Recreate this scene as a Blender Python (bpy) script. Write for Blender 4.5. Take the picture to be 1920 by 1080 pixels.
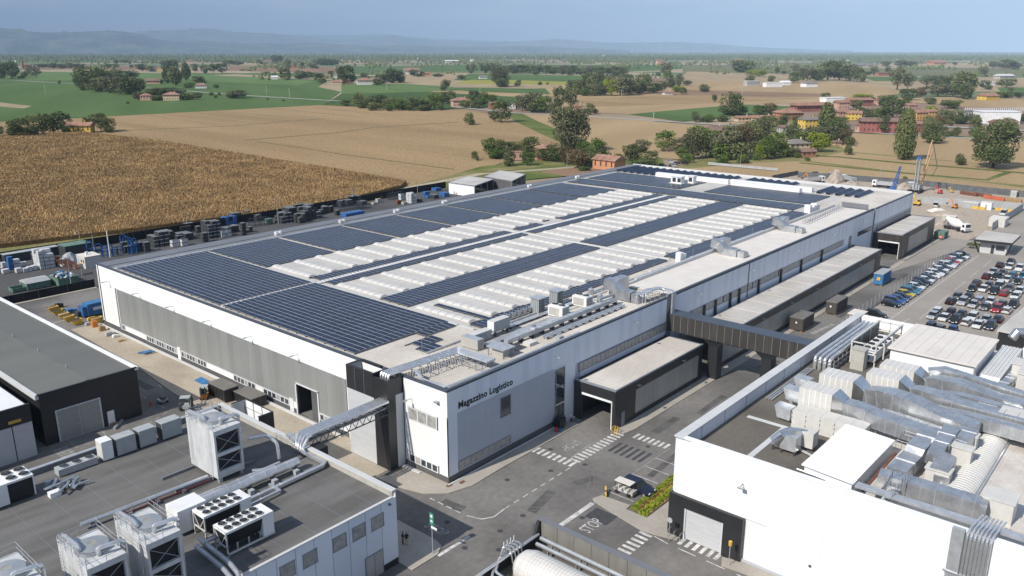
import bpy, math, random
import numpy as np
from mathutils import Vector, Matrix
R=math.radians
random.seed(7); rng=np.random.default_rng(7)
for o in list(bpy.data.objects): bpy.data.objects.remove(o)
scn=bpy.context.scene; COL=scn.collection
UNIT=1.2      # the plan is laid out in survey units of 1.2 m; everything is converted to metres at the very end
# ---------------------------------------------------------------- camera
F_PX,PITCH,YAW=1541.95,0.2803605,0.7090060
CAM=Vector((-59.7307706,-60.8355673,48.0))
fw=Vector((math.cos(YAW)*math.cos(PITCH),math.sin(YAW)*math.cos(PITCH),-math.sin(PITCH)))
rt=fw.cross(Vector((0,0,1))).normalized(); up=rt.cross(fw)
cd=bpy.data.cameras.new('camera'); cam=bpy.data.objects.new('camera',cd); COL.objects.link(cam)
cd.sensor_width=36; cd.lens=F_PX/1920*36; cd.clip_start=1; cd.clip_end=120000
cam.matrix_world=Matrix(((rt.x,up.x,-fw.x,CAM.x*UNIT),(rt.y,up.y,-fw.y,CAM.y*UNIT),(rt.z,up.z,-fw.z,CAM.z*UNIT),(0,0,0,1)))
scn.camera=cam
# ---------------------------------------------------------------- sky and sun
SUN_EL,SUN_AZ=R(41),R(171.5)
w=bpy.data.worlds.new('World'); scn.world=w; w.use_nodes=True
nt=w.node_tree; nt.nodes.clear()
def N(t,tp,**k):
    n=t.nodes.new(tp)
    for a,b in k.items(): setattr(n,a,b)
    return n
wo=N(nt,'ShaderNodeOutputWorld'); bg=N(nt,'ShaderNodeBackground'); bg.inputs[1].default_value=0.115
sky=N(nt,'ShaderNodeTexSky',sky_type='NISHITA',sun_disc=False,sun_elevation=SUN_EL,sun_rotation=R(90)-SUN_AZ,altitude=50,air_density=1.0,dust_density=0.4,ozone_density=2.5)
tc=N(nt,'ShaderNodeTexCoord'); mp=N(nt,'ShaderNodeMapping'); mp.inputs['Scale'].default_value=(2.2,2.2,16)
nz=N(nt,'ShaderNodeTexNoise'); nz.inputs['Scale'].default_value=2.6; nz.inputs['Detail'].default_value=9; nz.inputs['Roughness'].default_value=.62
cr=N(nt,'ShaderNodeValToRGB'); cr.color_ramp.elements[0].position=.46; cr.color_ramp.elements[1].position=.68
mx=N(nt,'ShaderNodeMixRGB'); mx.inputs[2].default_value=(7.2,7.6,8.4,1)
mul=N(nt,'ShaderNodeMath',operation='MULTIPLY'); mul.inputs[1].default_value=.75
nt.links.new(tc.outputs['Generated'],mp.inputs[0]); nt.links.new(mp.outputs[0],nz.inputs['Vector'])
nt.links.new(nz.outputs['Fac'],cr.inputs[0]); nt.links.new(cr.outputs[0],mul.inputs[0])
nt.links.new(mul.outputs[0],mx.inputs[0]); veil=N(nt,'ShaderNodeMixRGB'); veil.inputs[2].default_value=(3.1,4.15,6.2,1); sz=N(nt,'ShaderNodeSeparateXYZ'); nt.links.new(tc.outputs['Generated'],sz.inputs[0]); vr=N(nt,'ShaderNodeMapRange',interpolation_type='SMOOTHSTEP'); vr.inputs['From Min'].default_value=.05; vr.inputs['From Max'].default_value=.4; vr.inputs['To Min'].default_value=.8; vr.inputs['To Max'].default_value=.06; nt.links.new(sz.outputs[2],vr.inputs[0]); nt.links.new(vr.outputs[0],veil.inputs[0]); nt.links.new(sky.outputs[0],veil.inputs[1]); nt.links.new(veil.outputs[0],mx.inputs[1])
nt.links.new(mx.outputs[0],bg.inputs[0]); nt.links.new(bg.outputs[0],wo.inputs[0])
sl=bpy.data.lights.new('sun','SUN'); sl.energy=5.0; sl.angle=R(.53); sl.color=(1,.935,.845)
so=bpy.data.objects.new('sun',sl); COL.objects.link(so)
sdir=Vector((math.cos(SUN_AZ)*math.cos(SUN_EL),math.sin(SUN_AZ)*math.cos(SUN_EL),math.sin(SUN_EL)))
so.rotation_euler=sdir.to_track_quat('Z','Y').to_euler()
vs=scn.view_settings; vs.view_transform='Standard'; vs.look='None'; vs.exposure=0.2; vs.gamma=1; vs.use_curve_mapping=False
# ---------------------------------------------------------------- survey helpers (photo measurement -> place on the ground plan)
def G(x,y,z=0.0):
    d=fw*F_PX+rt*(x-960)+up*(540-y); t=(z-CAM.z)/d.z
    return CAM.x+d.x*t, CAM.y+d.y*t
def PX(x,y,z):
    d=Vector((x,y,z))-CAM; q=d.dot(fw); return 960+F_PX*d.dot(rt)/q, 540-F_PX*d.dot(up)/q
def HT(bx,by,ty,z0=0.0):
    X,Y=G(bx,by,z0); lo,hi=z0,400.
    for _ in range(40):
        m=(lo+hi)/2
        if PX(X,Y,m)[1]>ty: lo=m
        else: hi=m
    return lo-z0
def WD(bx,by,w,z0=0.0):      # size on the ground of w photo pixels across at a place
    X,Y=G(bx,by,z0); q=(Vector((X,Y,z0))-CAM).dot(fw); return w*q/F_PX
def GX(x,y,X0): # point on plane X=X0
    d=fw*F_PX+rt*(x-960)+up*(540-y); t=(X0-CAM.x)/d.x; p=CAM+d*t; return p.y,p.z
def GY(x,y,Y0):
    d=fw*F_PX+rt*(x-960)+up*(540-y); t=(Y0-CAM.y)/d.y; p=CAM+d*t; return p.x,p.z
# ---------------------------------------------------------------- materials
MATS={}
def mat(name,col,rough=.6,metal=0.,var=.12,ns=.35,fine=.06,fs=6.,bump=0.,bs=8.,spec=.4,world=True,col2=None,stretch=None,trans=0.):
    m=bpy.data.materials.new(name); m.use_nodes=True; t=m.node_tree; b=t.nodes['Principled BSDF']
    L=t.links.new
    co=N(t,'ShaderNodeNewGeometry').outputs['Position'] if world else N(t,'ShaderNodeTexCoord').outputs['Object']
    if stretch:
        mpn=N(t,'ShaderNodeMapping'); mpn.inputs['Scale'].default_value=stretch; L(co,mpn.inputs[0]); co=mpn.outputs[0]
    n1=N(t,'ShaderNodeTexNoise'); n1.inputs['Scale'].default_value=ns; n1.inputs['Detail'].default_value=6; L(co,n1.inputs['Vector'])
    n2=N(t,'ShaderNodeTexNoise'); n2.inputs['Scale'].default_value=fs; n2.inputs['Detail'].default_value=3; L(co,n2.inputs['Vector'])
    def mr(src,a):
        r=N(t,'ShaderNodeMapRange'); r.inputs['From Min'].default_value=.3; r.inputs['From Max'].default_value=.7
        r.inputs['To Min'].default_value=1-a; r.inputs['To Max'].default_value=1+a; L(src,r.inputs[0]); return r.outputs[0]
    mm=N(t,'ShaderNodeMath',operation='MULTIPLY'); L(mr(n1.outputs['Fac'],var),mm.inputs[0]); L(mr(n2.outputs['Fac'],fine),mm.inputs[1])
    base=N(t,'ShaderNodeMixRGB'); base.inputs[1].default_value=(*col,1); base.inputs[2].default_value=(*(col2 or col),1)
    rr=N(t,'ShaderNodeMapRange'); rr.inputs['From Min'].default_value=.4; rr.inputs['From Max'].default_value=.6; L(n1.outputs['Fac'],rr.inputs[0]); L(rr.outputs[0],base.inputs[0])
    vm=N(t,'ShaderNodeVectorMath',operation='SCALE'); L(base.outputs[0],vm.inputs[0]); L(mm.outputs[0],vm.inputs['Scale'])
    L(vm.outputs[0],b.inputs['Base Color'])
    b.inputs['Roughness'].default_value=rough; b.inputs['Metallic'].default_value=metal; b.inputs['Specular IOR Level'].default_value=spec
    if bump:
        n3=N(t,'ShaderNodeTexNoise'); n3.inputs['Scale'].default_value=bs; n3.inputs['Detail'].default_value=4; L(co,n3.inputs['Vector'])
        bp=N(t,'ShaderNodeBump'); bp.inputs['Strength'].default_value=bump; bp.inputs['Distance'].default_value=.1
        L(n3.outputs['Fac'],bp.inputs['Height']); L(bp.outputs[0],b.inputs['Normal'])
    MATS[name]=m; return m
mat('asphalt',(.130,.124,.116),.9,var=.26,ns=.06,fine=.12,fs=1.2,bump=.25,bs=25,col2=(.165,.157,.146))
mat('dark_asphalt',(.075,.075,.076),.9,var=.18,ns=.08,fine=.12,fs=1.5,bump=.25,bs=25)
mat('lot_asphalt',(.29,.265,.235),.9,var=.12,ns=.08,fine=.08,fs=2,bump=.2,bs=25)
mat('patched_asphalt',(.095,.092,.088),.92,var=.3,ns=.5,fine=.15)
mat('concrete',(.36,.33,.285),.85,var=.1,ns=.2,fine=.08,fs=3,bump=.1,bs=20)
mat('sand_paving',(.38,.33,.26),.9,var=.14,ns=.12,fine=.1,fs=2,bump=.1,bs=20)
mat('paint',(.54,.53,.505),.7,var=.38,ns=1.3,fine=.2,fs=9)
mat('faded_paint',(.46,.455,.44),.75,var=.35,ns=1.3,fine=.3,fs=7)
mat('worn_paint',(.30,.30,.29),.8,var=.35,ns=1.3,fine=.25,fs=9)
mat('dark_patch',(.055,.057,.062),.9,var=.2,ns=1)
mat('dirt',(.42,.35,.27),.95,var=.2,ns=.06,fine=.15,fs=.8,bump=.4,bs=2,col2=(.34,.29,.235))
mat('white_cladding',(.78,.79,.785),.5,var=.05,ns=.5,fine=.015,spec=.25,stretch=(1,1,.12))
mat('blue_white_cladding',(.72,.76,.82),.42,var=.03,ns=.3,fine=.02,spec=.35)
mat('blue_white_cladding_dull',(.66,.70,.77),.45,var=.03,ns=.3,fine=.02,spec=.35)
mat('grey_cladding',(.43,.46,.51),.5,var=.04,ns=.3,fine=.02)
mat('light_grey_cladding',(.5,.515,.53),.5,var=.05,ns=.5,fine=.03,stretch=(1,1,4))
mat('black_cladding',(.022,.023,.025),.42,var=.15,ns=.4,fine=.05,spec=.5)
mat('brown_black_cladding',(.05,.045,.04),.4,var=.25,ns=.5,fine=.08,stretch=(2,2,.2))
mat('plinth_grey',(.1,.1,.105),.7,var=.1)
mat('inner_clad',(.19,.185,.165),.6,var=.12,ns=.5,stretch=(2,2,.2))
mat('polycarbonate',(.235,.245,.235),.33,var=.08,ns=.12,fine=.05,fs=1.8,stretch=(3,3,.12),spec=.6,col2=(.255,.265,.255))
mat('canopy_polycarbonate',(.30,.30,.285),.3,var=.14,ns=.2,fine=.06,stretch=(2,2,.2),spec=.6)
mat('glass',(.035,.045,.055),.08,var=.3,ns=.8,spec=.9)
mat('blind',(.34,.33,.31),.4,var=.3,ns=1.2,spec=.6)
mat('frame_grey',(.22,.24,.27),.5)
mat('frame_white',(.62,.64,.66),.5)
mat('roof_metal',(.48,.47,.45),.75,var=.09,ns=.12,fine=.05,fs=1.5,metal=.0,spec=.15)
mat('roof_sheet',(.47,.445,.41),.55,var=.08,ns=.1,fine=.06,fs=1.2,col2=(.50,.48,.45),spec=.15)
mat('roof_dark_joint',(.05,.05,.05),.7)
mat('parapet_grey',(.16,.17,.19),.55,var=.08,ns=.2)
mat('parapet_cap',(.06,.075,.10),.45,var=.08)
mat('light_cap',(.55,.56,.56),.5,var=.06)
mat('galvanised',(.55,.57,.59),.4,metal=.55,var=.14,ns=1.2,fine=.06)
mat('aluminium',(.62,.62,.62),.24,metal=.92,var=.12,ns=.9,fine=.08,fs=5,bump=.05,bs=1.6)
mat('duct_sheet',(.50,.515,.53),.36,metal=.75,var=.18,ns=.8,fine=.1,fs=4,bump=.07,bs=1.1)
mat('pipe_silver',(.68,.69,.70),.3,metal=.75,var=.1,ns=1)
mat('skylight_dome',(.57,.56,.53),.4,var=.05,ns=.8,fine=.03,spec=.5)
mat('pv_frame',(.50,.52,.55),.5)
mat('pv_back',(.16,.17,.18),.6)
mat('bitumen',(.115,.112,.106),.92,var=.12,ns=.25,fine=.08,fs=5,bump=.2,bs=18,stretch=(.35,1.6,1),col2=(.14,.138,.132))
mat('brown_bitumen',(.13,.118,.10),.9,var=.2,ns=.15,fine=.1,fs=3,bump=.2,bs=14)
mat('hall_roof',(.135,.14,.13),.75,var=.07,ns=.12,fine=.05,fs=3,stretch=(.4,1.8,1))
mat('membrane',(.52,.47,.42),.8,var=.1,ns=.25,fine=.08,fs=1.5,col2=(.56,.53,.49))
mat('white_roof',(.76,.77,.77),.5,var=.04,ns=.3)
mat('cream_roof',(.66,.62,.57),.6,var=.06,ns=.3)
mat('tower_white',(.52,.535,.54),.5,var=.14,ns=.9,fine=.06,stretch=(1,1,.4))
mat('tower_dark',(.012,.013,.016),.55,var=.4,ns=.8)
mat('unit_white',(.56,.55,.52),.5,var=.06,ns=1)
mat('unit_grey',(.36,.385,.39),.5,var=.08,ns=1)
mat('unit_beige',(.42,.41,.37),.6,var=.08,ns=1)
mat('fan_black',(.015,.015,.016),.5)
mat('steel',(.42,.44,.46),.45,metal=.5)
mat('dark_steel',(.07,.08,.09),.5,metal=.3)
mat('red_paint',(.16,.03,.025),.5); mat('rust',(.17,.07,.045),.85,var=.3,ns=1.5)
mat('yellow_paint',(.62,.40,.06),.6,var=.25,ns=1); mat('blue_paint',(.045,.17,.36),.5,var=.25,ns=.8)
mat('bright_blue',(.035,.12,.32),.5,var=.3,ns=.8); mat('green_paint',(.12,.2,.155),.6,var=.3,ns=.8)
mat('orange_paint',(.55,.2,.04),.5,var=.15); mat('black_rubber',(.02,.02,.02),.8)
mat('crate_dark',(.045,.05,.052),.55,var=.3,ns=1.2); mat('crate_top',(.17,.18,.18),.55,var=.25,ns=1.2)
mat('bag_white',(.52,.53,.54),.6,var=.15,ns=1.4); mat('brown_box',(.065,.058,.05),.6,var=.2)
mat('lid_grey',(.17,.16,.145),.6,var=.1); mat('fence_black',(.012,.012,.014),.85,var=.4,ns=.4)
mat('fence_mid',(.11,.115,.12),.85,var=.2,ns=.5); mat('hoarding',(.36,.375,.38),.6,var=.12,ns=.4)
mat('wood',(.36,.24,.12),.8,var=.2,ns=2); mat('rubble',(.36,.31,.26),.95,var=.25,ns=.6,bump=.5,bs=3)
mat('skin',(.5,.3,.22),.6); mat('cloth_black',(.015,.015,.018),.8); mat('cloth_yellow',(.5,.42,.03),.7); mat('cloth_white',(.6,.6,.6),.8); mat('cloth_blue',(.04,.06,.14),.8)
mat('sign_green',(.03,.22,.16),.5); mat('sign_white',(.75,.76,.76),.5); mat('sign_red',(.5,.04,.03),.5)
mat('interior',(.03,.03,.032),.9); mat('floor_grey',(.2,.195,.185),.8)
mat('lettering',(.008,.009,.012),.5)
mat('tile_roof',(.27,.145,.10),.85,var=.2,ns=.5,fine=.12,fs=2.5,bump=.3,bs=4,col2=(.32,.185,.135),world=False)
mat('tile_roof_brown',(.20,.13,.10),.85,var=.2,ns=.5,fine=.12,fs=2.5,world=False)
mat('tile_roof_grey',(.20,.18,.165),.85,var=.2,ns=.5,fine=.12,fs=2.5,world=False)
for n_,c_ in dict(plaster_cream=(.58,.47,.31),plaster_yellow=(.60,.42,.10),plaster_ochre=(.55,.33,.13),plaster_red=(.33,.12,.105),plaster_white=(.66,.65,.62),plaster_pink=(.52,.33,.25),plaster_orange=(.50,.24,.13),brick_wall=(.36,.17,.10),plaster_grey=(.42,.41,.39)).items(): mat(n_,c_,.85,var=.07,ns=.4,world=False)
mat('shutter',(.06,.055,.045),.6); mat('bark',(.11,.085,.06),.95,var=.2,ns=2)
def car_mat(n,c,m=.3): mat(n,c,.22,metal=m,var=.0,fine=.0,spec=.6)
for n_,c_ in dict(car_black=(.012,.013,.015),car_white=(.72,.73,.73),car_silver=(.42,.44,.47),car_grey=(.13,.135,.145),car_blue=(.02,.07,.25),car_teal=(.03,.16,.26),car_red=(.35,.015,.03),car_wine=(.09,.015,.025),car_navy=(.015,.022,.05),car_yellow=(.6,.45,.02)).items(): car_mat(n_,c_)
mat('car_glass',(.012,.015,.018),.06,var=0,fine=0,spec=.9)
mat('lamp_red',(.35,.01,.01),.3); mat('lamp_white',(.75,.75,.75),.2)
# solar glass: dark blue cells, lightly different module by module
def pv():
    m=mat('pv_glass',(.020,.032,.062),.3,var=.0,fine=0,spec=.13); t=m.node_tree; b=t.nodes['Principled BSDF']; L=t.links.new
    g=N(t,'ShaderNodeNewGeometry'); s=N(t,'ShaderNodeVectorMath',operation='DIVIDE'); s.inputs[1].default_value=(.986*UNIT,2.06*UNIT,50)
    f=N(t,'ShaderNodeVectorMath',operation='FLOOR'); wn=N(t,'ShaderNodeTexWhiteNoise'); L(g.outputs['Position'],s.inputs[0]); L(s.outputs[0],f.inputs[0]); L(f.outputs[0],wn.inputs[0])
    nz=N(t,'ShaderNodeTexNoise'); nz.inputs['Scale'].default_value=.09; nz.inputs['Detail'].default_value=5; L(g.outputs['Position'],nz.inputs['Vector'])
    a=N(t,'ShaderNodeMath',operation='MULTIPLY_ADD'); L(wn.outputs['Value'],a.inputs[0]); a.inputs[1].default_value=.35; L(nz.outputs['Fac'],a.inputs[2])
    r=N(t,'ShaderNodeValToRGB'); r.color_ramp.elements[0].position=.3; r.color_ramp.elements[0].color=(.008,.015,.032,1); r.color_ramp.elements[1].position=1.; r.color_ramp.elements[1].color=(.020,.032,.070,1)
    L(a.outputs[0],r.inputs[0]); L(r.outputs[0],b.inputs['Base Color'])
    rr=N(t,'ShaderNodeMapRange'); rr.inputs['To Min'].default_value=.22; rr.inputs['To Max'].default_value=.42; L(nz.outputs['Fac'],rr.inputs[0]); L(rr.outputs[0],b.inputs['Roughness'])
pv()
def leaf(name,c1,c2):
    m=bpy.data.materials.new(name); m.use_nodes=True; t=m.node_tree; b=t.nodes['Principled BSDF']; L=t.links.new
    g=N(t,'ShaderNodeTexCoord'); nz=N(t,'ShaderNodeTexNoise'); nz.inputs['Scale'].default_value=.9; nz.inputs['Detail'].default_value=4; L(g.outputs['Object'],nz.inputs['Vector'])
    oi=N(t,'ShaderNodeObjectInfo'); ad=N(t,'ShaderNodeMath',operation='MULTIPLY_ADD'); L(oi.outputs['Random'],ad.inputs[0]); ad.inputs[1].default_value=.3; L(nz.outputs['Fac'],ad.inputs[2])
    r=N(t,'ShaderNodeValToRGB'); r.color_ramp.elements[0].position=.42; r.color_ramp.elements[0].color=(*c1,1); r.color_ramp.elements[1].position=.85; r.color_ramp.elements[1].color=(*c2,1)
    L(ad.outputs[0],r.inputs[0]); L(r.outputs[0],b.inputs['Base Color']); b.inputs['Roughness'].default_value=.7; b.inputs['Specular IOR Level'].default_value=.15
    MATS[name]=m
leaf('leaf_dark',(.052,.074,.026),(.13,.155,.055)); leaf('leaf_mid',(.072,.098,.032),(.165,.185,.075))
leaf('leaf_green',(.06,.10,.022),(.13,.18,.04)); leaf('leaf_olive',(.082,.092,.048),(.155,.16,.085)); leaf('leaf_bright',(.14,.19,.02),(.30,.34,.04))
leaf('leaf_brown',(.08,.06,.03),(.15,.11,.05)); leaf('leaf_red',(.16,.07,.04),(.28,.16,.06))
# ---------------------------------------------------------------- objects
ORG={}
def tag(o,label=None,cat=None,group=None,kind=None):
    if label: o['label']=label
    if cat: o['category']=cat
    if group: o['group']=group
    if kind: o['kind']=kind
    return o
def thing(name,label,cat,loc,group=None):
    o=bpy.data.objects.new(name,None); COL.objects.link(o); o.location=loc; o.empty_display_size=.5
    ORG[o.name]=Vector(loc); return tag(o,label,cat,group)
class MB:
    def __init__(s): s.v=[]; s.f=[]; s.m=[]; s.mats=[]
    def mi(s,m):
        if m not in s.mats: s.mats.append(m)
        return s.mats.index(m)
    def add(s,vs,fs,m):
        k=len(s.v); s.v+=[tuple(v) for v in vs]; i=s.mi(m)
        for f in fs: s.f.append(tuple(k+a for a in f)); s.m.append(i)
        return s
    def box(s,x0,y0,z0,x1,y1,z1,m,top=None):
        vs=[(x0,y0,z0),(x1,y0,z0),(x1,y1,z0),(x0,y1,z0),(x0,y0,z1),(x1,y0,z1),(x1,y1,z1),(x0,y1,z1)]
        s.add(vs,[(0,3,2,1),(0,1,5,4),(1,2,6,5),(2,3,7,6),(3,0,4,7)],m); s.add(vs,[(4,5,6,7)],top or m); return s
    def obox(s,c,sz,rz,m,top=None,z0=True):
        cx,cy,cz=c; a,b,h=sz[0]/2,sz[1]/2,sz[2]; ca,sa=math.cos(rz),math.sin(rz)
        q=[(cx+x*ca-y*sa,cy+x*sa+y*ca) for x,y in((-a,-b),(a,-b),(a,b),(-a,b))]
        vs=[(x,y,cz) for x,y in q]+[(x,y,cz+h) for x,y in q]
        s.add(vs,[(0,3,2,1),(0,1,5,4),(1,2,6,5),(2,3,7,6),(3,0,4,7)],m); s.add(vs,[(4,5,6,7)],top or m); return s
    def prism(s,poly,z0,z1,m,top=None):
        n=len(poly); A=sum(poly[i][0]*poly[(i+1)%n][1]-poly[(i+1)%n][0]*poly[i][1] for i in range(n))
        if A<0: poly=poly[::-1]
        vs=[(x,y,z0) for x,y in poly]+[(x,y,z1) for x,y in poly]
        s.add(vs,[(i,(i+1)%n,n+(i+1)%n,n+i) for i in range(n)]+[tuple(range(n-1,-1,-1))],m); s.add(vs,[tuple(range(n,2*n))],top or m); return s
    def sheet(s,poly,z,m):
        n=len(poly); A=sum(poly[i][0]*poly[(i+1)%n][1]-poly[(i+1)%n][0]*poly[i][1] for i in range(n))
        if A<0: poly=poly[::-1]
        s.add([(x,y,z) for x,y in poly],[tuple(range(n))],m); return s
    def bar(s,a,b,w,h,m):
        a=Vector(a); b=Vector(b); d=(b-a)
        if d.length<1e-6: return s
        d.normalize(); u=d.cross(Vector((0,0,1)))
        if u.length<.01: u=Vector((1,0,0))
        u.normalize(); v=u.cross(d); u*=w/2; v*=h/2
        vs=[a-u-v,a+u-v,a+u+v,a-u+v,b-u-v,b+u-v,b+u+v,b-u+v]
        s.add(vs,[(0,1,2,3),(7,6,5,4),(0,4,5,1),(1,5,6,2),(2,6,7,3),(3,7,4,0)],m); return s
    def tube(s,pts,r,m,n=8,cap=True):
        pts=[Vector(p) for p in pts]; rings=[]
        for i,p in enumerate(pts):
            d=(pts[min(i+1,len(pts)-1)]-pts[max(i-1,0)]).normalized()
            u=d.cross(Vector((0,0,1)))
            if u.length<.05: u=d.cross(Vector((0,1,0)))
            u.normalize(); v=d.cross(u); rr=r[i] if isinstance(r,(list,tuple)) else r
            rings.append([p+u*math.cos(2*math.pi*k/n)*rr+v*math.sin(2*math.pi*k/n)*rr for k in range(n)])
        vs=[q for g in rings for q in g]; fs=[]
        for i in range(len(pts)-1):
            for k in range(n): fs.append((i*n+k,i*n+(k+1)%n,(i+1)*n+(k+1)%n,(i+1)*n+k))
        if cap: fs+= [tuple(range(n-1,-1,-1)),tuple(range((len(pts)-1)*n,len(pts)*n))]
        s.add(vs,fs,m); return s
    def cyl(s,x,y,z0,z1,r,m,n=16,top=None,r1=None):
        r1=r if r1 is None else r1
        vs=[(x+math.cos(2*math.pi*k/n)*r,y+math.sin(2*math.pi*k/n)*r,z0) for k in range(n)]+[(x+math.cos(2*math.pi*k/n)*r1,y+math.sin(2*math.pi*k/n)*r1,z1) for k in range(n)]
        s.add(vs,[(k,(k+1)%n,n+(k+1)%n,n+k) for k in range(n)]+[tuple(range(n-1,-1,-1))],m); s.add(vs,[tuple(range(n,2*n))],top or m); return s
    def build(s,name,parent=None,label=None,cat=None,group=None,kind=None,loc=None,smooth=False):
        if not s.v: return None
        me=bpy.data.meshes.new(name)
        if parent is not None: o0=ORG[root(parent).name]
        else: o0=Vector(loc) if loc is not None else Vector((sum(v[0] for v in s.v)/len(s.v),sum(v[1] for v in s.v)/len(s.v),min(v[2] for v in s.v)))
        me.from_pydata([(v[0]-o0[0],v[1]-o0[1],v[2]-o0[2]) for v in s.v],[],s.f)
        for m in s.mats: me.materials.append(MATS[m])
        me.polygons.foreach_set('material_index',s.m)
        if smooth: me.polygons.foreach_set('use_smooth',[True]*len(s.f))
        me.update()
        o=bpy.data.objects.new(name,me); COL.objects.link(o)
        if parent is not None: o.parent=parent
        else: o.location=o0; ORG[o.name]=o0.copy()
        return tag(o,label,cat,group,kind)
def root(o):
    while o.parent: o=o.parent
    return o
def kids(o): return list(o.children)
def dup(src,loc,rz=0,label=None,group=None,mats=None):
    r=src.copy(); COL.objects.link(r); r.location=loc; r.rotation_euler=(0,0,rz); ORG[r.name]=Vector(loc)
    if label: r['label']=label
    if group: r['group']=group
    def rec(a,b):
        for ch in kids(a):
            c=ch.copy(); COL.objects.link(c); c.parent=b; rec(ch,c)
    rec(src,r); return r
def dupchild(src,parent,off):
    c=src.copy(); COL.objects.link(c); c.parent=parent; c.location=off
    for ch in kids(src):
        d=ch.copy(); COL.objects.link(d); d.parent=c
    return c
def one(fn,name,label,cat,group=None):   # single-mesh thing
    b=MB(); fn(b); return b.build(name,None,label,cat,group)
ORD=['first','second','third','fourth','fifth','sixth','seventh','eighth','ninth','tenth','eleventh','twelfth','thirteenth','fourteenth','fifteenth','sixteenth','seventeenth','eighteenth','nineteenth','twentieth','twenty-first','twenty-second','twenty-third','twenty-fourth','twenty-fifth','twenty-sixth','twenty-seventh','twenty-eighth','twenty-ninth','thirtieth']
def struct(b,name,kind='structure',loc=None): return b.build(name,None,None,None,None,kind,loc)
# ================================================================= land
def field_mat(name,c1,c2,ns=.02,fs=1.2,ang=0,stretch=(1,.12),amp=.12,fine=.22,stripes=None,bump=0):
    m=bpy.data.materials.new(name); m.use_nodes=True; t=m.node_tree; b=t.nodes['Principled BSDF']; L=t.links.new
    g=N(t,'ShaderNodeNewGeometry'); mpn=N(t,'ShaderNodeMapping'); mpn.inputs['Rotation'].default_value=(0,0,ang); L(g.outputs['Position'],mpn.inputs[0])
    m2=N(t,'ShaderNodeMapping'); m2.inputs['Scale'].default_value=(stretch[0],stretch[1],1); L(mpn.outputs[0],m2.inputs[0])
    n1=N(t,'ShaderNodeTexNoise'); n1.inputs['Scale'].default_value=ns; n1.inputs['Detail'].default_value=7; L(m2.outputs[0],n1.inputs['Vector'])
    n2=N(t,'ShaderNodeTexNoise'); n2.inputs['Scale'].default_value=fs; n2.inputs['Detail'].default_value=5; L(g.outputs['Position'],n2.inputs['Vector'])
    r=N(t,'ShaderNodeValToRGB'); r.color_ramp.elements[0].position=.38; r.color_ramp.elements[0].color=(*c1,1); r.color_ramp.elements[1].position=.62; r.color_ramp.elements[1].color=(*c2,1); L(n1.outputs['Fac'],r.inputs[0])
    mr=N(t,'ShaderNodeMapRange'); mr.inputs['From Min'].default_value=.3; mr.inputs['From Max'].default_value=.7; mr.inputs['To Min'].default_value=1-fine; mr.inputs['To Max'].default_value=1+fine; L(n2.outputs['Fac'],mr.inputs[0])
    vm=N(t,'ShaderNodeVectorMath',operation='SCALE'); L(r.outputs[0],vm.inputs[0]); L(mr.outputs[0],vm.inputs['Scale']); L(vm.outputs[0],b.inputs['Base Color'])
    b.inputs['Roughness'].default_value=.95; b.inputs['Specular IOR Level'].default_value=.1
    if bump:
        bp=N(t,'ShaderNodeBump'); bp.inputs['Strength'].default_value=bump; bp.inputs['Distance'].default_value=1.; L(n2.outputs['Fac'],bp.inputs['Height']); L(bp.outputs[0],b.inputs['Normal'])
    MATS[name]=m
field_mat('f_green',(.07,.12,.035),(.09,.145,.045),ang=.5)
field_mat('f_green2',(.10,.16,.05),(.12,.18,.06),ang=.5)
field_mat('f_dkgreen',(.045,.085,.025),(.07,.11,.03),ns=.03,ang=1.2,fine=.4,fs=.3)
field_mat('f_olive',(.13,.14,.065),(.17,.16,.08),ang=.2)
field_mat('f_yellow',(.24,.24,.05),(.30,.28,.06))
field_mat('f_tan',(.27,.19,.10),(.34,.24,.13),ns=.022,fs=.9,ang=.05,fine=.28,bump=.5)
field_mat('f_tan2',(.32,.23,.125),(.38,.275,.155),ns=.02,fs=.7,ang=1.3,fine=.14)
field_mat('f_tan3',(.30,.235,.15),(.36,.28,.17),ns=.02,fs=.5,ang=.9,fine=.12)
field_mat('f_brown',(.20,.13,.08),(.26,.17,.11),ns=.02,ang=.4)
field_mat('f_corn',(.16,.10,.045),(.23,.15,.07),ns=.035,fs=1.6,ang=.2,stretch=(1,.5),fine=.5,bump=.8)
field_mat('verge',(.15,.155,.05),(.24,.21,.10),ns=.08,fs=1.5,fine=.3)
field_mat('grass_green',(.085,.12,.03),(.14,.16,.05),ns=.05,fs=1.,fine=.3)
field_mat('ditch',(.17,.155,.07),(.23,.19,.10),ns=.1,fs=1.,fine=.35)
field_mat('track',(.36,.31,.22),(.42,.36,.27),ns=.1,fs=1.)
field_mat('lane',(.33,.33,.32),(.40,.39,.37),ns=.05,fs=.5,fine=.05)
field_mat('hill',(.045,.07,.06),(.13,.145,.11),ns=.0016,fs=.006,stretch=(1,1),fine=.35)
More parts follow.
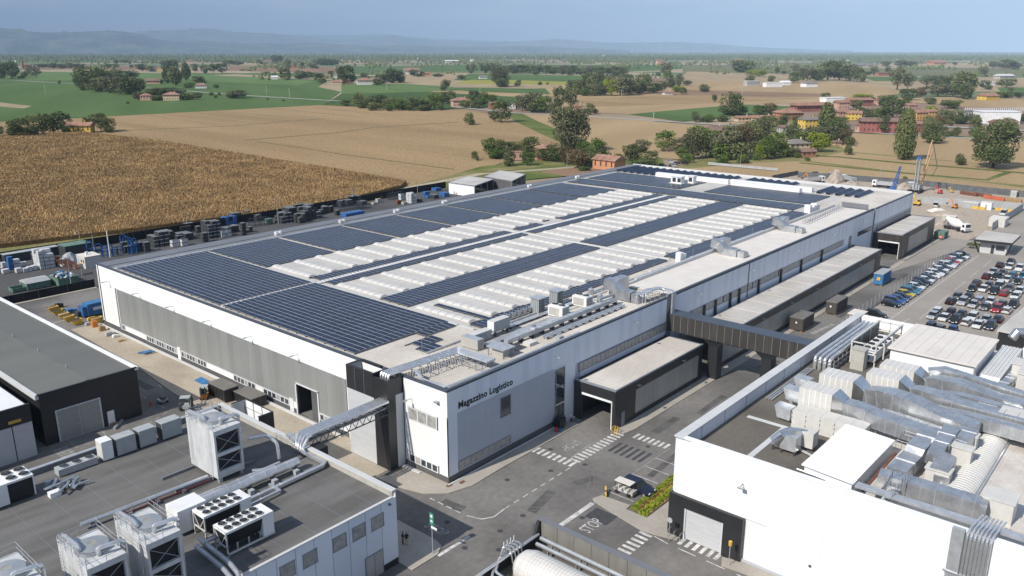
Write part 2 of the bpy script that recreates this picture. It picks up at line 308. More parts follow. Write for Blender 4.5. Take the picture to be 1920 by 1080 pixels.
def ground_mat():
    m=bpy.data.materials.new('plain'); m.use_nodes=True; t=m.node_tree; b=t.nodes['Principled BSDF']; L=t.links.new
    g=N(t,'ShaderNodeNewGeometry'); mpn=N(t,'ShaderNodeMapping'); mpn.inputs['Rotation'].default_value=(0,0,.32); mpn.inputs['Scale'].default_value=(1/420,1/260,1); L(g.outputs['Position'],mpn.inputs[0])
    nz=N(t,'ShaderNodeTexNoise'); nz.inputs['Scale'].default_value=.35; L(mpn.outputs[0],nz.inputs['Vector'])
    ad=N(t,'ShaderNodeVectorMath',operation='ADD'); L(mpn.outputs[0],ad.inputs[0]); L(nz.outputs['Color'],ad.inputs[1])
    vo=N(t,'ShaderNodeTexVoronoi',distance='CHEBYCHEV'); vo.inputs['Scale'].default_value=.8; L(ad.outputs[0],vo.inputs['Vector'])
    sp=N(t,'ShaderNodeSeparateColor'); L(vo.outputs['Color'],sp.inputs[0])
    r=N(t,'ShaderNodeValToRGB'); r.color_ramp.interpolation='CONSTANT'; e=r.color_ramp.elements
    e[0].position=0; e[0].color=(.31,.24,.145,1); e[1].position=.22; e[1].color=(.12,.145,.06,1)
    for p,c in((.40,(.27,.21,.13,1)),(.52,(.075,.13,.04,1)),(.68,(.35,.28,.18,1)),(.82,(.15,.16,.08,1)),(.9,(.22,.15,.10,1))):
        q=e.new(p); q.color=c
    L(sp.outputs[0],r.inputs[0])
    n2=N(t,'ShaderNodeTexNoise'); n2.inputs['Scale'].default_value=.02; n2.inputs['Detail'].default_value=6; L(g.outputs['Position'],n2.inputs['Vector'])
    mr=N(t,'ShaderNodeMapRange'); mr.inputs['From Min'].default_value=.3; mr.inputs['From Max'].default_value=.7; mr.inputs['To Min'].default_value=.85; mr.inputs['To Max'].default_value=1.15; L(n2.outputs['Fac'],mr.inputs[0])
    vm=N(t,'ShaderNodeVectorMath',operation='SCALE'); L(r.outputs[0],vm.inputs[0]); L(mr.outputs[0],vm.inputs['Scale']); L(vm.outputs[0],b.inputs['Base Color'])
    b.inputs['Roughness'].default_value=.95; MATS['plain']=m
ground_mat()
b=MB(); b.sheet([(-50000,-50000),(60000,-50000),(60000,60000),(-50000,60000)],-.6,'plain'); struct(b,'ground')
FZ=[-.55]
def field(name,px,m):
    b=MB(); FZ[0]+=.008; b.sheet([G(x,y,FZ[0]) for x,y in px],FZ[0],m); return struct(b,name)
def wfield(name,pts,m):
    b=MB(); FZ[0]+=.008; b.sheet(pts,FZ[0],m); return struct(b,name)
field('field',[(-150,113),(150,111),(260,117),(-150,121)],'f_green2')
field('field',[(40,129),(270,131),(330,124),(90,121)],'f_brown')
field('field',[(430,133),(530,135),(700,137),(700,127),(430,124)],'f_brown')
field('field',[(640,138),(760,137),(990,131),(1180,134),(1280,129),(1400,128),(1400,122),(870,121),(640,125)],'f_green')
field('field',[(640,121),(760,118),(640,116),(500,116),(420,121)],'f_tan3')
field('field',[(1280,122),(1420,122),(1650,128),(2000,128),(2000,142),(1600,140),(1280,138)],'f_olive')
field('field',[(1400,121),(1750,118),(2000,121),(2000,127),(1650,127)],'f_tan3')
field('field',[(720,160),(760,136),(880,137),(1100,142),(1290,150),(1290,170),(1000,165),(800,160)],'f_tan3')
field('field',[(1290,134),(1400,137),(1640,142),(1850,147),(2000,150),(2000,172),(1500,170),(1250,160)],'f_tan3')
field('field',[(850,150),(880,138),(1110,142),(1090,152),(960,156)],'f_green')
field('field',[(850,157),(880,150),(960,150),(1080,154),(1060,159),(960,158)],'f_yellow')
field('field',[(640,158),(760,157),(850,163),(860,170),(640,178)],'f_green2')
field('field',[(800,164),(900,164),(1120,169),(1080,180),(900,173)],'f_green')
field('field',[(1610,143),(1820,147),(1820,152),(1640,152)],'f_green')
field('field',[(1020,163),(1280,158),(1330,152),(1620,157),(1700,172),(1620,190),(1385,196),(1180,214),(1050,208),(1040,185)],'f_tan2')
field('field',[(1180,172),(1290,168),(1560,176),(1540,182),(1280,180)],'f_brown')
field('field',[(1060,186),(1290,178),(1540,184),(1385,192),(1120,200)],'f_tan')
field('field',[(1640,185),(1760,182),(2000,184),(2000,205),(1800,200)],'f_tan2')
field('field',[(1870,165),(2000,162),(2000,178),(1880,177)],'f_green')
field('field',[(-150,152),(35,134),(310,137),(520,137),(640,141),(720,143),(660,150),(612,152),(596,163),(640,172),(605,197),(210,218),(-150,232)],'f_green')
field('field',[(50,150),(40,135),(300,137),(420,140),(590,152),(560,160),(330,150)],'f_green2')
field('field',[(400,141),(440,139),(600,146),(640,149),(600,150)],'f_tan3')
field('field',[(0,200),(0,192),(60,199),(45,203)],'f_tan3')
field('field',[(605,197),(640,176),(800,172),(900,176),(1000,182),(985,197),(800,207)],'f_dkgreen')
field('field',[(805,171),(850,170),(1030,177),(1045,181),(960,181),(850,175)],'f_tan2')
field('field',[(1180,214),(1280,205),(1385,196),(1500,200),(1480,215),(1400,215),(1280,228)],'f_green')
# golden stubble fields round the works
field('field',[(-400,236),(0,230),(210,218),(600,197),(800,207),(870,205),(960,222),(1060,268),(920,312),(790,352),(630,330),(300,270),(0,262),(-500,275)],'f_tan')
field('field',[(960,213),(1100,215),(1300,235),(1330,240),(1310,262),(1300,300),(1100,290),(1070,262)],'f_tan2')
field('field',[(1310,300),(1330,240),(1500,222),(1600,250),(2100,262),(2100,420),(1700,340),(1240,326)],'verge')
field('field',[(1700,255),(1960,262),(2000,312),(1900,312),(1590,284),(1560,265),(1600,250)],'f_tan2')
field('field',[(1550,292),(1580,285),(1910,314),(2050,330),(2050,360),(1860,341),(1740,328),(1500,300)],'f_tan2')
field('field',[(1225,325),(1290,316),(1400,306),(1500,302),(1730,330),(1850,343),(2100,375),(2100,420),(1700,372),(1500,340)],'f_tan2')
field('verge',[(1240,296),(1040,298),(900,312),(780,350),(560,392),(780,365),(900,345),(1060,330),(1250,318)],'grass_green')
field('earth_plot',[(1010,322),(1095,309),(1160,321),(1080,333)],'f_brown')
# dark corn
CORN=[(-600,300),(-300,263),(0,256),(160,250),(300,266),(640,322),(762,343),(752,352),(600,388),(300,427),(0,464),(-500,520)]
field('corn_ground',CORN,'f_corn')
for pts in ([(170,245),(600,227),(600,225)],[(0,0)],):
    pass
def strip(name,px,wd,m,z=None,wend=None):
    b=MB(); FZ[0]+=.006; q=[Vector(G(x,y,0)) for x,y in px]; L_=[];R_=[]
    for i,p in enumerate(q):
        d=(q[min(i+1,len(q)-1)]-q[max(i-1,0)]).normalized(); n=Vector((-d.y,d.x))*wd/2; L_.append(p+n); R_.append(p-n)
    for i in range(len(q)-1): b.add([(R_[i].x,R_[i].y,FZ[0]),(R_[i+1].x,R_[i+1].y,FZ[0]),(L_[i+1].x,L_[i+1].y,FZ[0]),(L_[i].x,L_[i].y,FZ[0])],[(0,1,2,3)],m)
    return struct(b,name)
strip('verge',[(-100,474),(0,467),(140,448),(300,433),(480,409),(600,391),(760,356),(900,320),(1050,305)],9,'verge')
strip('ditch',[(-100,480),(0,476),(140,458),(300,438),(480,412),(600,395),(760,362)],2.2,'ditch')
strip('farm_track',[(200,420),(245,425),(262,433),(285,432)],3,'track')
strip('farm_track',[(760,352),(900,325),(1000,318),(1090,311),(1240,308)],4,'track')
strip('embankment',[(960,212),(990,228),(1040,250),(1100,275)],16,'grass_green')
strip('field_margin',[(200,245),(440,235),(600,222)],1.6,'ditch')
strip('field_margin',[(460,262),(640,247),(700,238),(860,228)],2,'ditch')
strip('field_margin',[(480,264),(560,275),(640,288),(850,316)],1.2,'ditch')
strip('field_margin',[(1500,290),(1570,293),(1700,305),(1860,318),(2000,330)],4,'grass_green')
strip('field_margin',[(1500,304),(1640,318),(1850,336),(1890,322)],3,'grass_green')
for i in range(6):
    strip('tramline',[(290+60*i,214-i*2.5),(400+70*i,231-i*3.0)],2.2,'f_tan3')
strip('country_lane',[(-100,148),(20,150),(140,157),(300,166),(450,178),(600,187),(640,189)],6,'lane')
strip('country_lane',[(853,200),(960,211),(1100,218),(1280,229),(1397,236),(1560,244),(1700,252),(2000,268)],5.5,'lane')
strip('country_lane',[(400,142),(560,148),(640,150)],5,'lane')
strip('village_lane',[(1740,236),(1800,238),(2000,248)],9,'lane')
# standing corn: stalks and dry leaves above the ground
cw=[G(x,y) for x,y in CORN]; b=MB(); b.prism(cw,-.3,.85,'f_corn'); struct(b,'corn_canopy','stuff')
def inpoly(px,py,poly):
    r=np.zeros(len(px),bool); n=len(poly); j=n-1
    for i in range(n):
        xi,yi=poly[i]; xj,yj=poly[j]; c=((yi>py)!=(yj>py))&(px<(xj-xi)*(py-yi)/(yj-yi+1e-12)+xi); r^=c; j=i
    return r
def blades(name,poly,n,w,h,z,mats,d0):
    xs=np.array([p[0] for p in poly]); ys=np.array([p[1] for p in poly]); X=[];Y=[];c=0
    while c<n:
        x=rng.uniform(xs.min(),xs.max(),n*2); y=rng.uniform(ys.min(),min(ys.max(),800),n*2)
        d=np.hypot(x-CAM.x,y-CAM.y); k=inpoly(x,y,poly)&(rng.random(n*2)<(d0/d)**1.7); X.append(x[k]); Y.append(y[k]); c+=k.sum()
    X=np.concatenate(X)[:n]; Y=np.concatenate(Y)[:n]; d=np.hypot(X-CAM.x,Y-CAM.y); s=np.clip(d/d0,1,2.2)
    a=rng.uniform(0,np.pi,n); ww=w*s*rng.uniform(.6,1.4,n); hh=h*rng.uniform(.7,1.25,n); zz=z+rng.uniform(-.25,.1,n); tl=rng.uniform(-.35,.35,(n,2))
    dx=np.cos(a)*ww/2; dy=np.sin(a)*ww/2
    V=np.empty((n,4,3)); V[:,0]=np.stack([X-dx,Y-dy,zz],1); V[:,1]=np.stack([X+dx,Y+dy,zz],1)
    V[:,2]=np.stack([X+dx*.5+tl[:,0],Y+dy*.5+tl[:,1],zz+hh],1); V[:,3]=np.stack([X-dx*.5+tl[:,0],Y-dy*.5+tl[:,1],zz+hh*.85],1)
    return V.reshape(-1,3)
def npmesh(name,V,mats,idx=None,nv=4,smooth=False):
    n=len(V)//nv; me=bpy.data.meshes.new(name); me.vertices.add(len(V)); me.vertices.foreach_set('co',V.astype('f').ravel())
    me.loops.add(n*nv); me.loops.foreach_set('vertex_index',np.arange(n*nv,dtype='i')); me.polygons.add(n); me.polygons.foreach_set('loop_start',np.arange(n,dtype='i')*nv)
    try: me.polygons.foreach_set('loop_total',np.full(n,nv,dtype='i'))
    except Exception: pass
    for m in mats: me.materials.append(MATS[m])
    if idx is not None: me.polygons.foreach_set('material_index',idx.astype('i'))
    me.update(); me.validate(); return me
mat('corn_leaf_a',(.35,.225,.10),.9,var=.3,ns=.06); mat('corn_leaf_b',(.41,.29,.14),.9,var=.3,ns=.06); mat('corn_leaf_c',(.27,.175,.08),.9,var=.3,ns=.06)
V=blades('corn',cw,330000,.16,.62,.75,None,190); me=npmesh('corn_field',V,['corn_leaf_a','corn_leaf_b','corn_leaf_c'],rng.choice([0,0,1,2],330000))
o=bpy.data.objects.new('corn_field',me); COL.objects.link(o); tag(o,kind='stuff')
# ---- hills
def ridge(name,prof,d,depth,seed):
    r_=np.random.default_rng(seed); xs=np.arange(prof[0][0],prof[-1][0]+1,6.); ys=np.interp(xs,[p[0] for p in prof],[p[1] for p in prof])
    b=MB(); rows=9; vs=[]
    for j in range(rows):
        tq=j/(rows-1)
        for i,x in enumerate(xs):
            dr=fw*F_PX+rt*(x-960)+up*(540-ys[i]); hl=math.hypot(dr.x,dr.y); H=CAM.z+dr.z/hl*d
            e=math.sin(math.pi*tq)**.8 if tq<=.5 else math.cos(math.pi*(tq-.5))
            nn=.0 if tq==.5 else r_.uniform(-.09,.09)+.07*math.sin(i*.5+j*2)
            dd=d+(tq-.5)*depth; z=max(-5,H*(e+nn*(1-abs(2*tq-1)))+ (r_.uniform(-4,4) if tq==.5 else 0))
            vs.append((CAM.x+dr.x/hl*dd,CAM.y+dr.y/hl*dd,z if 0<j<rows-1 else -8))
    n=len(xs); fs=[(j*n+i,j*n+i+1,(j+1)*n+i+1,(j+1)*n+i) for j in range(rows-1) for i in range(n-1)]
    b.add(vs,fs,'hill'); o=b.build(name,None,kind='structure',smooth=True); return o
ridge('hills',[(-500,60),(-200,48),(0,52),(20,54),(60,60),(130,61),(180,58),(235,59),(260,64),(285,72),(330,78),(380,76),(430,80),(520,82),(600,80),(680,86),(760,84),(860,88),(980,86),(1080,90),(1180,94)],18500,6000,1)
ridge('mountains',[(100,66),(240,61),(290,57),(345,56),(380,53),(410,55),(440,60),(500,62),(540,66),(600,72),(640,76),(672,70),(700,69),(735,66),(770,73),(860,79),(960,78),(1040,74),(1090,78),(1150,80),(1280,79),(1330,83),(1450,90),(1600,95)],27500,6000,2)
ridge('far_mountains',[(400,75),(520,64),(600,66),(660,66),(700,63),(740,65),(800,72),(1000,80),(1040,72),(1080,75),(1180,84),(1330,80),(1400,88),(1520,94)],33000,6000,3)
# ---- far woods: rounded clumps of crowns, thicker towards the horizon
def woods(name,n,yr,xr=(-80,2000),size=(5,13),seed=4,m='leaf_dark',clus=40,spread=60):
    r_=np.random.default_rng(seed); b=MB(); cen=[(r_.uniform(*xr),yr[0]+(yr[1]-yr[0])*r_.random()**1.3) for _ in range(clus)]
    for i in range(n):
        cx,cy=cen[i%clus]; x=cx+r_.normal()*spread; y=min(max(cy+r_.normal()*.25*(cy-96)*.25,yr[0]),yr[1]+1.5)
        X,Y=G(x,y); s=r_.uniform(*size); h=s*r_.uniform(.75,1.25); k=5
        vs=[(X+math.cos(2*math.pi*q/k+i)*s*.55*r_.uniform(.7,1.2),Y+math.sin(2*math.pi*q/k+i)*s*.55*r_.uniform(.7,1.2),h*r_.uniform(.2,.5)) for q in range(k)]+[(X+math.cos(2*math.pi*q/k+i)*s*.5,Y+math.sin(2*math.pi*q/k+i)*s*.5,0) for q in range(k)]+[(X+r_.uniform(-1,1),Y,h)]
        b.add(vs,[(q,(q+1)%k,2*k) for q in range(k)]+[(k+q,k+(q+1)%k,(q+1)%k,q) for q in range(k)],m)
    return b.build(name,kind='stuff')
woods('distant_woodland',15000,(97.4,103),size=(16,34),clus=500,spread=60,seed=5)
woods('distant_woodland',13000,(101,112),size=(10,20),clus=240,spread=50,seed=6)
woods('distant_trees',4200,(109,120),size=(7,13),clus=60,spread=26,seed=8,m='leaf_mid')
woods('distant_trees',900,(116,130),size=(6,11),clus=45,spread=16,seed=9)
woods('field_trees',700,(120,150),size=(4,8),clus=60,spread=12,seed=21,m='leaf_mid')
woods('field_trees',1500,(106,118),size=(8,13),clus=90,spread=30,seed=22,m='leaf_olive')
# ---- haze: the air of the plain
def haze():
    m=bpy.data.materials.new('haze_air'); m.use_nodes=True; t=m.node_tree; t.nodes.clear(); o=N(t,'ShaderNodeOutputMaterial'); v=N(t,'ShaderNodeVolumePrincipled')
    v.inputs['Color'].default_value=(.54,.75,1,1); v.inputs['Density'].default_value=5.4e-5; v.inputs['Anisotropy'].default_value=-.4; t.links.new(v.outputs[0],o.inputs['Volume'])
    MATS['haze_air']=m; b=MB(); b.box(-39000,-39000,-40,50000,50000,1900,'haze_air'); b.build('haze',kind='stuff',loc=(0,0,0))
haze()
# ================================================================= site ground
b=MB(); b.sheet([(-90,-110),(85,-110),(92,-30),(180,-30),(262,-22),(262,60),(190,92),(152,126),(150,152),(87,151.6),(0,155),(-90,158)],0,'asphalt'); struct(b,'road')
b=MB(); b.sheet([(-90,116),(9.9,115.6),(10,92),(152,92),(152,151),(87,151),(0,154.5),(-90,157)],.006,'dark_asphalt'); struct(b,'storage_yard')
b=MB(); b.sheet([(85,-110),(60,-26),(93,-14.6),(164,-16.6),(168,-15.6),(190,-15.6),(262,-18),(262,-110)],.012,'lot_asphalt'); struct(b,'car_park')
b=MB(); b.sheet([(178,-8),(176.5,0),(178,60),(200,84),(272,66),(280,20),(262,-40),(262,-20),(244,-16.8),(198,-16.2),(180,-14)],.018,'dirt'); struct(b,'construction_ground')
b=MB(); b.sheet([(130,-8.5),(165,-15),(180,-16),(180,-8.5),(178,-8.4)],.022,'lot_asphalt'); struct(b,'road_patch')
def slab(name,poly,m='concrete',h=.1):
    b=MB(); b.prism(poly,-.05,h,m); return struct(b,name)
slab('pavement',[(-.05,-.05),(-.05,7.2),(-4.6,7.2),(-4.4,4),(-3.4,.5),(-1.6,-1.5),(1.5,-2.4),(6,-2.2),(22.5,-2.1),(22.5,-.05)])
slab('pavement',[(-2.45,7.3),(-2.45,14.8),(-.05,14.8),(-.05,19),(-4.7,19),(-4.7,7.3)],'sand_paving')
slab('pavement',[(-.1,19),(-.1,90),(-5.2,90),(-6.2,62),(-7.6,49),(-7.6,34),(-4.7,31),(-4.7,24.2),(-1.0,24.2),(-1.0,19)],'sand_paving')
slab('pavement',[(24,-6.75),(24,-8.2),(26,-8.6),(46,-8.6),(49,-8.6),(145,-8.6),(145,-7.3),(62,-7.0),(49,-6.8)])
slab('pavement',[(146,-7.3),(176,-7.4),(176,-8.4),(147,-8.2)])
slab('pavement',[(-14,-7.05),(-14,-9.0),(-10.6,-9.0),(-9.3,-8.2),(-9,-7),(-9,4.5),(-10,6.6),(-13.9,6.9),(-13.9,-7.05)])
slab('pavement',[(7.7,-14.9),(8.1,-14.5),(9.3,-14.9),(9.6,-18.5),(8.6,-18.6),(8.6,-21.2),(15,-21.3),(18.4,-19),(24.4,-19),(24.4,-24.4),(7.95,-24.4),(7.95,-25.7),(7.0,-25.7),(6.4,-23.5),(6.2,-22),(7.0,-18)])
slab('pavement',[(7.95,-32.3),(7.3,-30.6),(6.0,-31.2),(6.2,-33),(7.0,-60),(7.95,-60)])
slab('kerb',[(-6.6,115.0),(9.9,115.0),(9.9,114.1),(-6.6,114.1)]); slab('kerb',[(-90,114.8),(-6.6,115),(-6.6,114.1),(-90,113.9)])
b=MB(); b.box(-.75,18.9,0,-.45,88.7,.35,'light_cap'); b.box(-.75,4.2,0,-.35,7.2,.2,'light_cap'); b.box(-.35,-.4,0,24,-.2,.16,'light_cap'); struct(b,'kerb')
b=MB(); b.sheet([(-3.5,6.7),(-1,6.7),(-1,7.3),(-3.5,7.3)],.115,'dark_patch'); struct(b,'drain_grate')
# road markings -----------------------------------------------------
def marks(name,fn):
    b=MB(); fn(b); return struct(b,name)
def stripes(b,p0,p1,n,ln,wd,m='paint',z=.014,perp=True):
    p0=Vector(p0); p1=Vector(p1); d=(p1-p0); L_=d.length; d.normalize(); q=Vector((-d.y,d.x))
    for i in range(n):
        c=p0+d*(L_*(i+.5)/n); a=d*wd/2; e=q*ln/2
        b.sheet([tuple(c-a-e),(c.x+a.x-e.x,c.y+a.y-e.y),(c.x+a.x+e.x,c.y+a.y+e.y),(c.x-a.x+e.x,c.y-a.y+e.y)],z,m)
def dashes(b,p0,p1,on,off,w=.13,m='paint',z=.014):
    p0=Vector(p0); p1=Vector(p1); L_=(p1-p0).length; d=(p1-p0)/L_; q=Vector((-d.y,d.x))*w/2; t=0
    while t<L_-.1:
        a=p0+d*t; e=p0+d*min(t+on,L_); b.sheet([(a.x-q.x,a.y-q.y),(e.x-q.x,e.y-q.y),(e.x+q.x,e.y+q.y),(a.x+q.x,a.y+q.y)],z,m); t+=on+off
marks('zebra_crossing',lambda b: stripes(b,(13.15,-1.9),(13.15,-8.4),8,1.5,.42))
marks('zebra_crossing',lambda b: stripes(b,(13.7,-7.7),(24.0,-7.7),13,1.45,.42))
marks('zebra_crossing',lambda b: stripes(b,(24.6,-9.4),(24.6,-14.6),7,1.5,.4))
marks('zebra_crossing',lambda b: stripes(b,(20.2,-9.0),(20.2,-14.2),6,3.0,.42,'dark_patch'))
marks('zebra_crossing',lambda b: stripes(b,(1.6,-22.7),(7.1,-22.7),7,1.5,.4))
marks('zebra_crossing',lambda b: stripes(b,(7.2,-25.8),(7.2,-30.6),6,1.3,.4))
marks('zebra_crossing',lambda b: stripes(b,(-15.3,-9.6),(-15.3,-15),6,1.5,.42))
marks('stop_line',lambda b: b.sheet([(1.4,-15.3),(7.4,-15.3),(7.4,-14.75),(1.4,-14.75)],.014,'paint'))
marks('stop_line',lambda b: b.sheet([(14.4,-7.0),(18.9,-6.7),(18.9,-6.5),(14.4,-6.8)],.014,'worn_paint'))
marks('stop_line',lambda b: b.sheet([(-10.7,-9.35),(-6.2,-9.35),(-6.2,-8.95),(-10.7,-8.95)],.014,'paint'))
marks('road_line',lambda b: (dashes(b,(12.2,-8.3),(.4,-8.4),.9,.7),dashes(b,(-3.6,-.6),(-3.6,-5.4),.8,.5),dashes(b,(.2,-8.4),(-1.8,-8.6),2.2,0),dashes(b,(-1.8,-8.6),(-3.0,-7.9),2.2,0),dashes(b,(-3.0,-7.9),(-3.55,-6.2),2.2,0)))
marks('road_line',lambda b: (dashes(b,(7.6,-16.6),(6.6,-22),6,0),dashes(b,(6.2,-23.6),(5.9,-25.4),2,0),dashes(b,(5.9,-26.5),(5.6,-40),2,1.2),dashes(b,(1.2,-15.6),(1.2,-21.8),9,0,.09,'worn_paint'),dashes(b,(1,-23.6),(1,-40),1.5,1,.09,'worn_paint')))
marks('parking_line',lambda b: [dashes(b,(x,-14.8),(x,-18.3),4,0,.1) for x in (10.6,13.2,15.8,18.4,21.0)]+[dashes(b,(9.4,-14.8),(24.4,-14.8),20,0,.08,'worn_paint')])
marks('road_line',lambda b: (dashes(b,(-11,45),(-11,100),2.2,3.0,.12,'worn_paint'),dashes(b,(-9,96),(-1,97),9,0,.25)))
marks('yard_marking',lambda b: [dashes(b,*q,w_,g_,.1,'worn_paint') for q,w_,g_ in ((((-24,46.5),(-15,46.5)),9,0),(((-24,42),(-24,46.5)),5,0),(((-20,43),(-20,46.5)),5,0),(((-16.5,41),(-9.5,44.5)),1,.6),(((-15.5,39),(-9,41.2)),1,.6),(((-9.5,44.5),(-9,41.2)),3,.3))])
marks('zebra_crossing',lambda b: stripes(b,(-25.6,39),(-25.6,43.6),7,1.7,.35,'worn_paint'))
marks('zebra_crossing',lambda b: stripes(b,(-17.6,37.4),(-14.2,37.4),3,1.7,.3,'worn_paint'))
marks('road_line',lambda b: (stripes(b,(79,-11.5),(87,-12.6),7,.9,.8,'worn_paint'),dashes(b,(24,-15.6),(60,-16),2,1.6,.1,'worn_paint')))
# car park bays
def bays(b):
    for x0 in (100.3,112.8,125.5,138,151): 
        for i in range(14):
            y=-23.6-i*2.12; dashes(b,(x0,y),(x0+9,y),9,0,.1)
    for i in range(27): x=98.5+i*2.35; dashes(b,(x,-14.8),(x,-19.4),5,0,.1)
    dashes(b,(97,-19.5),(163,-20.2),70,0,.12)
    dashes(b,(95,-22),(92,-22),1,0,.5); dashes(b,(99.5,-22.2),(95.8,-21.6),5,0,.1)
marks('parking_line',bays)
def text(name,s,size,loc,rot,m,extr=0.,parent=None,label=None,cat=None,kind=None,sx=1,sy=1,bold=.02,align='LEFT'):
    c=bpy.data.curves.new(name,'FONT'); c.body=s; c.size=size; c.extrude=extr; c.offset=bold; c.resolution_u=3; c.space_character=1.05; c.align_x=align
    t=bpy.data.objects.new(name,c); COL.objects.link(t); bpy.context.view_layer.update(); dg=bpy.context.evaluated_depsgraph_get()
    me=bpy.data.meshes.new_from_object(t.evaluated_get(dg)); bpy.data.objects.remove(t)
    M=Matrix.Translation(loc)@rot.to_4x4()@Matrix.Diagonal((sx,sy,1,1)); o0=Vector(loc) if parent is None else ORG[root(parent).name]
    me.transform(Matrix.Translation(-o0)@M); me.materials.clear(); me.materials.append(MATS[m]); 
    for p in me.polygons: p.material_index=0
    o=bpy.data.objects.new(name,me); COL.objects.link(o)
    if parent is not None: o.parent=parent
    else: o.location=o0; ORG[o.name]=o0
    return tag(o,label,cat,None,kind)
FLAT=Matrix.Rotation(0,3,'Z')
text('road_lettering','STOP',1.35,(2.2,-18.2,.016),FLAT,'faded_paint',kind='structure',sx=.85,sy=1.5,bold=0)
b=MB(); b.sheet([(4.6,-18.7),(6.9,-18.7),(6.9,-15.9),(4.6,-15.9)],.010,'dark_patch'); struct(b,'road_patch')
text('road_lettering','STOP',1.4,(18.6,-4.4,.016),Matrix.Rotation(math.pi,3,'Z'),'worn_paint',kind='structure',sx=.95,sy=1.2)
text('road_lettering','STOP',1.3,(-8.0,-4.2,.016),Matrix.Rotation(-math.pi/2,3,'Z'),'worn_paint',kind='structure',sx=.9,sy=1.2)
b=MB()
for x,y in ((5.1,-4.5),(10.1,-7),(.4,-10.8),(-3.4,-10.9),(-5.8,-5.5),(14.4,-3.6),(4.2,-15.9),(-8,-10.2),(14,-9.2),(23,-12.5),(-6,-13)): b.cyl(x,y,0,.016,.32,'dark_patch',12)
for x,y in ((1.2,-1.0),(-.3,-.4)): b.sheet([(x-.4,y-.25),(x+.4,y-.25),(x+.4,y+.25),(x-.4,y+.25)],.108,'rust')
struct(b,'manhole_cover')
# curved tyre marks
def tyre(b):
    for cx,cy,r0,a0,a1 in ((7.5,-6.5,6.5,200,330),(7.5,-6.5,7.1,190,320),(2,-12.5,4.2,20,160),(-1.5,-12,5.0,40,140),(1,-4,4,180,300)):
        n=24; 
        for i in range(n):
            a=R(a0+(a1-a0)*i/n); c=R(a0+(a1-a0)*(i+1)/n)
            if i%7==6: continue
            b.add([(cx+math.cos(a)*r0,cy+math.sin(a)*r0,.0125),(cx+math.cos(c)*r0,cy+math.sin(c)*r0,.0125),(cx+math.cos(c)*(r0+.09),cy+math.sin(c)*(r0+.09),.0125),(cx+math.cos(a)*(r0+.09),cy+math.sin(a)*(r0+.09),.0125)],[(0,1,2,3)],'tyre_mark')
mat('tyre_mark',(.16,.155,.15),.9,var=.3,ns=1)
marks('tyre_marks',tyre)
for k,(x,y,w_,h_,a) in enumerate(((4,-10.5,5,1.2,.2),(11,-11.5,3,1,-.3),(20,-16.5,7,.8,.05),(-3,-3.6,1.2,3,.1),(30,-11,6,1.1,0),(-8,20,1.2,8,0),(-9,60,1.3,14,.02),(40,-12.5,8,.9,.03),(60,-12,5,1.6,-.05),(96,-11.8,9,1,0),(-1,-14,3,1.5,.5),(-11,38,2.4,1.2,.2),(130,-12,7,1.4,.05))):
    b=MB(); b.obox((x,y,.004),(w_,h_,.005),a,'patched_asphalt'); struct(b,'road_patch')
# ================================================================= the long warehouse
L_,W_,H_=177.,88.5,11.6; RZ=11.05
wh=thing('warehouse','long white logistics warehouse with a roof full of solar panels and skylights','warehouse',(0,0,0))
b=MB(); e=.12
# core walls (cladding pieces sit in front of them)
b.box(e,e,0,L_-e,.5,7.9,'grey_cladding'); b.box(e,e,7.9,L_-e,.5,11.4,'grey_cladding')
b.box(e,.5,0,.5,24.3,11.4,'plinth_grey'); b.box(e,29.3,0,.5,W_-e,11.4,'plinth_grey'); b.box(e,24.3,4.6,.5,29.3,11.4,'plinth_grey')
b.box(.5,W_-.5,0,L_-e,W_-e,11.4,'grey_cladding'); b.box(L_-.5,.5,0,L_-e,W_-.5,11.4,'light_grey_cladding')
b.box(.5,24.2,0,6,24.3,4.7,'interior'); b.box(.5,29.3,0,6,29.4,4.7,'interior'); b.box(6,24.2,0,6.1,29.4,4.7,'interior'); b.box(.5,24.2,4.6,6.1,29.4,4.7,'interior'); b.box(.5,24.3,0,6,29.3,.05,'floor_grey')
b.build('wall',wh)
# cladding pieces, one mesh shared by each width
def piece(name,w,h,axis,m,t=.1):
    b=MB(); g=.004
    if axis=='y': b.box(0,g,0,t,w-g,h,m)
    else: b.box(g,0,0,w-g,t,h,m)
    me=bpy.data.meshes.new(name); me.from_pydata(b.v,[],b.f); me.materials.append(MATS[m]); return me
PC={}
def put(name,parent,x,y,z,w,h,axis,m,t=.1):
    k=(w,h,axis,m,t)
    if k not in PC: PC[k]=piece(name,w,h,axis,m,t)
    o=bpy.data.objects.new(name,PC[k]); COL.objects.link(o); o.parent=parent; o.location=Vector((x,y,z))-ORG[root(parent).name]; return o
# --- long shaded side (y=0): upper band
n=0
for i in range(148):
    x=i*1.2; 
    if x>L_-1.2: break
    if 47.9<x<49.5: continue
    m=('blue_white_cladding','blue_white_cladding','blue_white_cladding_dull')[(i*7+i//3)%3]
    zz=8.35 if x<24 else 7.75
    put('wall_panel',wh,x,0,zz,1.2,11.32-zz,'x',m)
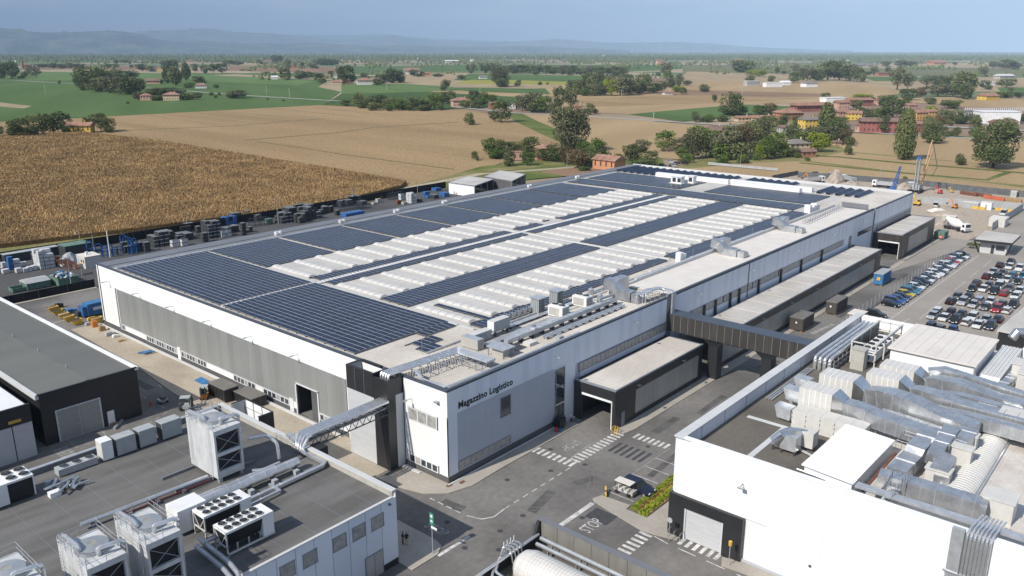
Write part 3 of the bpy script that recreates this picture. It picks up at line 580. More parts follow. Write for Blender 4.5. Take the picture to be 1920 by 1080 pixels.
# lower recessed field behind the lettering
for i in range(15):
    x=1.6+i*1.2
    if x>19: break
    if 8.7<x<10.9: 
        put('wall_panel',wh,x,.03,5.0-4.1,1.2,1.0 if 0 else 3.9,'x','grey_cladding',.07) if 0 else None
    put('wall_panel',wh,x,.035,.85,1.2,7.5,'x','grey_cladding',.08)
for i in range(24): put('wall_panel',wh,24.3+i*1.2 if i else 22.6,.035,.85,1.2,5.3,'x','blue_white_cladding_dull',.08)
b=MB(); b.box(0,0,.85,1.58,.1,8.33,'blue_white_cladding'); b.box(0.0,.04,0,24,.1,.83,'plinth_grey'); b.box(22.05,.02,.0,24.3,.1,8.33,'blue_white_cladding'); b.box(19.2,.04,8.0,22.05,.11,8.34,'blue_white_cladding_dull')
b.box(49.6,.04,0,145,.1,6.1,'blue_white_cladding'); b.box(145,.04,0,L_,.1,5.0,'blue_white_cladding_dull'); b.box(126,.035,5,145,.1,7.75,'blue_white_cladding'); b.box(24.3,.03,7.6,49.4,.1,7.74,'blue_white_cladding_dull'); b.box(49.6,.03,7.45,126,.1,7.74,'blue_white_cladding_dull')
b.build('wall_lining',wh)
# windows
def window(x0,z0,x1,z1,y=.0,panes=1,parent=wh,m='glass',fm='frame_grey',depth=.1,name='window'):
    b=MB(); f=.07; b.box(x0-f,y-.04,z0-f,x1+f,y+.03,z0,fm); b.box(x0-f,y-.04,z1,x1+f,y+.03,z1+f,fm)
    for k in range(panes+1):
        x=x0+(x1-x0)*k/panes; b.box(x-f/2,y-.04,z0,x+f/2,y+.03,z1,fm)
    o=b.build(name,parent)
    for k in range(panes):
        p=MB(); a=x0+(x1-x0)*k/panes+f/2; c=x0+(x1-x0)*(k+1)/panes-f/2; p.box(a,y-.012,z0,c,y+.02,z1,m); q=p.build('pane',o)
    return o
window(9.1,5.1,10.9,7.6,-.0,1,m='glass')
window(1.7,1.15,10.9,2.1,0,9,m='blind'); window(20.1,1.0,21.9,7.9,.02,1,m='glass'); window(25.2,6.25,49.2,7.35,.0,24,m='blind'); 
for i in range(6): window(56+i*11.5,6.3,56+i*11.5+11,7.4,0,11,m='blind')
window(134.6,6.6,144,7.6,0,8); window(148.5,5.2,176,6.9,.0,24,m='blind')
b=MB(); b.box(128.9,-.06,4.9,130.4,0,7.5,'frame_grey'); b.build('door',wh)
b=MB(); b.box(19.95,-.06,2.9,22.05,.0,3.1,'light_cap'); b.box(19.95,-.06,5.4,22.05,0,5.55,'frame_grey'); b.box(20.9,-.07,0,21.0,0,2.9,'frame_grey'); b.build('entrance_bar',wh)
# door dark slits & steel posts against the ribbon further along
for x in (60,64,69.5,73,81,91,101,112): 
    b=MB(); b.box(x,-.3,4.6,x+.5,0,7.45,'black_cladding'); b.build('steel_post',wh)
b=MB(); b.box(47.9,-.02,0,49.5,.25,11.9,'frame_grey'); b.box(76.6,-.05,5,76.9,0,11.6,'dark_steel'); b.box(144.9,-.2,0,145.3,0,11.75,'frame_grey'); b.build('joint_cover',wh)
# --- short sunlit side (x=0)
i=0; y=14.9
while y<W_-1.2:
    top=8.15; full=(y>81.3)
    put('wall_panel',wh,0,y,.9 if full else top,1.2,11.32-(.9 if full else top),'y','white_cladding'); y+=1.2
for k in range(6): put('wall_panel',wh,0,k*1.2,8.0,1.2,3.32,'y','white_cladding')
b=MB(); b.box(0,W_-.8,.9,.1,W_,11.32,'white_cladding'); b.box(0,0,1.75,.1,1.5,8,'white_cladding'); b.box(0,6.6,.8,.1,7.2,8,'white_cladding'); b.box(0,1.5,1.75,.1,6.6,6.2,'white_cladding'); b.box(0,1.5,7.9,.1,6.6,8,'white_cladding'); b.box(0,0,.8,.1,1.5,1.75,'white_cladding')
b.box(0,14.8,0,.1,18,8.15,'white_cladding'); b.box(.02,0,0,.1,7.2,.8,'plinth_grey'); b.box(.0,18,.0,.1,W_,.86,'plinth_grey') if 0 else None
b.box(0.01,29.3,0,.1,W_,.72,'plinth_grey'); b.box(.01,18,0,.1,24.3,.72,'plinth_grey')
b.build('wall_lining',wh)
y=18.2
while y<81.2:
    d=24.0<y<29.3; z0=4.72 if d else 1.72; put('polycarbonate_panel',wh,.04,y,z0,1.02,8.1-z0,'y','polycarbonate',.08); y+=1.02
b=MB(); b.box(-.05,18,8.1,.06,81.5,8.22,'frame_white'); b.box(-.05,81.35,.9,.06,81.55,8.2,'white_cladding'); b.box(-.05,18,1.6,.05,24.3,1.72,'frame_white'); b.box(-.05,29.3,1.6,.05,81.4,1.72,'frame_white')
b.box(-.06,24.15,0,.1,24.4,4.7,'frame_white'); b.box(-.06,29.1,0,.1,29.35,4.7,'frame_white'); b.box(-.06,24.15,4.55,.1,29.35,4.72,'frame_white'); b.build('panel_frame',wh)
def windowA(y0,y1,z0,z1,n,m='glass',white=True):
    b=MB(); f=.09; b.box(-.05,y0-f,z0-f,.06,y1+f,z0,'frame_white'); b.box(-.05,y0-f,z1,.06,y1+f,z1+f,'frame_white')
    for k in range(n+1): yy=y0+(y1-y0)*k/n; b.box(-.05,yy-f,z0,.06,yy+f,z1,'frame_white')
    o=b.build('window',wh)
    for k in range(n):
        a=y0+(y1-y0)*k/n+f; c=y0+(y1-y0)*(k+1)/n-f; p=MB(); p.box(-.015,a,z0,.05,c,z1,m if (k*5+n)%4 else 'blind'); p.build('pane',o)
GR=[(80,81.6,2),(61.9,72.1,12),(52.9,60.5,9),(39.4,45.1,6),(31.1,37.3,6),(19.6,24.1,5)]
for y0,y1,n in GR: windowA(y0,y1,.82,1.55,n)
b=MB(); ys=[18]+[v for g in sorted(GR) for v in (g[0]-.1,g[1]+.1)]+[81.5]
for k in range(0,len(ys),2):
    a,c=ys[k],ys[k+1]
    if a<24.3<c: b.box(0,29.4,.74,.1,c,1.6,'white_cladding'); continue
    b.box(0,a,.74,.1,c,1.6,'white_cladding')
b.build('wall_lining',wh)
windowA(1.75,6.5,6.35,7.75,3,'blind'); windowA(1.75,6.5,.85,1.65,5)
b=MB(); b.box(-.08,60.7,0,.05,61.6,2.1,'white_cladding'); b.build('door',wh)
b=MB(); b.box(.3,24.45,0,.5,26.2,4.5,'plinth_grey'); b.build('roller_door',wh)
b=MB(); b.box(-.06,30.0,0,.02,30.9,2,'frame_white'); b.build('door',wh)
for yy in (83.9,72.7,61.4,50.3,39.2,28.1,5.8):
    b=MB(); b.tube([(0,yy,9.0),(-.9,yy,9.12)],.035,'frame_grey',5); b.box(-1.35,yy-.14,9.03,-.85,yy+.14,9.13,'steel'); b.build('wall_lamp',wh)
b=MB(); b.box(-.5,1.2,9.85,0,1.7,10.0,'steel'); b.build('wall_lamp',wh)
for x in (19.7,38.6,57.8,77.5,97.7,117.2,136.6):
    b=MB(); b.tube([(x,0,10),(x,-.6,10.05)],.035,'frame_grey',5); b.box(x-.16,-1.0,9.93,x+.16,-.55,10.05,'steel'); b.build('wall_lamp',wh)
text('lettering','Magazzino Logistico',1.16,(1.75,-.02,8.82),Matrix.Rotation(R(90),3,'X'),'lettering',.012,wh,sx=.97,bold=.03)
# --- roof deck and parapets
b=MB(); b.box(.5,.5,RZ-.3,L_-.5,85.1,RZ,'roof_sheet')
for (x0,x1,y0,y1) in ((19,133,14.9,27.5),(19,133,34,46),(19,133,52,64.2)): b.box(x0,y0,RZ,x1,y1,RZ+.012,'roof_metal')
b.build('roof',wh)
b=MB(); b.box(0,0,11.32,L_,.42,11.6,'parapet_cap'); b.box(0,.42,11.32,.35,W_,11.6,'parapet_cap'); b.box(L_-.4,.42,10.8,L_,W_,11.75,'light_cap')
b.box(49.6,.05,11.6,144.8,.5,11.72,'parapet_cap')
b.build('parapet_cap',wh)
b=MB(); b.box(.35,85.1,RZ,L_-.4,W_,11.55,'parapet_grey'); b.box(.35,85.0,RZ,L_-.4,85.1,11.4,'light_cap'); b.build('side_parapet',wh)
# standing-seam ribs of the roof sheets
b=MB(); x=.7; i=0
while x<L_-1:
    y1=14.9 if x<19 else 12.5
    for (a,c) in (((.45,17.7) if x<11.6 else (.45,16.1) if x<18.2 else (.45,12.3)),): b.box(x,a,RZ,x+.14,c,RZ+.09,'roof_sheet')
    x+=.36 if x<60 else 1.5
o=b.build('roof_rib',wh,kind='stuff')
b=MB()
for k in range(64):
    x=19.3+k*1.78
    for a,c in ((14.95,27.5),(34,46),(52,64.2)): b.box(x,a,RZ+.012,x+.05,c,RZ+.05,'roof_metal')
b.build('roof_rib',wh,kind='stuff')
b=MB()
for (x,a,c) in ((18.35,13,15.9),(18.35,16.2,83),(30.6,28,27.9),(71,13,83),(142,15,84)): 
    if c>a: b.box(x-.22,a,RZ,x+.22,c,RZ+.16,'light_cap')
b.box(.8,83.4,RZ,160,84.0,RZ+.1,'light_cap'); b.box(1.4,48.3,RZ,131,49.5,RZ+.1,'roof_metal')
b.build('walkway',wh)
b=MB(); x=1.6
while x<131:
    b.box(x,48.25,RZ+.1,x+.1,49.55,RZ+.2,'frame_white') if x>1 else None
    b.box(x,83.5,RZ+.1,x+.12,83.95,RZ+.25,'frame_white'); x+=.8
for yy in (48.2,49.5): b.box(1.4,yy,RZ+.1,131,yy+.06,RZ+.24,'frame_white')
for yy in (83.42,83.96): b.box(1.4,yy,RZ+.1,131,yy+.06,RZ+.3,'frame_white')
b.build('cable_ladder',wh,kind='stuff')
# --- barrel skylights
def skylight():
    y0,y1,w,h=0,10.9,.74,.26; c=MB(); c.box(-w-.12,y0-.15,0,w+.12,y1+.15,.12,'roof_metal'); c.box(-w-.3,y0-.75,0,w+.5,y0-.62,.24,'roof_dark_joint')
    cur=c.build('skylight',wh); d=MB(); ns=7; q=8
    for s in range(ns):
        a=y0+(y1-y0)*s/ns+.04; e=y0+(y1-y0)*(s+1)/ns-.04; r=[]
        for yy,sc in ((a,.93),(a+.07,1),(e-.07,1),(e,.93)):
            k=1.0
            if s==0 and yy==a: k=.55
            if s==ns-1 and yy==e: k=.55
            r.append([(-math.cos(math.pi*j/q)*w*(sc if k==1 else .95),yy,.12+math.sin(math.pi*j/q)*h*sc*k) for j in range(q+1)])
        vs=[p for g in r for p in g]; fs=[(i*(q+1)+j,i*(q+1)+j+1,(i+1)*(q+1)+j+1,(i+1)*(q+1)+j) for i in range(3) for j in range(q)]
        fs+=[tuple(range(q,-1,-1)),tuple(range(3*(q+1),4*(q+1)))]
        d.add(vs,fs,'skylight_dome')
    dm=d.build('dome',cur); return cur
sk=skylight(); XS=[20.7+4.66*i for i in range(11)]+[74.6+4.71*i for i in range(13)]; fst=True
for yy in (15.6,34.5,53.0):
    for x in XS:
        if fst: o=sk; o.location=(x,yy,RZ); fst=False
        else: dupchild(sk,wh,(x,yy,RZ))
# --- solar arrays ------------------------------------------------------------
def pmesh(w,h):
    b=MB(); f=.042; b.box(.008,.01,-.03,w-.012,h-.015,0,'pv_back','pv_frame')
    b.add([(.008+f*.9,.01+f*.5,.006),(w-.008-f*.9,.01+f*.5,.006),(w-.008-f*.9,h-.01-f*.5,.006),(.008+f*.9,h-.01-f*.5,.006)],[(0,1,2,3)],'pv_glass')
    me=bpy.data.meshes.new('solar_panel'); me.from_pydata(b.v,[],b.f)
    for m in b.mats: me.materials.append(MATS[m])
    me.polygons.foreach_set('material_index',b.m); return me,b
PW,PH=.986,2.06; PM,PB=pmesh(PW,PH); ZP=RZ+.28
def array(label,x0,x1,y0,y1,single=False,cut=None,group=None):
    nx=max(1,round((x1-x0)/PW)); ny=max(1,round((y1-y0)/PH)); t=thing('solar_array',label,'solar panels',(x0,y0,RZ),group)
    rail=MB(); 
    for j in range(ny+1): rail.box(x0,y0+j*PH-.04,RZ,x0+nx*PW,y0+j*PH+.04,ZP-.05,'pv_back')
    rail.build('mounting_rail',t)
    st=MB(); k=0
    for i in range(nx):
        for j in range(ny):
            x=x0+i*PW; y=y0+j*PH
            if cut and cut(x,y): continue
            if single and k<300:
                o=bpy.data.objects.new('solar_panel',PM); COL.objects.link(o); o.parent=t; o.location=(x-x0,y-y0,ZP-RZ); k+=1
            else:
                n0=len(st.v); st.v+=[(v[0]+x,v[1]+y,v[2]+ZP) for v in PB.v]; st.f+=[tuple(n0+a for a in f) for f in PB.f]
                for m in PB.mats: st.mi(m)
                st.m+=PB.m
    if st.v: st.build('solar_panels',t,kind='stuff')
    return t
array('large solar array in the front left corner of the warehouse roof above the sunlit wall',1.45,17.9,49.9,82.9,True)
array('large solar array in the front right part of the warehouse roof behind the black tower',1.45,17.9,17.95,47.9,True)
array('short one-row solar array jutting out of the front right roof field',11.8,18.0,15.9,17.9,True)
array('small L-shaped solar array on the ribbed roof beside the front right field',7.6,12.6,11.2,15.3,True,cut=lambda x,y:(x>10.5 and y<12.5)or(x<8.5 and y>13))
for i in range(7):
    x=19.0+16.0*i; a=array(f'solar block along the left roof edge, {ORD[i]} behind the front left corner array',x,x+14.9,64.3,82.9,False,group='solar blocks along the left roof edge')
S='narrow double-row solar strip beside the middle walkway, '
array(S+'left of it, nearest the front',20,69.6,50.0,52.0); array(S+'left of it, short piece just past the cross walkway',72.2,80.5,50,52.0); array(S+'left of it, farthest from the front',88,131,50,52.0)
array(S+'right of it, front half',19.8,69.6,46.1,48.1,group=None); array(S+'right of it, back half',72.2,131,46.1,48.1)
array('wide solar strip between two rows of skylights, front half',19.4,69.2,27.7,33.9,True); array('wide solar strip between two rows of skylights, back half',71.8,132,27.7,33.9)
array('solar strip along the service lane of the roof, front piece beside the air ducts',8.8,18.0,13.0,15.0,True) if 0 else None
array('solar strip along the service lane of the roof, front half',19.3,69.9,12.6,14.8,True); array('solar strip along the service lane of the roof, back half',72,131,10.6,14.8)
array('thin single-file solar row between two skylights near the front',22.4,23.4,14.8,25.2,True)
array('wide solar field across the roof, on the near side of the back cross walkway',133.2,141.4,15.3,83)
array('wide solar field across the roof beyond the back cross walkway, left part',143,159,52,82.8); array('wide solar field across the roof beyond the back cross walkway, right part',143.2,157.5,15.5,44)
# tilted rows at the far end
for k,(xa,xb,ya,yb,nm) in enumerate(((161,174,61,86,'at the far left corner'),(163,174,48,60,'behind the roof hut'),(164,174,30,45,'in the middle of the far end'),(161,173,9,20,'at the far right corner'))):
    t=thing('solar_array','tilted rows of solar panels on racks '+nm+' of the warehouse roof','solar panels',(xa,ya,RZ)); y=ya
    while y<yb:
        b=MB(); b.add([(xa,y,RZ+.2),(xb,y,RZ+.2),(xb,y+1.3,RZ+.75),(xa,y+1.3,RZ+.75)],[(0,1,2,3)],'pv_glass'); b.add([(xa,y+1.3,RZ+.74),(xb,y+1.3,RZ+.74),(xb,y+1.3,RZ),(xa,y+1.3,RZ)],[(0,1,2,3)],'light_cap'); b.box(xa,y-.05,RZ,xb,y,RZ+.2,'light_cap'); b.build('panel_row',t); y+=2.5
# white raised strips at the far end
for (x0,x1,y0,y1) in ((160.5,162.2,46,70),(158.5,160.5,24,44),(162,163.4,22,46)):
    b=MB(); b.box(x0,y0,RZ,x1,y1,RZ+1.2,'white_roof'); b.build('raised_rooflight',wh)
# --- tower
tw=thing('pipe_tower','black and grey clad pipe tower against the front of the warehouse','tower',(-2.4,7.3,0))
b=MB(); b.box(-2.4,9.75,.1,-.1,14.7,8.8,'light_grey_cladding'); b.box(-1.2,7.28,.1,-.05,9.7,9.4,'light_grey_cladding'); b.build('grey_wall',tw)
b=MB(); b.box(-2.42,7.3,0,-1.2,9.75,11.0,'black_cladding'); b.box(-1.2,7.32,9.4,0,9.75,11.0,'black_cladding'); b.box(-2.44,9.75,8.8,-2.1,14.72,11.8,'black_cladding'); b.box(-2.1,14.4,8.8,.0,14.72,11.8,'black_cladding'); b.box(-2.1,9.75,8.8,0,10.0,11.8,'black_cladding'); b.box(-.2,10.9,11.4,.1,14.4,11.82,'black_cladding')
b.box(-2.42,7.3,11,-2.2,9.75,11.5,'black_cladding'); b.box(-2.2,7.3,11,0,7.5,11.5,'black_cladding'); b.build('black_cladding',tw)
b=MB(); b.box(-2.1,10.0,9.0,-2.06,14.4,11.7,'white_cladding'); b.box(-2.06,10.0,9.0,-.2,10.04,11.7,'white_cladding'); b.box(-.24,10.04,9.0,-.2,14.4,11.5,'white_cladding'); b.box(-2.06,14.36,9,-.24,14.4,11.7,'frame_grey'); b.box(-2.06,10.04,8.95,-.24,14.36,9.05,'frame_grey'); b.build('lining',tw)
b=MB(); 
for yy in (11.4,13.1): b.box(-2.46,yy,8.85,-2.44,yy+.03,11.78,'frame_grey')
b.build('seam',tw)
# --- dock canopies along the long side
def canopy(label,x0,x1,h,y1=-.5,front=True,wall='black_cladding',glaz=(0,0),rib=.5):
    t=thing('loading_canopy',label,'loading bay',(x0,-6.7,0))
    b=MB(); b.box(x0+.3,-6.65,h-.12,x1-.2,y1-.35,h,'roof_sheet'); r=b.build('roof',t)
    b=MB(); x=x0+.5
    while x<x1-.4: b.box(x,-6.5,h,x+.13,y1-.5,h+.07,'roof_sheet'); x+=rib
    b.build('roof_rib',t,kind='stuff')
    b=MB(); b.box(x0,-6.75,h-.1,x1,-6.6,h+.12,'frame_grey'); b.box(x0,y1-.35,h-.5,x1,y1,h-.4,'parapet_grey'); b.box(x0,y1,0,x1,0,h-.6,'parapet_grey') if 0 else None; b.box(x0,-6.6,h-.1,x0+.3,-.1,h+.1,'frame_grey'); b.box(x1-.2,-6.6,h-.1,x1,-.1,h+.1,'parapet_cap'); b.build('edge_trim',t)
    g0,g1=glaz; b=MB(); b.box(x0,-6.72,0,g0,-6.5,h-.1,wall); b.box(g1,-6.72,0,x1,-6.5,h-.1,wall); b.box(g0,-6.72,h-1.35,g1,-6.5,h-.1,wall); b.box(g0,-6.72,0,g1,-6.5,.7,wall)
    b.box(x1-.2,-6.5,0,x1,-.1,h-.1,wall)
    if front: b.box(x0,-6.5,4.0,x0+.25,-1.4,h-.1,wall); b.box(x0,-1.4,0,x0+.25,-.1,h-.1,wall); b.box(x0,-6.5,0,x0+.25,-6.2,4.0,wall)
    b.build('wall',t)
    x=g0
    while x<g1-.1:
        w_=min(1.15,g1-x); b=MB(); b.box(x+.02,-6.68,.7,x+w_-.02,-6.55,h-1.35,'canopy_polycarbonate'); b.build('polycarbonate_panel',t); x+=1.15
    x=g0
    while x<g1: b=MB(); b.box(x-.06,-6.73,.7,x+.06,-6.69,h-1.35,'frame_grey') if False else None; x+=6
    if front:
        b=MB(); b.box(x0-.05,-6.2,3.75,x0+.1,-1.4,4.05,'sign_white'); b.box(x0-.05,-6.28,0,x0+.08,-6.15,4,'sign_white'); b.build('door_frame',t)
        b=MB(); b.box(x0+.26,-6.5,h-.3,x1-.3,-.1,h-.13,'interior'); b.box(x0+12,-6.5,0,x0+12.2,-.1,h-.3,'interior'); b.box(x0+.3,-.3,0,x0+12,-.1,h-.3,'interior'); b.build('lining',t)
        b=MB(); b.box(x0+1.5,-6.80,.1,x0+2.3,-6.73,2.1,'frame_grey'); b.build('door',t)
    for x in np.arange(x0+5,x1-2,12): b=MB(); b.tube([(x,-6.7,h-.6),(x,-7.2,h-.55)],.04,'dark_steel',4); b.box(x-.25,-7.5,h-.62,x+.25,-7.15,h-.52,'dark_steel'); b.build('wall_lamp',t)
    return t
canopy('black loading bay with an open gate and ribbed roof, nearest the corner',24,47.6,5.55,glaz=(29,46.5),rib=.38)
canopy('long dark loading bay with a pale flat roof beside the parked containers',51,131,5.2,glaz=(53,127),front=False,wall='brown_black_cladding',rib=5.8)
canopy('far loading bay with an open gate and smooth pale roof beside the building site',146,174.5,5.9,glaz=(152,169),wall='brown_black_cladding',rib=6.2)
# --- footbridge for pipes to the building opposite
br=thing('pipe_bridge','long black clad bridge carrying pipes across the road from warehouse to white building','bridge',(48.2,-23,0))
b=MB(); b.box(48.2,-24.0,8.35,50.6,.0,8.5,'black_cladding'); b.build('deck_plate',br)
for i in range(20):
    y=-.05-i*1.22; b=MB(); b.box(48.15,y-1.18,6.3,48.3,y,8.9,'brown_black_cladding'); b.build('side_panel',br); b=MB(); b.box(50.5,y-1.18,6.3,50.65,y,8.9,'brown_black_cladding'); b.build('side_panel',br)
b=MB(); b.box(48.1,-24.2,8.9,50.7,0,9.0,'parapet_cap'); b.box(48.12,-24.2,6.2,50.68,0,6.32,'black_cladding'); 
for i in range(20): b.box(48.09,-1.27-i*1.22,6.3,48.15,-1.22-i*1.22,8.9,'frame_grey')
b.build('frame',br)
for yy in (-7.9,-16.3):
    b=MB(); b.box(48.5,yy-.75,0,50.3,yy+.75,5.3,'black_cladding'); b.add([(48.5,yy-.75,5.3),(50.3,yy-.75,5.3),(50.3,yy+.75,5.3),(48.5,yy+.75,5.3),(48.3,yy-1.8,6.25),(50.5,yy-1.8,6.25),(50.5,yy+1.8,6.25),(48.3,yy+1.8,6.25)],[(0,1,5,4),(1,2,6,5),(2,3,7,6),(3,0,4,7)],'black_cladding'); b.build('pillar',br)
# ================================================================= helpers for plant
def k3(f,ox,oy): return lambda x,y:(ox+x/f,oy+y/f)
def rduct(b,pts,w,h,m,fl=1.25,rib=True,fm=None):
    pts=[Vector(p) for p in pts]; rings=[]
    for i,p in enumerate(pts):
        d0=(p-pts[i-1]).normalized() if i>0 else None; d1=(pts[i+1]-p).normalized() if i<len(pts)-1 else None
        d=((d0 or d1)+(d1 or d0)).normalized(); 
        u=d.cross(Vector((0,0,1))); 
        if u.length<.2: u=(d1 or d0).cross(Vector((0,0,1))); 
        if u.length<.2: u=Vector((0,1,0))
        u.normalize(); v=u.cross(d).normalized(); s=1/max(.6,(d.dot(d1 or d0)))
        hz=abs(d.z)<.5
        ww=w*(s if abs((d0 or d1).z-(d1 or d0).z)<.2 else 1)
        rings.append([p-u*ww/2-v*h/2,p+u*ww/2-v*h/2,p+u*ww/2+v*h/2,p-u*ww/2+v*h/2])
    vs=[q for r in rings for q in r]; fs=[]
    for i in range(len(pts)-1):
        for k in range(4): fs.append((i*4+k,i*4+(k+1)%4,(i+1)*4+(k+1)%4,(i+1)*4+k))
    fs+=[(3,2,1,0),tuple((len(pts)-1)*4+k for k in range(4))]; b.add(vs,fs,m)
    if rib:
        for i in range(len(pts)-1):
            a,c=pts[i],pts[i+1]; L_=(c-a).length; n=int(L_/fl)
            for k in range(1,n+1):
                q=a+(c-a)*k/(n+1); d=(c-a).normalized(); b.bar(q-d*.03,q+d*.03,w+.09,h+.09,fm or 'galvanised')
    return b
def railing(b,pts,h=.9,m='steel',r=.022,step=1.2,base=0):
    for i in range(len(pts)-1):
        a,c=Vector(pts[i]),Vector(pts[i+1])
        for z in (h,h*.5): b.tube([a+Vector((0,0,z)),c+Vector((0,0,z))],r,m,4,False)
        n=max(1,int((c-a).length/step))
        for k in range(n+1): q=a+(c-a)*k/n; b.tube([q,q+Vector((0,0,h))],r,m,4,False)
def ladder(b,x,y,z0,z1,dx,dy,cage=True,m='frame_white'):
    # rungs along (dx,dy) direction, cage bulging perpendicular
    d=Vector((dx,dy,0)).normalized(); n=Vector((d.y,-d.x,0))
    for s in (-.2,.2): p=Vector((x,y,z0))+d*s; b.tube([p,(p.x,p.y,z1)],.025,m,4,False)
    z=z0+.25
    while z<z1: p=Vector((x,y,z)); b.tube([p-d*.2,p+d*.2],.018,m,4,False); z+=.28
    if cage:
        z=z0+1.6
        while z<z1+.1:
            P=[Vector((x,y,z))+d*math.cos(a)*.32+n*(.1+math.sin(a)*.5) for a in np.linspace(0,math.pi,8)]; b.tube(P,.02,m,4,False); z+=.8
        for a in np.linspace(0.2,math.pi-.2,5):
            P=Vector((x,y,z0+1.6))+d*math.cos(a)*.32+n*(.1+math.sin(a)*.5); b.tube([P,(P.x,P.y,z1)],.015,m,4,False)
def bolted(b,pts,r,m='pipe_silver',n=10,every=1.3):
    pts=[Vector(p) for p in pts]
    # round the corners
    q=[pts[0]]
    for i in range(1,len(pts)-1):
        a,p,c=pts[i-1],pts[i],pts[i+1]; d0=(a-p).normalized(); d1=(c-p).normalized(); t=min(r*2,(a-p).length*.45,(c-p).length*.45)
        for s in (0,.33,.67,1): q.append((p+d0*t)*(1-s)**2+p*2*s*(1-s)+(p+d1*t)*s*s)
    q.append(pts[-1]); b.tube(q,r,m,n)
    for i in range(len(pts)-1):
        a,c=pts[i],pts[i+1]; L_=(c-a).length; k=int(L_/every)
        for j in range(1,k+1):
            p=a+(c-a)*j/(k+1); d=(c-a).normalized(); b.tube([p-d*.04,p+d*.04],r*1.07,m,n)
def fan(b,x,y,z,r,m='fan_black',ring='unit_white'):
    b.cyl(x,y,z,z+.14,r,ring,14,m); b.cyl(x,y,z+.14,z+.2,r*.3,'dark_steel',8)
    for k in range(5):
        a=2*math.pi*k/5; b.bar((x+math.cos(a)*r*.25,y+math.sin(a)*r*.25,z+.16),(x+math.cos(a)*r*.85,y+math.sin(a)*r*.85,z+.16),r*.3,.02,'dark_steel')
# ================================================================= plant on the warehouse roof
Z=RZ
def T(name,label,cat,loc,group=None): return thing(name,label,cat,loc,group)
def P(par,name,fn,**k): b=MB(); fn(b); return b.build(name,par,**k)
t=T('air_handling_unit','low sheet-metal air unit beside the bend of the silver pipes on the warehouse roof','air unit',(12.5,6.8,Z))
P(t,'casing',lambda b:b.box(12.4,6.8,Z+.15,13.6,9.8,Z+1.5,'unit_beige','galvanised')); P(t,'foot',lambda b:[b.box(12.5,y,Z,13.5,y+.2,Z+.15,'dark_steel') for y in (7,9.2)])
t=T('air_handling_unit','grey air unit butting against the low sheet-metal one on the warehouse roof','air unit',(13.7,8.6,Z))
P(t,'casing',lambda b:b.box(13.7,8.7,Z+.15,17.2,9.9,Z+1.4,'unit_grey','unit_white')); P(t,'access_door',lambda b:[b.box(14+i,8.66,Z+.3,14.8+i,8.7,Z+1.2,'unit_grey') for i in range(3)],kind='stuff')
t=T('air_handling_unit','tall white air unit on black legs behind the low grey one on the warehouse roof','air unit',(17.8,8.7,Z))
P(t,'casing',lambda b:b.box(17.8,8.8,Z+.7,21,10,Z+2.2,'unit_grey','unit_white')); P(t,'end_panel',lambda b:b.box(17.74,8.82,Z+.75,17.8,9.98,Z+2.15,'sign_white')); P(t,'leg',lambda b:[b.box(x,y,Z,x+.25,y+.2,Z+.7,'dark_steel') for x in (18,20.5) for y in (8.85,9.7)],kind='stuff')
t=T('sheet_roof','grey sheet shelter over small machines near the warehouse roof edge above the lettering','shelter',(12.5,2.2,Z))
P(t,'cover',lambda b:b.box(12.2,2.3,Z+1.15,14.6,5.2,Z+1.27,'galvanised')); 
for x in (12.4,14.3):
    for y in (2.5,5): P(t,'post',lambda b:b.box(x,y,Z,x+.1,y+.1,Z+1.15,'steel'))
P(t,'machine',lambda b:b.box(12.7,2.8,Z,14,4.6,Z+.9,'unit_beige'))
t=T('roof_hatch','low beige roof hatch with a dark mat near the roof edge','roof hatch',(18.2,2.8,Z)); P(t,'lid',lambda b:b.box(18,2.8,Z,19.6,4,Z+.5,'unit_white','cream_roof')); P(t,'mat',lambda b:b.box(15.8,3.0,Z+.1,17.7,4.3,Z+.14,'dark_steel'))
one(lambda b:b.box(22.5,1.4,Z,23.4,2.2,Z+.5,'unit_grey'),'roof_box','small grey box on the warehouse roof edge past the low hatch','box')
for (x0,x1,y0,y1,l) in ((14.2,30.5,6.7,7.7,'long grey steel walkway beside the air units on the warehouse roof'),(21.6,37,9.3,10.1,'grey steel walkway leading from the tall white unit towards the twin condensers')):
    t=T('roof_walkway',l,'walkway',(x0,y0,Z)); P(t,'deck',lambda b:b.box(x0,y0,Z+.35,x1,y1,Z+.42,'galvanised')); P(t,'support',lambda b:[b.box(x,y0,Z,x+.1,y1,Z+.35,'dark_steel') for x in np.arange(x0+.3,x1,1.5)],kind='stuff')
one(lambda b:[b.box(x,10.9,Z,x+.12,11.3,Z+.1,'dark_steel') for x in np.arange(8,52,.5)]+[b.box(7.5,11.0,Z+.1,53,11.25,Z+.28,'galvanised')],'cable_tray','straight galvanised cable tray along the service lane of the warehouse roof','cable tray')
one(lambda b:[b.box(x,y,Z,x+.08,y+.4,Z+.07,'dark_steel') for y in (8.2,10.4,6.0) for x in np.arange(22,42,.42)]+[b.box(21.8,y+.1,Z+.07,42,y+.3,Z+.14,'galvanised') for y in (8.2,10.4,6.0)],'cable_tray','three low cable trays side by side between the walkways on the warehouse roof','cable tray')
t=T('air_duct','long straight grey air duct on steel feet along the warehouse roof edge','air duct',(16,4.7,Z))
P(t,'duct',lambda b:rduct(b,[(15.8,5.0,Z+.9),(41,4.9,Z+.9)],.75,.6,'galvanised',2.4)); P(t,'support',lambda b:[b.box(x,4.5,Z,x+.12,5.4,Z+.6,'dark_steel') for x in np.arange(16.5,41,2.2)],kind='stuff')
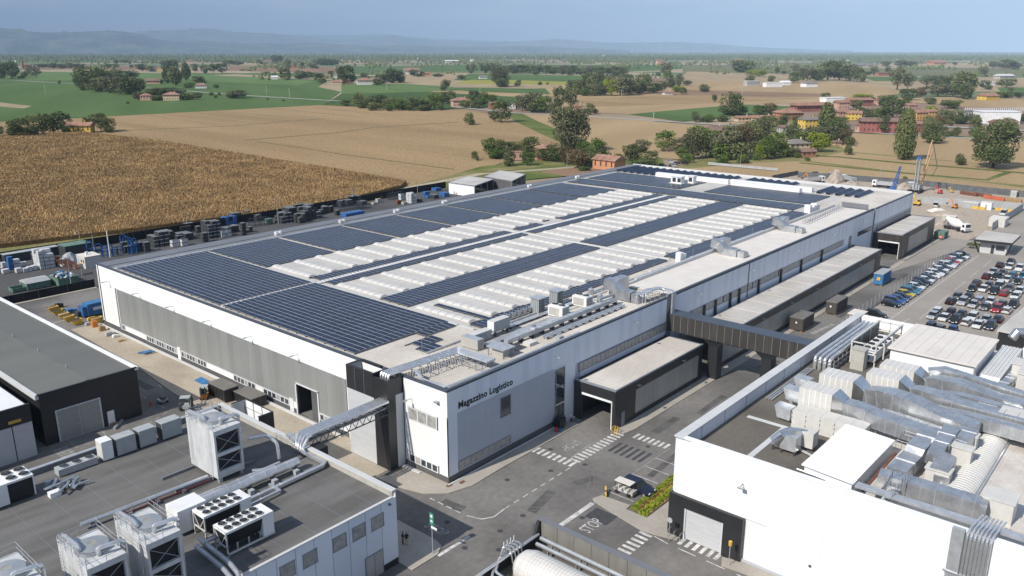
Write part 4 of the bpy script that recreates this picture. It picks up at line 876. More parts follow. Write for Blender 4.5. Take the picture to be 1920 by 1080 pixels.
P(t,'branch',lambda b:(rduct(b,[(21.5,4.6,Z+1.1),(21.5,6.0,Z+1.1),(23.2,6.2,Z+.8)],.5,.5,'galvanised',9),rduct(b,[(40.5,4.9,Z+.9),(40.5,4.9,Z+1.7),(37,5.2,Z+1.7)],.35,.35,'steel',9)))
t=T('pipe_run','pair of dark lagged pipes on the roof edge outside the long air duct','pipes',(22,3.3,Z))
for yy in (3.0,3.5): P(t,'pipe',lambda b:bolted(b,[(21.5,yy,Z+.4),(40.5,yy,Z+.4)],.16,'galvanised',8,2))
P(t,'support',lambda b:[b.box(x,2.7,Z,x+.1,3.8,Z+.25,'dark_steel') for x in np.arange(22,40,1.6)],kind='stuff')
t=T('pipe_run','white pipe running between the cable trays on the warehouse roof','pipes',(29,7,Z)); P(t,'pipe',lambda b:bolted(b,[(24,6.9,Z+.35),(41,6.6,Z+.35),(41,5.5,Z+.35)],.13,'unit_white',8,2))
for i,(x,y) in enumerate(((29.4,10.6),(34.2,10.9))):
    t=T('louvre_unit',('nearer' if i==0 else 'farther')+' of the two tall grey louvred units beside the solar strip','air unit',(x,y,Z))
    P(t,'casing',lambda b:b.box(x+.1,y,Z,x+1.6,y+1.5,Z+2.3,'unit_grey','galvanised')); P(t,'cover',lambda b:b.box(x-.1,y-.2,Z+2.3,x+1.9,y+1.7,Z+2.4,'galvanised'))
    for k in range(4): P(t,'louvre',lambda b:b.box(x+.2+k*.35,y-.06,Z+.3,x+.32+k*.35,y,Z+2.2,'dark_steel')); P(t,'louvre',lambda b:b.box(x+.04,y+.15+k*.35,Z+.3,x+.1,y+.3+k*.35,Z+2.2,'steel'))
for i,(x,y) in enumerate(((29.9,6.6),(36.2,6.9))):
    t=T('condenser',('nearer' if i==0 else 'farther')+' white condenser with a grey grille, between the louvred units and the long duct','condenser',(x,y,Z))
    P(t,'casing',lambda b:b.box(x,y,Z+.2,x+1.7,y+2.6,Z+1.7,'sign_white','sign_white')); P(t,'grille',lambda b:b.box(x+.0+1.7*0,y-.04,Z+.4,x+1.45,y,Z+1.55,'unit_beige')); P(t,'grille',lambda b:b.box(x-.04,y+.5,Z+.4,x,y+2.4,Z+1.5,'unit_beige'))
    for k in range(2): P(t,'fan',lambda b:fan(b,x+.85,y+.7+k*1.2,Z+1.7,.5))
one(lambda b:(b.cyl(31.9,5.9,Z,Z+.7,.35,'blue_paint',10),b.tube([(31.5,5.6,Z+.5),(32.6,6.3,Z+.5)],.12,'blue_paint',8)),'pump','small blue pump beside the nearer white condenser','pump')
one(lambda b:(b.cyl(39,5.9,Z,Z+.5,.35,'blue_paint',10),b.tube([(38.5,5.6,Z+.4),(39.6,6.2,Z+.4)],.12,'blue_paint',8)),'pump','small blue pump beside the farther white condenser','pump')
for x,y,s in ((39.6,6.8,'nearer the duct'),(41.2,9.6,'nearer the solar strip')):
    t=T('water_tank','upright silver water tank '+s+' on the warehouse roof','tank',(x,y,Z)); P(t,'tank',lambda b:(b.cyl(x,y,Z+.3,Z+1.5,.45,'pipe_silver',14),b.cyl(x,y,Z+1.5,Z+1.7,.45,'pipe_silver',14,r1=.2)),smooth=False)
    for a in range(3): P(t,'leg',lambda b:b.box(x+math.cos(a*2.1)*.35-.05,y+math.sin(a*2.1)*.35-.05,Z,x+math.cos(a*2.1)*.35+.05,y+math.sin(a*2.1)*.35+.05,Z+.3,'dark_steel'))
for i in range(5):
    x=23.9+i*1.25; t=T('roof_fan',f'small silver fan unit, {ORD[i]} from the left in the row beside the solar strip','fan',(x,11.7,Z),'small silver fan units beside the solar strip')
    P(t,'casing',lambda b:(b.cyl(x+.3,12.1,Z+.35,Z+.95,.32,'aluminium',10),b.box(x+.05,11.8,Z+.35,x+.3,12.3,Z+.8,'aluminium'))); P(t,'stand',lambda b:[b.box(x+a,y,Z,x+a+.06,y+.06,Z+1.1,'steel') for a in (0,.6) for y in (11.8,12.4)],kind='stuff')
# pipe bundle crossing the roof on racks
t=T('pipe_bundle','bundle of silver pipes on a rack from the black tower round an L across the warehouse roof','pipes',(-2,7,11.6))
for i in range(4):
    o_=i*.42; P(t,'pipe',lambda b:bolted(b,[(-1.9,8.9-o_,11.45),(-1.9,8.9-o_,12.25),(8.9-o_,8.7-o_*.9-.9,12.35),(8.9-o_,1.0,12.35)] if 0 else [(-1.9,8.9-o_,11.2),(-1.9,8.9-o_,12.05),(.9,8.2-o_,12.3),(9.4-o_,7.5-o_,12.3),(9.4-o_,1.2,12.3)],.15,'pipe_silver',10,1.6))
P(t,'rack',lambda b:[(b.bar((x,5.2,Z),(x,5.2,12.0),.07,.07,'steel'),b.bar((x,7.0,Z),(x,7.0,12.0),.07,.07,'steel'),b.bar((x,5.1,12.0),(x,7.2,12.0),.08,.08,'steel'),b.bar((x,5.2,Z),(x+1.2,5.2,12.0),.04,.04,'steel')) for x in np.arange(1.2,8,1.3)]+[(b.bar((7.4,y,Z),(7.4,y,12.0),.07,.07,'steel'),b.bar((9.5,y,Z),(9.5,y,12.0),.07,.07,'steel'),b.bar((7.3,y,12.0),(9.6,y,12.0),.08,.08,'steel')) for y in np.arange(1.4,6,1.1)]+[b.bar((7.4,1.3,12),(7.4,5.6,12),.06,.06,'steel'),b.bar((7.4,1.3,11.5),(7.4,5.6,11.5),.04,.04,'steel')],kind='stuff')
t=T('pipe_bundle','three small silver pipes bending down beside the tower and following the warehouse roof corner','pipes',(0,4,11.6))
for i in range(3): P(t,'pipe',lambda b:bolted(b,[(.8+i*.1,6.2-i*.3,12.3),(.6-i*.05,5.0-i*.3,11.75),(.55+i*.02,4.0-i*.2,11.68),(.45+i*.2,.75-i*.12,11.68),(26,.5+i*.16,11.5)],.085,'pipe_silver',7,1.5))
# roof pipes at the step beside the bridge
t=T('pipe_bundle','silver pipes on a rack at the warehouse roof edge dropping to the black bridge','pipes',(43,1.5,Z))
for i in range(4): P(t,'pipe',lambda b:bolted(b,[(43.2+i*.45,2.6-i*.25,Z),(43.2+i*.45,2.6-i*.25,Z+1.5),(46+i*.3,2.6-i*.25,Z+1.7),(48.9,2.2-i*.25,Z+1.5),(48.6+i*.25,-.5,12.3),(48.6+i*.25,-.5,8.9)],.17,'pipe_silver',8,1.6))
P(t,'rack',lambda b:[(b.bar((x,1.1,Z),(x,1.1,Z+1.3),.06,.06,'steel'),b.bar((x,3,Z),(x,3,Z+1.3),.06,.06,'steel'),b.bar((x,1,Z+1.3),(x,3.1,Z+1.3),.06,.06,'steel')) for x in (43.5,44.8,46.1,47.4,48.5)],kind='stuff')
def bigduct(label,x,y0,y1,far):
    t=T('air_duct',label,'air duct',(x,y1,Z))
    P(t,'duct',lambda b:(rduct(b,[(x+.9,y0+.4,Z+2.2),(x+.9,y0-1.2,Z+1.9),(x+.6,y0-2.4,Z+.95),(x+.6,y1+.6,Z+.9)],1.7,1.5,'duct_sheet',1.6)))
    P(t,'fan_box',lambda b:b.box(x+1.4,y0-1.4,Z+.2,x+4.6,y0+.2,Z+2.7,'duct_sheet'))
    P(t,'outlet',lambda b:(b.box(x-.1,y1-.8,Z+.1,x+1.3,y1+.5,Z+1.5,'duct_sheet'),b.box(x+1.35,y1-.7,Z+.3,x+2.2,y1+.4,Z+1.1,'unit_white')))
    P(t,'support',lambda b:[b.box(x+.2,y,Z,x+1.1,y+.1,Z+.2,'dark_steel') for y in np.arange(y1,y0,1.2)],kind='stuff'); return t
bigduct('big sheet-metal air duct with a fan box at the step of the roof near the black bridge',43.2,8.3,3.0,0)
bigduct('big sheet-metal air duct with a fan box halfway along the warehouse roof edge',79.4,8.8,3.2,0)
bigduct('big sheet-metal air duct with a fan box towards the far end of the warehouse roof edge',107,8.8,3.4,0)
one(lambda b:(b.box(53,8.8,Z,143,9.1,Z+.9,'light_cap'),b.box(44.8,8.7,Z,53,8.9,Z+.7,'light_cap')),'upstand','long pale upstand wall between solar strip and service roof','low wall')
one(lambda b:bolted(b,[(42,9.8,Z+.5),(78,9.9,Z+.5),(104,9.9,Z+.5)],.16,'pipe_silver',8,2.5),'pipe_run','long thin silver pipe following the pale upstand of the warehouse roof','pipes')
one(lambda b:b.box(49.8,.5,Z+.02,143.5,8.8,Z+.32,'roof_sheet','cream_roof'),'service_roof','raised pale flat service roof along the warehouse edge past the bridge','roof')
one(lambda b:(b.obox((69.4,10.1,Z),(1.1,1.0,2.1),0,'sign_white'),b.obox((70.6,10.1,Z),(.9,.9,1.7),0,'sign_white')),'water_tank','pair of joined white plastic tanks beside the solar strip','tank')
t=T('condenser','row of tall white condensers near the far end of the warehouse roof','condenser',(131,11,Z))
for k,h in enumerate((2.2,1.5,1.8,2.0,1.6)): P(t,'casing',lambda b:b.box(130.6+k*1.3,10.2,Z,131.6+k*1.3,11.6,Z+h,'sign_white'))
one(lambda b:railing(b,[(117.4,5.6,Z+.3),(142.5,6.6,Z+.3)],.8,'steel',.05,1.6)or railing(b,[(117.4,6.6,Z+.3),(142.5,7.6,Z+.3)],.8,'steel',.05,1.6),'guard_rail','double grey guard rail across the pale service roof at its far end','railing')
one(lambda b:b.box(144.2,1.4,Z+.3,144.5,7.6,Z+1.5,'parapet_grey'),'screen_wall','grey screen wall across the service roof at the far joint','low wall')
for i,(x,y,n) in enumerate(((150.4,57.8,2),(153.6,54.3,1))):
    t=T('roof_hut',('larger' if i==0 else 'smaller')+' white roof hut with square windows at the far end of the warehouse','hut',(x,y,Z))
    P(t,'wall',lambda b:b.box(x,y-1.4*n+.5,Z+.4,x+2,y+1,Z+2.2,'white_cladding')); P(t,'roof',lambda b:b.box(x-.2,y-1.4*n+.3,Z+2.2,x+2.2,y+1.2,Z+2.35,'white_roof')); P(t,'base',lambda b:b.box(x-.6,y-1.4*n,Z,x+2.6,y+1.4,Z+.4,'cream_roof'))
    for k in range(n): P(t,'window',lambda b:b.box(x-.04,y-.9-k*1.6+.3,Z+.7,x,y+.2-k*1.6+.3,Z+1.9,'glass'))
for i,x in enumerate((34.5,51.0,67,83,116.5,139)):
    t=T('roof_fan',f'pair of small white fans in a frame on the left roof edge, {ORD[i]} from the front','fan',(x,84.3,Z),'small fan pairs along the left edge of the warehouse roof')
    for k in range(2): P(t,'fan',lambda b:b.cyl(x+.3+k*1.0,84.5,Z+.4,Z+1.1,.38,'sign_white',8))
    P(t,'frame',lambda b:railing(b,[(x-.3,84.1,Z),(x+1.8,84.1,Z)],1.3,'steel',.03,.7))
for i,(x,y) in enumerate(((7,11.4),(33,13),(46,11),(60,9.9),(66,10.1),(74,9.9),(88,10.1),(99,9.9))): one(lambda b:b.tube([(x,y,Z),(x,y,Z+2)],.03,'steel',4),'lightning_rod',f'thin lightning rod, {ORD[i]} from the front along the service lane','rod','lightning rods along the service lane')
# pipe truss from the tower to the south-west building
t=T('pipe_truss','steel truss carrying three silver pipes from the black tower to the low grey-roofed building','pipe bridge',(-13.9,7,8))
for i in range(4): P(t,'pipe',lambda b:bolted(b,[(-2.42,8.6-i*.46,9.0),(-13.2,8.6-i*.46,8.9),(-14.1,8.6-i*.46,8.8),(-14.6,8.6-i*.3,7.9)],.175,'pipe_silver',10,1.4))
P(t,'truss',lambda b:[(b.bar((-2.4,y,8.55),(-13.6,y,8.45),.1,.1,'dark_steel'),b.bar((-2.4,y,7.6),(-13.6,y,7.5),.1,.1,'dark_steel'),[ (b.bar((-2.4-k*1.0,y,7.58),(-2.9-k*1.0,y,8.52),.06,.06,'dark_steel'),b.bar((-2.9-k*1.0,y,8.52),(-3.4-k*1.0,y,7.58),.06,.06,'dark_steel')) for k in range(11)]) for y in (7.0,8.9)]+[b.bar((-2.6-k*1.2,7,8.5),(-2.6-k*1.2,8.9,8.5),.08,.08,'dark_steel') for k in range(10)]+[b.bar((-2.6,y,8.2),(-13.5,y,8.1),.12,.1,'steel') for y in (7.4,8,8.5)],kind='stuff')
P(t,'end_box',lambda b:b.box(-13.8,5.2,6.6,-12.6,6.8,8.0,'black_cladding'))
P(t,'valve_cluster',lambda b:[bolted(b,[(-13.4,6.9+i*.5,8.9),(-14.0,6.6+i*.55,9.1),(-14.9,6.4+i*.4,8.2),(-14.9,6.0+i*.3,7.6)],.16,'pipe_silver',8,1) for i in range(4)],kind='stuff')
# ================================================================= south-west building
z0=7.3
sw=T('plant_building','low grey-roofed building with cooling towers on top and a white clad side','building',(-60,-7,0))
P(sw,'roof',lambda b:b.box(-75,-6.8,6.9,-14.3,23.5,z0,'bitumen'))
b=MB(); b.box(-75,-6.95,0,-14,-6.8,7.3,'grey_cladding'); b.box(-14.3,-6.8,0,-14.05,23.6,7.9,'unit_beige'); b.box(-75,23.4,0,-14.05,23.6,7.9,'plinth_grey'); b.build('wall',sw)
P(sw,'inner_parapet',lambda b:(b.box(-14.36,-6.6,z0,-14.3,23.3,7.95,'unit_beige'),b.box(-75,23.3,z0,-14.4,23.4,7.9,'parapet_grey')))
P(sw,'parapet_cap',lambda b:b.box(-14.45,-7.05,7.95,-13.9,23.7,8.05,'light_cap')); P(sw,'parapet_cap',lambda b:b.box(-75,23.25,7.9,-14.45,23.7,8.0,'galvanised')); P(sw,'parapet_cap',lambda b:b.box(-75,-7.1,7.3,-14.45,-6.8,7.42,'light_cap'))
for i in range(32):
    x=-15.85-i*1.9; put('wall_panel',sw,x,-7.05,.7,1.85,6.6,'x','blue_white_cladding_dull' if 1<=i<4 or i>7 else 'blue_white_cladding')
for i in range(14): put('wall_panel',sw,-14.05,-7+i*2.15,.7,2.15,7.2,'y','white_cladding')
P(sw,'plinth',lambda b:(b.box(-75,-7.04,0,-14,-6.95,.7,'black_cladding'),b.box(-14.05,-7.0,0,-13.97,23.5,.7,'plinth_grey')))
for x0 in (-17.1,-19.3,-21.5,-24.7,-27,-30.5,-33):
    window(x0,5.0,x0+1.45,6.3,-7.06,1,sw,'blind','frame_grey')
P(sw,'door',lambda b:(b.box(-18.1,-7.12,0,-15.9,-7.06,2.6,'frame_grey'),b.box(-17.98,-7.14,.05,-17.05,-7.1,2.5,'unit_beige'),b.box(-16.95,-7.14,.05,-16.02,-7.1,2.5,'unit_beige')))
P(sw,'door',lambda b:(b.box(-24.1,-7.12,0,-22.9,-7.06,2.3,'frame_grey')))
P(sw,'wall_lamp',lambda b:b.box(-15,-7.3,6.8,-14.8,-7.06,6.95,'dark_steel'))
b=MB()
for x in np.arange(-74,-15,3.2): b.box(x,-6.7,z0,x+.05,23.2,z0+.006,'parapet_grey')
for y in (1.5,10.2,17): b.box(-75,y,z0,-14.5,y+.04,z0+.009,'parapet_grey')
b.build('felt_joint',sw,kind='stuff')
# black screen with open top beside it
t=T('screen_box','open-topped black screen with white lining and steel rails at the building corner','screen',(-14.3,15.8,0))
P(t,'side',lambda b:(b.box(-14.0,15.8,.0,-12.1,15.9,8.6,'black_cladding'),b.box(-12.2,15.9,0,-12.1,21.5,8.6,'black_cladding'),b.box(-14.0,21.4,0,-12.2,21.5,8.6,'black_cladding')))
P(t,'lining',lambda b:(b.box(-12.26,15.95,6,-12.2,21.4,8.5,'white_cladding'),b.box(-14.0,21.34,6,-12.26,21.4,8.5,'unit_grey')))
P(t,'frame',lambda b:[b.box(-12.34,y,6,-12.27,y+.08,8.6,'steel') for y in (16,17.8,19.6,21.2)]+[b.box(-12.33,15.95,7.6,-12.28,21.4,7.68,'steel'),b.box(-14,15.95,8.5,-12.3,16.05,8.6,'steel')],kind='stuff')
# cooling towers
def cooling_tower(label,x0,y0,x1,y1,h,rail=True):
    t=T('cooling_tower',label,'cooling tower',(x0,y0,z0)); c=z0+.45; top=z0+h; m='tower_white'
    P(t,'casing',lambda b:(b.box(x0,y0+.31,c,x0+.15,y1,top-.5,m),b.box(x0+.15,y1-.15,c,x1-.15,y1,top-.5,m),b.box(x1-.15,y0+.31,c,x1,y1,top-.5,m),b.box(x0+.15,y0+.35,c+.02,x1-.15,y1-.15,top-.5,'tower_dark'),b.box(x0-.03,y0-.03,top-.5,x1+.03,y1+.03,top,m),b.box(x0+.2,y0+.02,c,x1-.2,y0+.3,c+.7,m),b.box(x0+.2,y0+.02,(c+top)/2-.25,x1-.2,y0+.3,(c+top)/2+.1,m),b.box(x0,y0,c,x0+.2,y0+.31,top-.5,m),b.box(x1-.2,y0,c,x1,y0+.31,top-.5,m)))
    P(t,'brace',lambda b:[b.bar((x0+.1,y0+.05,za),(x1-.1,y0+.05,zb),.04,.04,'steel') for za,zb in ((c+.8,(c+top)/2-.3),((c+top)/2-.3,c+.8),((c+top)/2+.1,top-.5),(top-.5,(c+top)/2+.1))],kind='stuff')
    cx,cy=(x0+x1)/2,(y0+y1)/2; rr=min(x1-x0,y1-y0)*.43
    P(t,'fan_ring',lambda b:(b.cyl(cx,cy,top,top+.35,rr,'steel',24,'tower_dark'),))
    P(t,'fan_mesh',lambda b:b.cyl(cx,cy,top+.36,top+.5,rr*.98,'steel',24,'fan_net',r1=rr*.3))
    for (a,bb_,o_) in ((x0+.4,cy,0),(x1-.5,cy-.3,1)):
        P(t,'pipe',lambda b:bolted(b,[(a,y1+.3,c),(a,y1+.3,top+.55),(a,cy+.5,top+.75),(a,cy-.3-o_*.4,top+.75),(a,cy-.3-o_*.4,top+.1)] if o_==0 else [(x1+.3,y0+.8,c),(x1+.3,y0+.8,top+.6),(a,y0+.8,top+.7),(a-1,y0+1.1,top+.65),(a-1,y0+1.1,top+.1)],.17,'pipe_silver',8,1.4))
    if rail: P(t,'railing',lambda b:railing(b,[(x0,y0,top),(x1,y0,top),(x1,y1,top),(x0,y1,top),(x0,y0,top)],.85,'steel',.022,1.0),kind='stuff')
    P(t,'ladder',lambda b:ladder(b,x0-.12,y0+1.0,z0+.2,top+.7,0,1,False,'frame_white')); P(t,'ladder',lambda b:ladder(b,x0-.15,y1-.5,z0+1.2,top+.9,0,1,True,'frame_white'))
    for xx in (x0+.3,x1-.3):
        for yy in (y0+.2,y1-.3): P(t,'foot',lambda b:b.box(xx-.18,yy-.18,z0,xx+.18,yy+.18,c,'steel'))
mat('orange_boom',(.55,.36,.22),.6)
mat('red_orange',(.5,.13,.06),.6)
mat('fan_net',(.3,.3,.28),.6,metal=.2,var=.35,ns=.8)
cooling_tower('lone tall white cooling tower with dark louvres in the middle of the plant roof',-23.7,7.9,-20.8,13.0,5.5)
cooling_tower('tall cooling tower at the bottom edge of the photo, nearest the fan chillers',-36.8,-5.2,-34.1,-.2,5.3)
cooling_tower('tall cooling tower at the bottom edge, middle one of the three in a row',-41.0,-5.0,-38.2,-.2,5.3)
cooling_tower('cooling tower cut off by the bottom left corner of the photo',-46.3,-3.6,-43.4,1.2,5.3)
for x,y in ((-25.5,9.0),(-25.5,12.6)): one(lambda b:b.box(x-1.5,y,z0,x+6.5,y+.22,z0+.3,'parapet_grey'),'steel_beam','dark steel beam on the flat roof under the lone cooling tower, '+('front' if y<10 else 'rear')+' one','beam')
# fan chillers
def chiller(label,x0,y0):
    t=T('fan_chiller',label,'chiller',(x0,y0,z0)); L_=4.6; w=1.95; h=2.35
    P(t,'top',lambda b:b.box(x0,y0,z0+h-.22,x0+L_,y0+w,z0+h,'sign_white')); P(t,'coil',lambda b:b.add([(x0+.15,y0+.05,z0+h-.22),(x0+3.5,y0+.05,z0+h-.22),(x0+3.5,y0+.45,z0+.75),(x0+.15,y0+.45,z0+.75),(x0+.15,y0+w-.05,z0+h-.22),(x0+3.5,y0+w-.05,z0+h-.22),(x0+3.5,y0+w-.45,z0+.75),(x0+.15,y0+w-.45,z0+.75)],[(3,2,1,0),(4,5,6,7),(0,4,7,3),(1,2,6,5),(2,3,7,6)],'tower_dark'))
    P(t,'end_case',lambda b:b.box(x0+3.5,y0+.03,z0+.3,x0+L_-.02,y0+w-.03,z0+h-.22,'sign_white')); 
    P(t,'frame',lambda b:[b.box(x,y,z0,x+.12,y+.1,z0+h-.2,'unit_white') for x in (x0,x0+1.2,x0+2.3,x0+3.4) for y in (y0+(0 if x==x0 else .5),y0+w-.1-(0 if x==x0 else .5))]+[b.box(x0,y,z0+.15,x0+L_,y+.12,z0+.32,'unit_white') for y in (y0,y0+w-.12)]+[b.bar((x0+.05,y0+.05,z0+2.1),(x0+.05,y0+w/2,z0+.9),.06,.06,'unit_white'),b.bar((x0+.05,y0+w-.05,z0+2.1),(x0+.05,y0+w/2,z0+.9),.06,.06,'unit_white'),b.box(x0,y0,z0+.85,x0+.1,y0+w,z0+.95,'unit_white')],kind='stuff')
    P(t,'machinery',lambda b:[b.tube([(x0+.6+k*.9,y0+1,z0+.3),(x0+1.1+k*.9,y0+1,z0+.6)],.22,'dark_steel',8) for k in range(3)],kind='stuff')
    for k in range(5):
        for j in range(2): P(t,'fan',lambda b:fan(b,x0+.52+k*.74,y0+.5+j*.92,z0+h,.33))
chiller('fan chiller with ten black fans, the one farther from the roof edge',-29.7,-.3); chiller('fan chiller with ten black fans, the one nearer the roof edge',-29.8,-3.9)
one(lambda b:b.box(-30.9,1.9,z0+.3,-28.2,4.0,z0+2.5,'sign_white'),'chiller_cabinet','plain white cabinet joined to the back of the farther fan chiller','cabinet')
for (r_,pts,l,m) in ((.45,[(-28.6,4.6,z0+.9),(-16.9,4.4,z0+.9)],'thickest silver pipe lying across the plant roof','pipe_silver'),(.36,[(-28.2,5.6,z0+.7),(-19,5.45,z0+.7)],'second thick silver pipe behind the thickest one on the plant roof','pipe_silver'),
  (.17,[(-19.6,8.8,z0+3.0),(-17.8,8.3,z0+2.9),(-17.8,6.5,z0+2.6),(-17.8,6.3,z0+.9)],'silver pipe arching down from the lone cooling tower','pipe_silver'),(.15,[(-20.6,6.9,z0+.5),(-19.7,6.3,z0+.45),(-17.9,6.1,z0+.6)],'short bent silver pipe at the foot of the arching one','pipe_silver'),
  (.2,[(-36,9.6,z0+.6),(-24.2,9.0,z0+.6)],'long silver pipe with a red line from the bottom towers to the lone tower','pipe_silver'),(.06,[(-33,8.9,z0+.35),(-24.2,8.6,z0+.35)],'thin red pipe along the long silver one','red_paint'),
  (.17,[(-31,-2,z0+1.2),(-25.8,-2.1,z0+.9)],'silver pipe between the two fan chillers','steel'),(.2,[(-30.6,-1,z0+1),(-30.8,-6,z0+1),(-31,-7.6,z0+.8),(-31,-7.6,3)],'silver pipe leaving the chillers over the roof edge','steel'),(.2,[(-31.2,-1.4,z0+.8),(-31.4,-6,z0+.8),(-31.6,-7.7,z0+.6),(-31.6,-7.7,3)],'second silver pipe leaving the chillers over the roof edge','steel')):
    t=T('pipe_run',l,'pipe',pts[0]); P(t,'pipe',lambda b:bolted(b,pts,r_,m,12 if r_>.3 else 8,1.4),smooth=r_>.5)
    P(t,'support',lambda b:[b.box(x-.15,pts[0][1]-.35,z0,x+.15,pts[0][1]+.35,z0+.35,'parapet_grey') for x in np.arange(pts[0][0]+1,pts[-1][0],2.6)],kind='stuff') if abs(pts[0][2]-pts[-1][2])<.01 else None
t=T('pipe_duct','flat pale duct bending round a corner on the plant roof','duct',(-21,2.8,z0)); P(t,'duct',lambda b:(rduct(b,[(-14.7,7.0,z0+.35),(-14.7,3.0,z0+.35),(-15.3,2.6,z0+.35),(-25.2,2.4,z0+.35)],.4,.3,'pipe_silver',2.5),rduct(b,[(-21,3.3,z0+.45),(-21,1.6,z0+.4),(-25.1,1.4,z0+.4)],.25,.25,'pipe_silver',3)))
P(t,'elbow',lambda b:rduct(b,[(-14.6,9.4,z0+1.5),(-14.6,8,z0+1.2),(-14.65,6.9,z0+.35)],.5,.35,'galvanised',1))
for x in (-17.9,-20.4,-23): one(lambda b:b.box(x,3.4,z0,x+.5,3.9,z0+.5,'unit_grey'),'pipe_stand','small grey concrete pipe stand beside the thick pipe, '+{-17.9:'nearest its capped end',-20.4:'middle one',-23:'nearest the chillers'}[x],'stand')
# cabinets by the far parapet
for x0,x1,h,m,l in ((-29.1,-28.0,2.2,'sign_white','narrow white cabinet, leftmost of the cabinets by the roof parapet'),(-27.6,-25.6,2.0,'unit_grey','grey cabinet beside the narrow white one'),(-25.2,-23.4,2.0,'unit_grey','grey cabinet third from the left by the roof parapet'),(-22.7,-20.5,2.0,'unit_grey','grey cabinet closest to the lone cooling tower')):
    t=T('roof_cabinet',l,'cabinet',(x0,20.9,z0)); P(t,'casing',lambda b:b.box(x0,20.8,z0+.15,x1,22.2,z0+h,m,'unit_grey' if m!='sign_white' else m)); P(t,'end_panel',lambda b:b.box(x0-.03,20.9,z0+.25,x0,22.1,z0+h-.1,'dark_steel' if m!='sign_white' else 'unit_white')); P(t,'foot',lambda b:[b.box(x,20.85,z0,x+.1,22.1,z0+.15,'dark_steel') for x in (x0+.1,x1-.2)],kind='stuff')
t=T('flat_cooler','low three-fan cooler lying by the roof parapet','cooler',(-33.2,21,z0)); P(t,'casing',lambda b:b.box(-33.4,20.9,z0+.1,-29.6,22,z0+.8,'unit_grey'))
for k in range(3): P(t,'fan',lambda b:fan(b,-32.7+k*1.25,21.45,z0+.8,.4,'dark_steel','unit_grey'))
t=T('roof_condenser','white condenser with four fans at the left edge of the photo','condenser',(-38.4,18.8,z0)); P(t,'casing',lambda b:(b.box(-41.5,18.9,z0+.2,-38.5,21.5,z0+2.3,'sign_white'),b.box(-38.5,18.95,z0+2.1,-36.2,21.4,z0+2.3,'sign_white'),b.box(-36.3,19,z0+.2,-36.2,21.4,z0+2.1,'sign_white'),b.box(-38.5,19.1,z0+.3,-36.3,21.3,z0+2.1,'tower_dark')))
for k in range(2):
    for j in range(2): P(t,'fan',lambda b:fan(b,-37.9+k*1.1,19.6+j*1.2,z0+2.3,.45))
t=T('scrap_heap','heap of bent silver duct offcuts and a white skip on the plant roof','scrap heap',(-35,18,z0)); r_=np.random.default_rng(3)
for k in range(16):
    a=r_.uniform(-.5,1.2); c=Vector((-33.8+r_.uniform(-1.2,1.2),18.2+r_.uniform(-.8,.9),z0+.15+r_.uniform(0,.5))); d=Vector((math.cos(a),math.sin(a),r_.uniform(-.12,.25)))*r_.uniform(.6,1.1); P(t,'duct_piece',lambda b:b.bar(c-d,c+d,.24,.14,'aluminium'))
P(t,'skip',lambda b:b.box(-35.6,17.3,z0,-34.6,18,z0+.5,'sign_white')); P(t,'duct_piece',lambda b:b.cyl(-34.9,19.6,z0,z0+.8,.3,'steel',10))
# ================================================================= grey halls on the left
hl=T('grey_roof_hall','long hall with a matt grey roof, black front and a big glazed door','hall',(-26.5,45.2,0))
P(hl,'roof',lambda b:(b.add([(-14.2,45.4,6.75),(-14.2,150,6.75),(-20.3,150,7.1),(-20.3,45.4,7.1),(-26.4,150,6.75),(-26.4,45.4,6.75)],[(0,1,2,3),(3,2,4,5)],'hall_roof')))
P(hl,'edge_trim',lambda b:(b.box(-14.25,45.2,6.6,-13.75,150,7.0,'white_roof'),b.box(-26.8,45.2,6.4,-26.4,150,7.0,'light_cap'),b.box(-26.6,45.15,6.9,-14,45.4,7.05,'black_cladding')))
P(hl,'wall',lambda b:(b.box(-26.4,45.3,0,-14,45.6,6.9,'black_cladding'),b.box(-14.2,45.6,0,-13.98,150,6.6,'black_cladding'),b.box(-26.4,45.6,0,-26.2,150,6.5,'black_cladding')))
P(hl,'roller_gate',lambda b:(b.box(-24.8,45.2,0,-19.2,45.32,4.3,'frame_white'),))
for i in range(2):
    for j in range(5): P(hl,'gate_panel',lambda b:b.box(-24.6+i*2.65,45.14,.1+j*.83,-22.05+i*2.65,45.2,.86+j*.83,'canopy_polycarbonate'))
P(hl,'door',lambda b:b.box(-18.6,45.22,0,-17.7,45.3,2.0,'sign_white'))
for i in range(9):
    x,y=-20.3,52+i*9.5; P(hl,'roof_vent',lambda b:b.cyl(x,y,7.08,7.5,.08,'unit_grey',6))
P(hl,'roof_seam',lambda b:[b.box(-26.3,y,6.76 if 0 else 6.74,-14.3,y+.03,6.75,'hall_roof') for y in range(50,150,5)],kind='stuff')
h2=T('white_hall','white hall with a black fascia and bright white roof at the left edge','hall',(-45,43,0))
P(h2,'roof',lambda b:b.add([(-28.2,43.9,6.6),(-28.2,140,6.6),(-60,140,8.2),(-60,43.9,8.2)],[(0,1,2,3)],'white_roof'))
P(h2,'fascia',lambda b:(b.box(-60,43.6,4.6,-28,43.9,6.9,'black_cladding'),b.box(-28.2,43.9,0,-28,140,6.5,'black_cladding')))
for i in range(14): P(h2,'wall_panel',lambda b:b.box(-30.2-i*2.3,43.7,0,-28+.0-i*2.3-.03,43.9,4.6,'light_grey_cladding'))
P(h2,'sign',lambda b:b.box(-30.6,43.55,5.0,-29.2,43.6,5.35,'yellow_paint'))
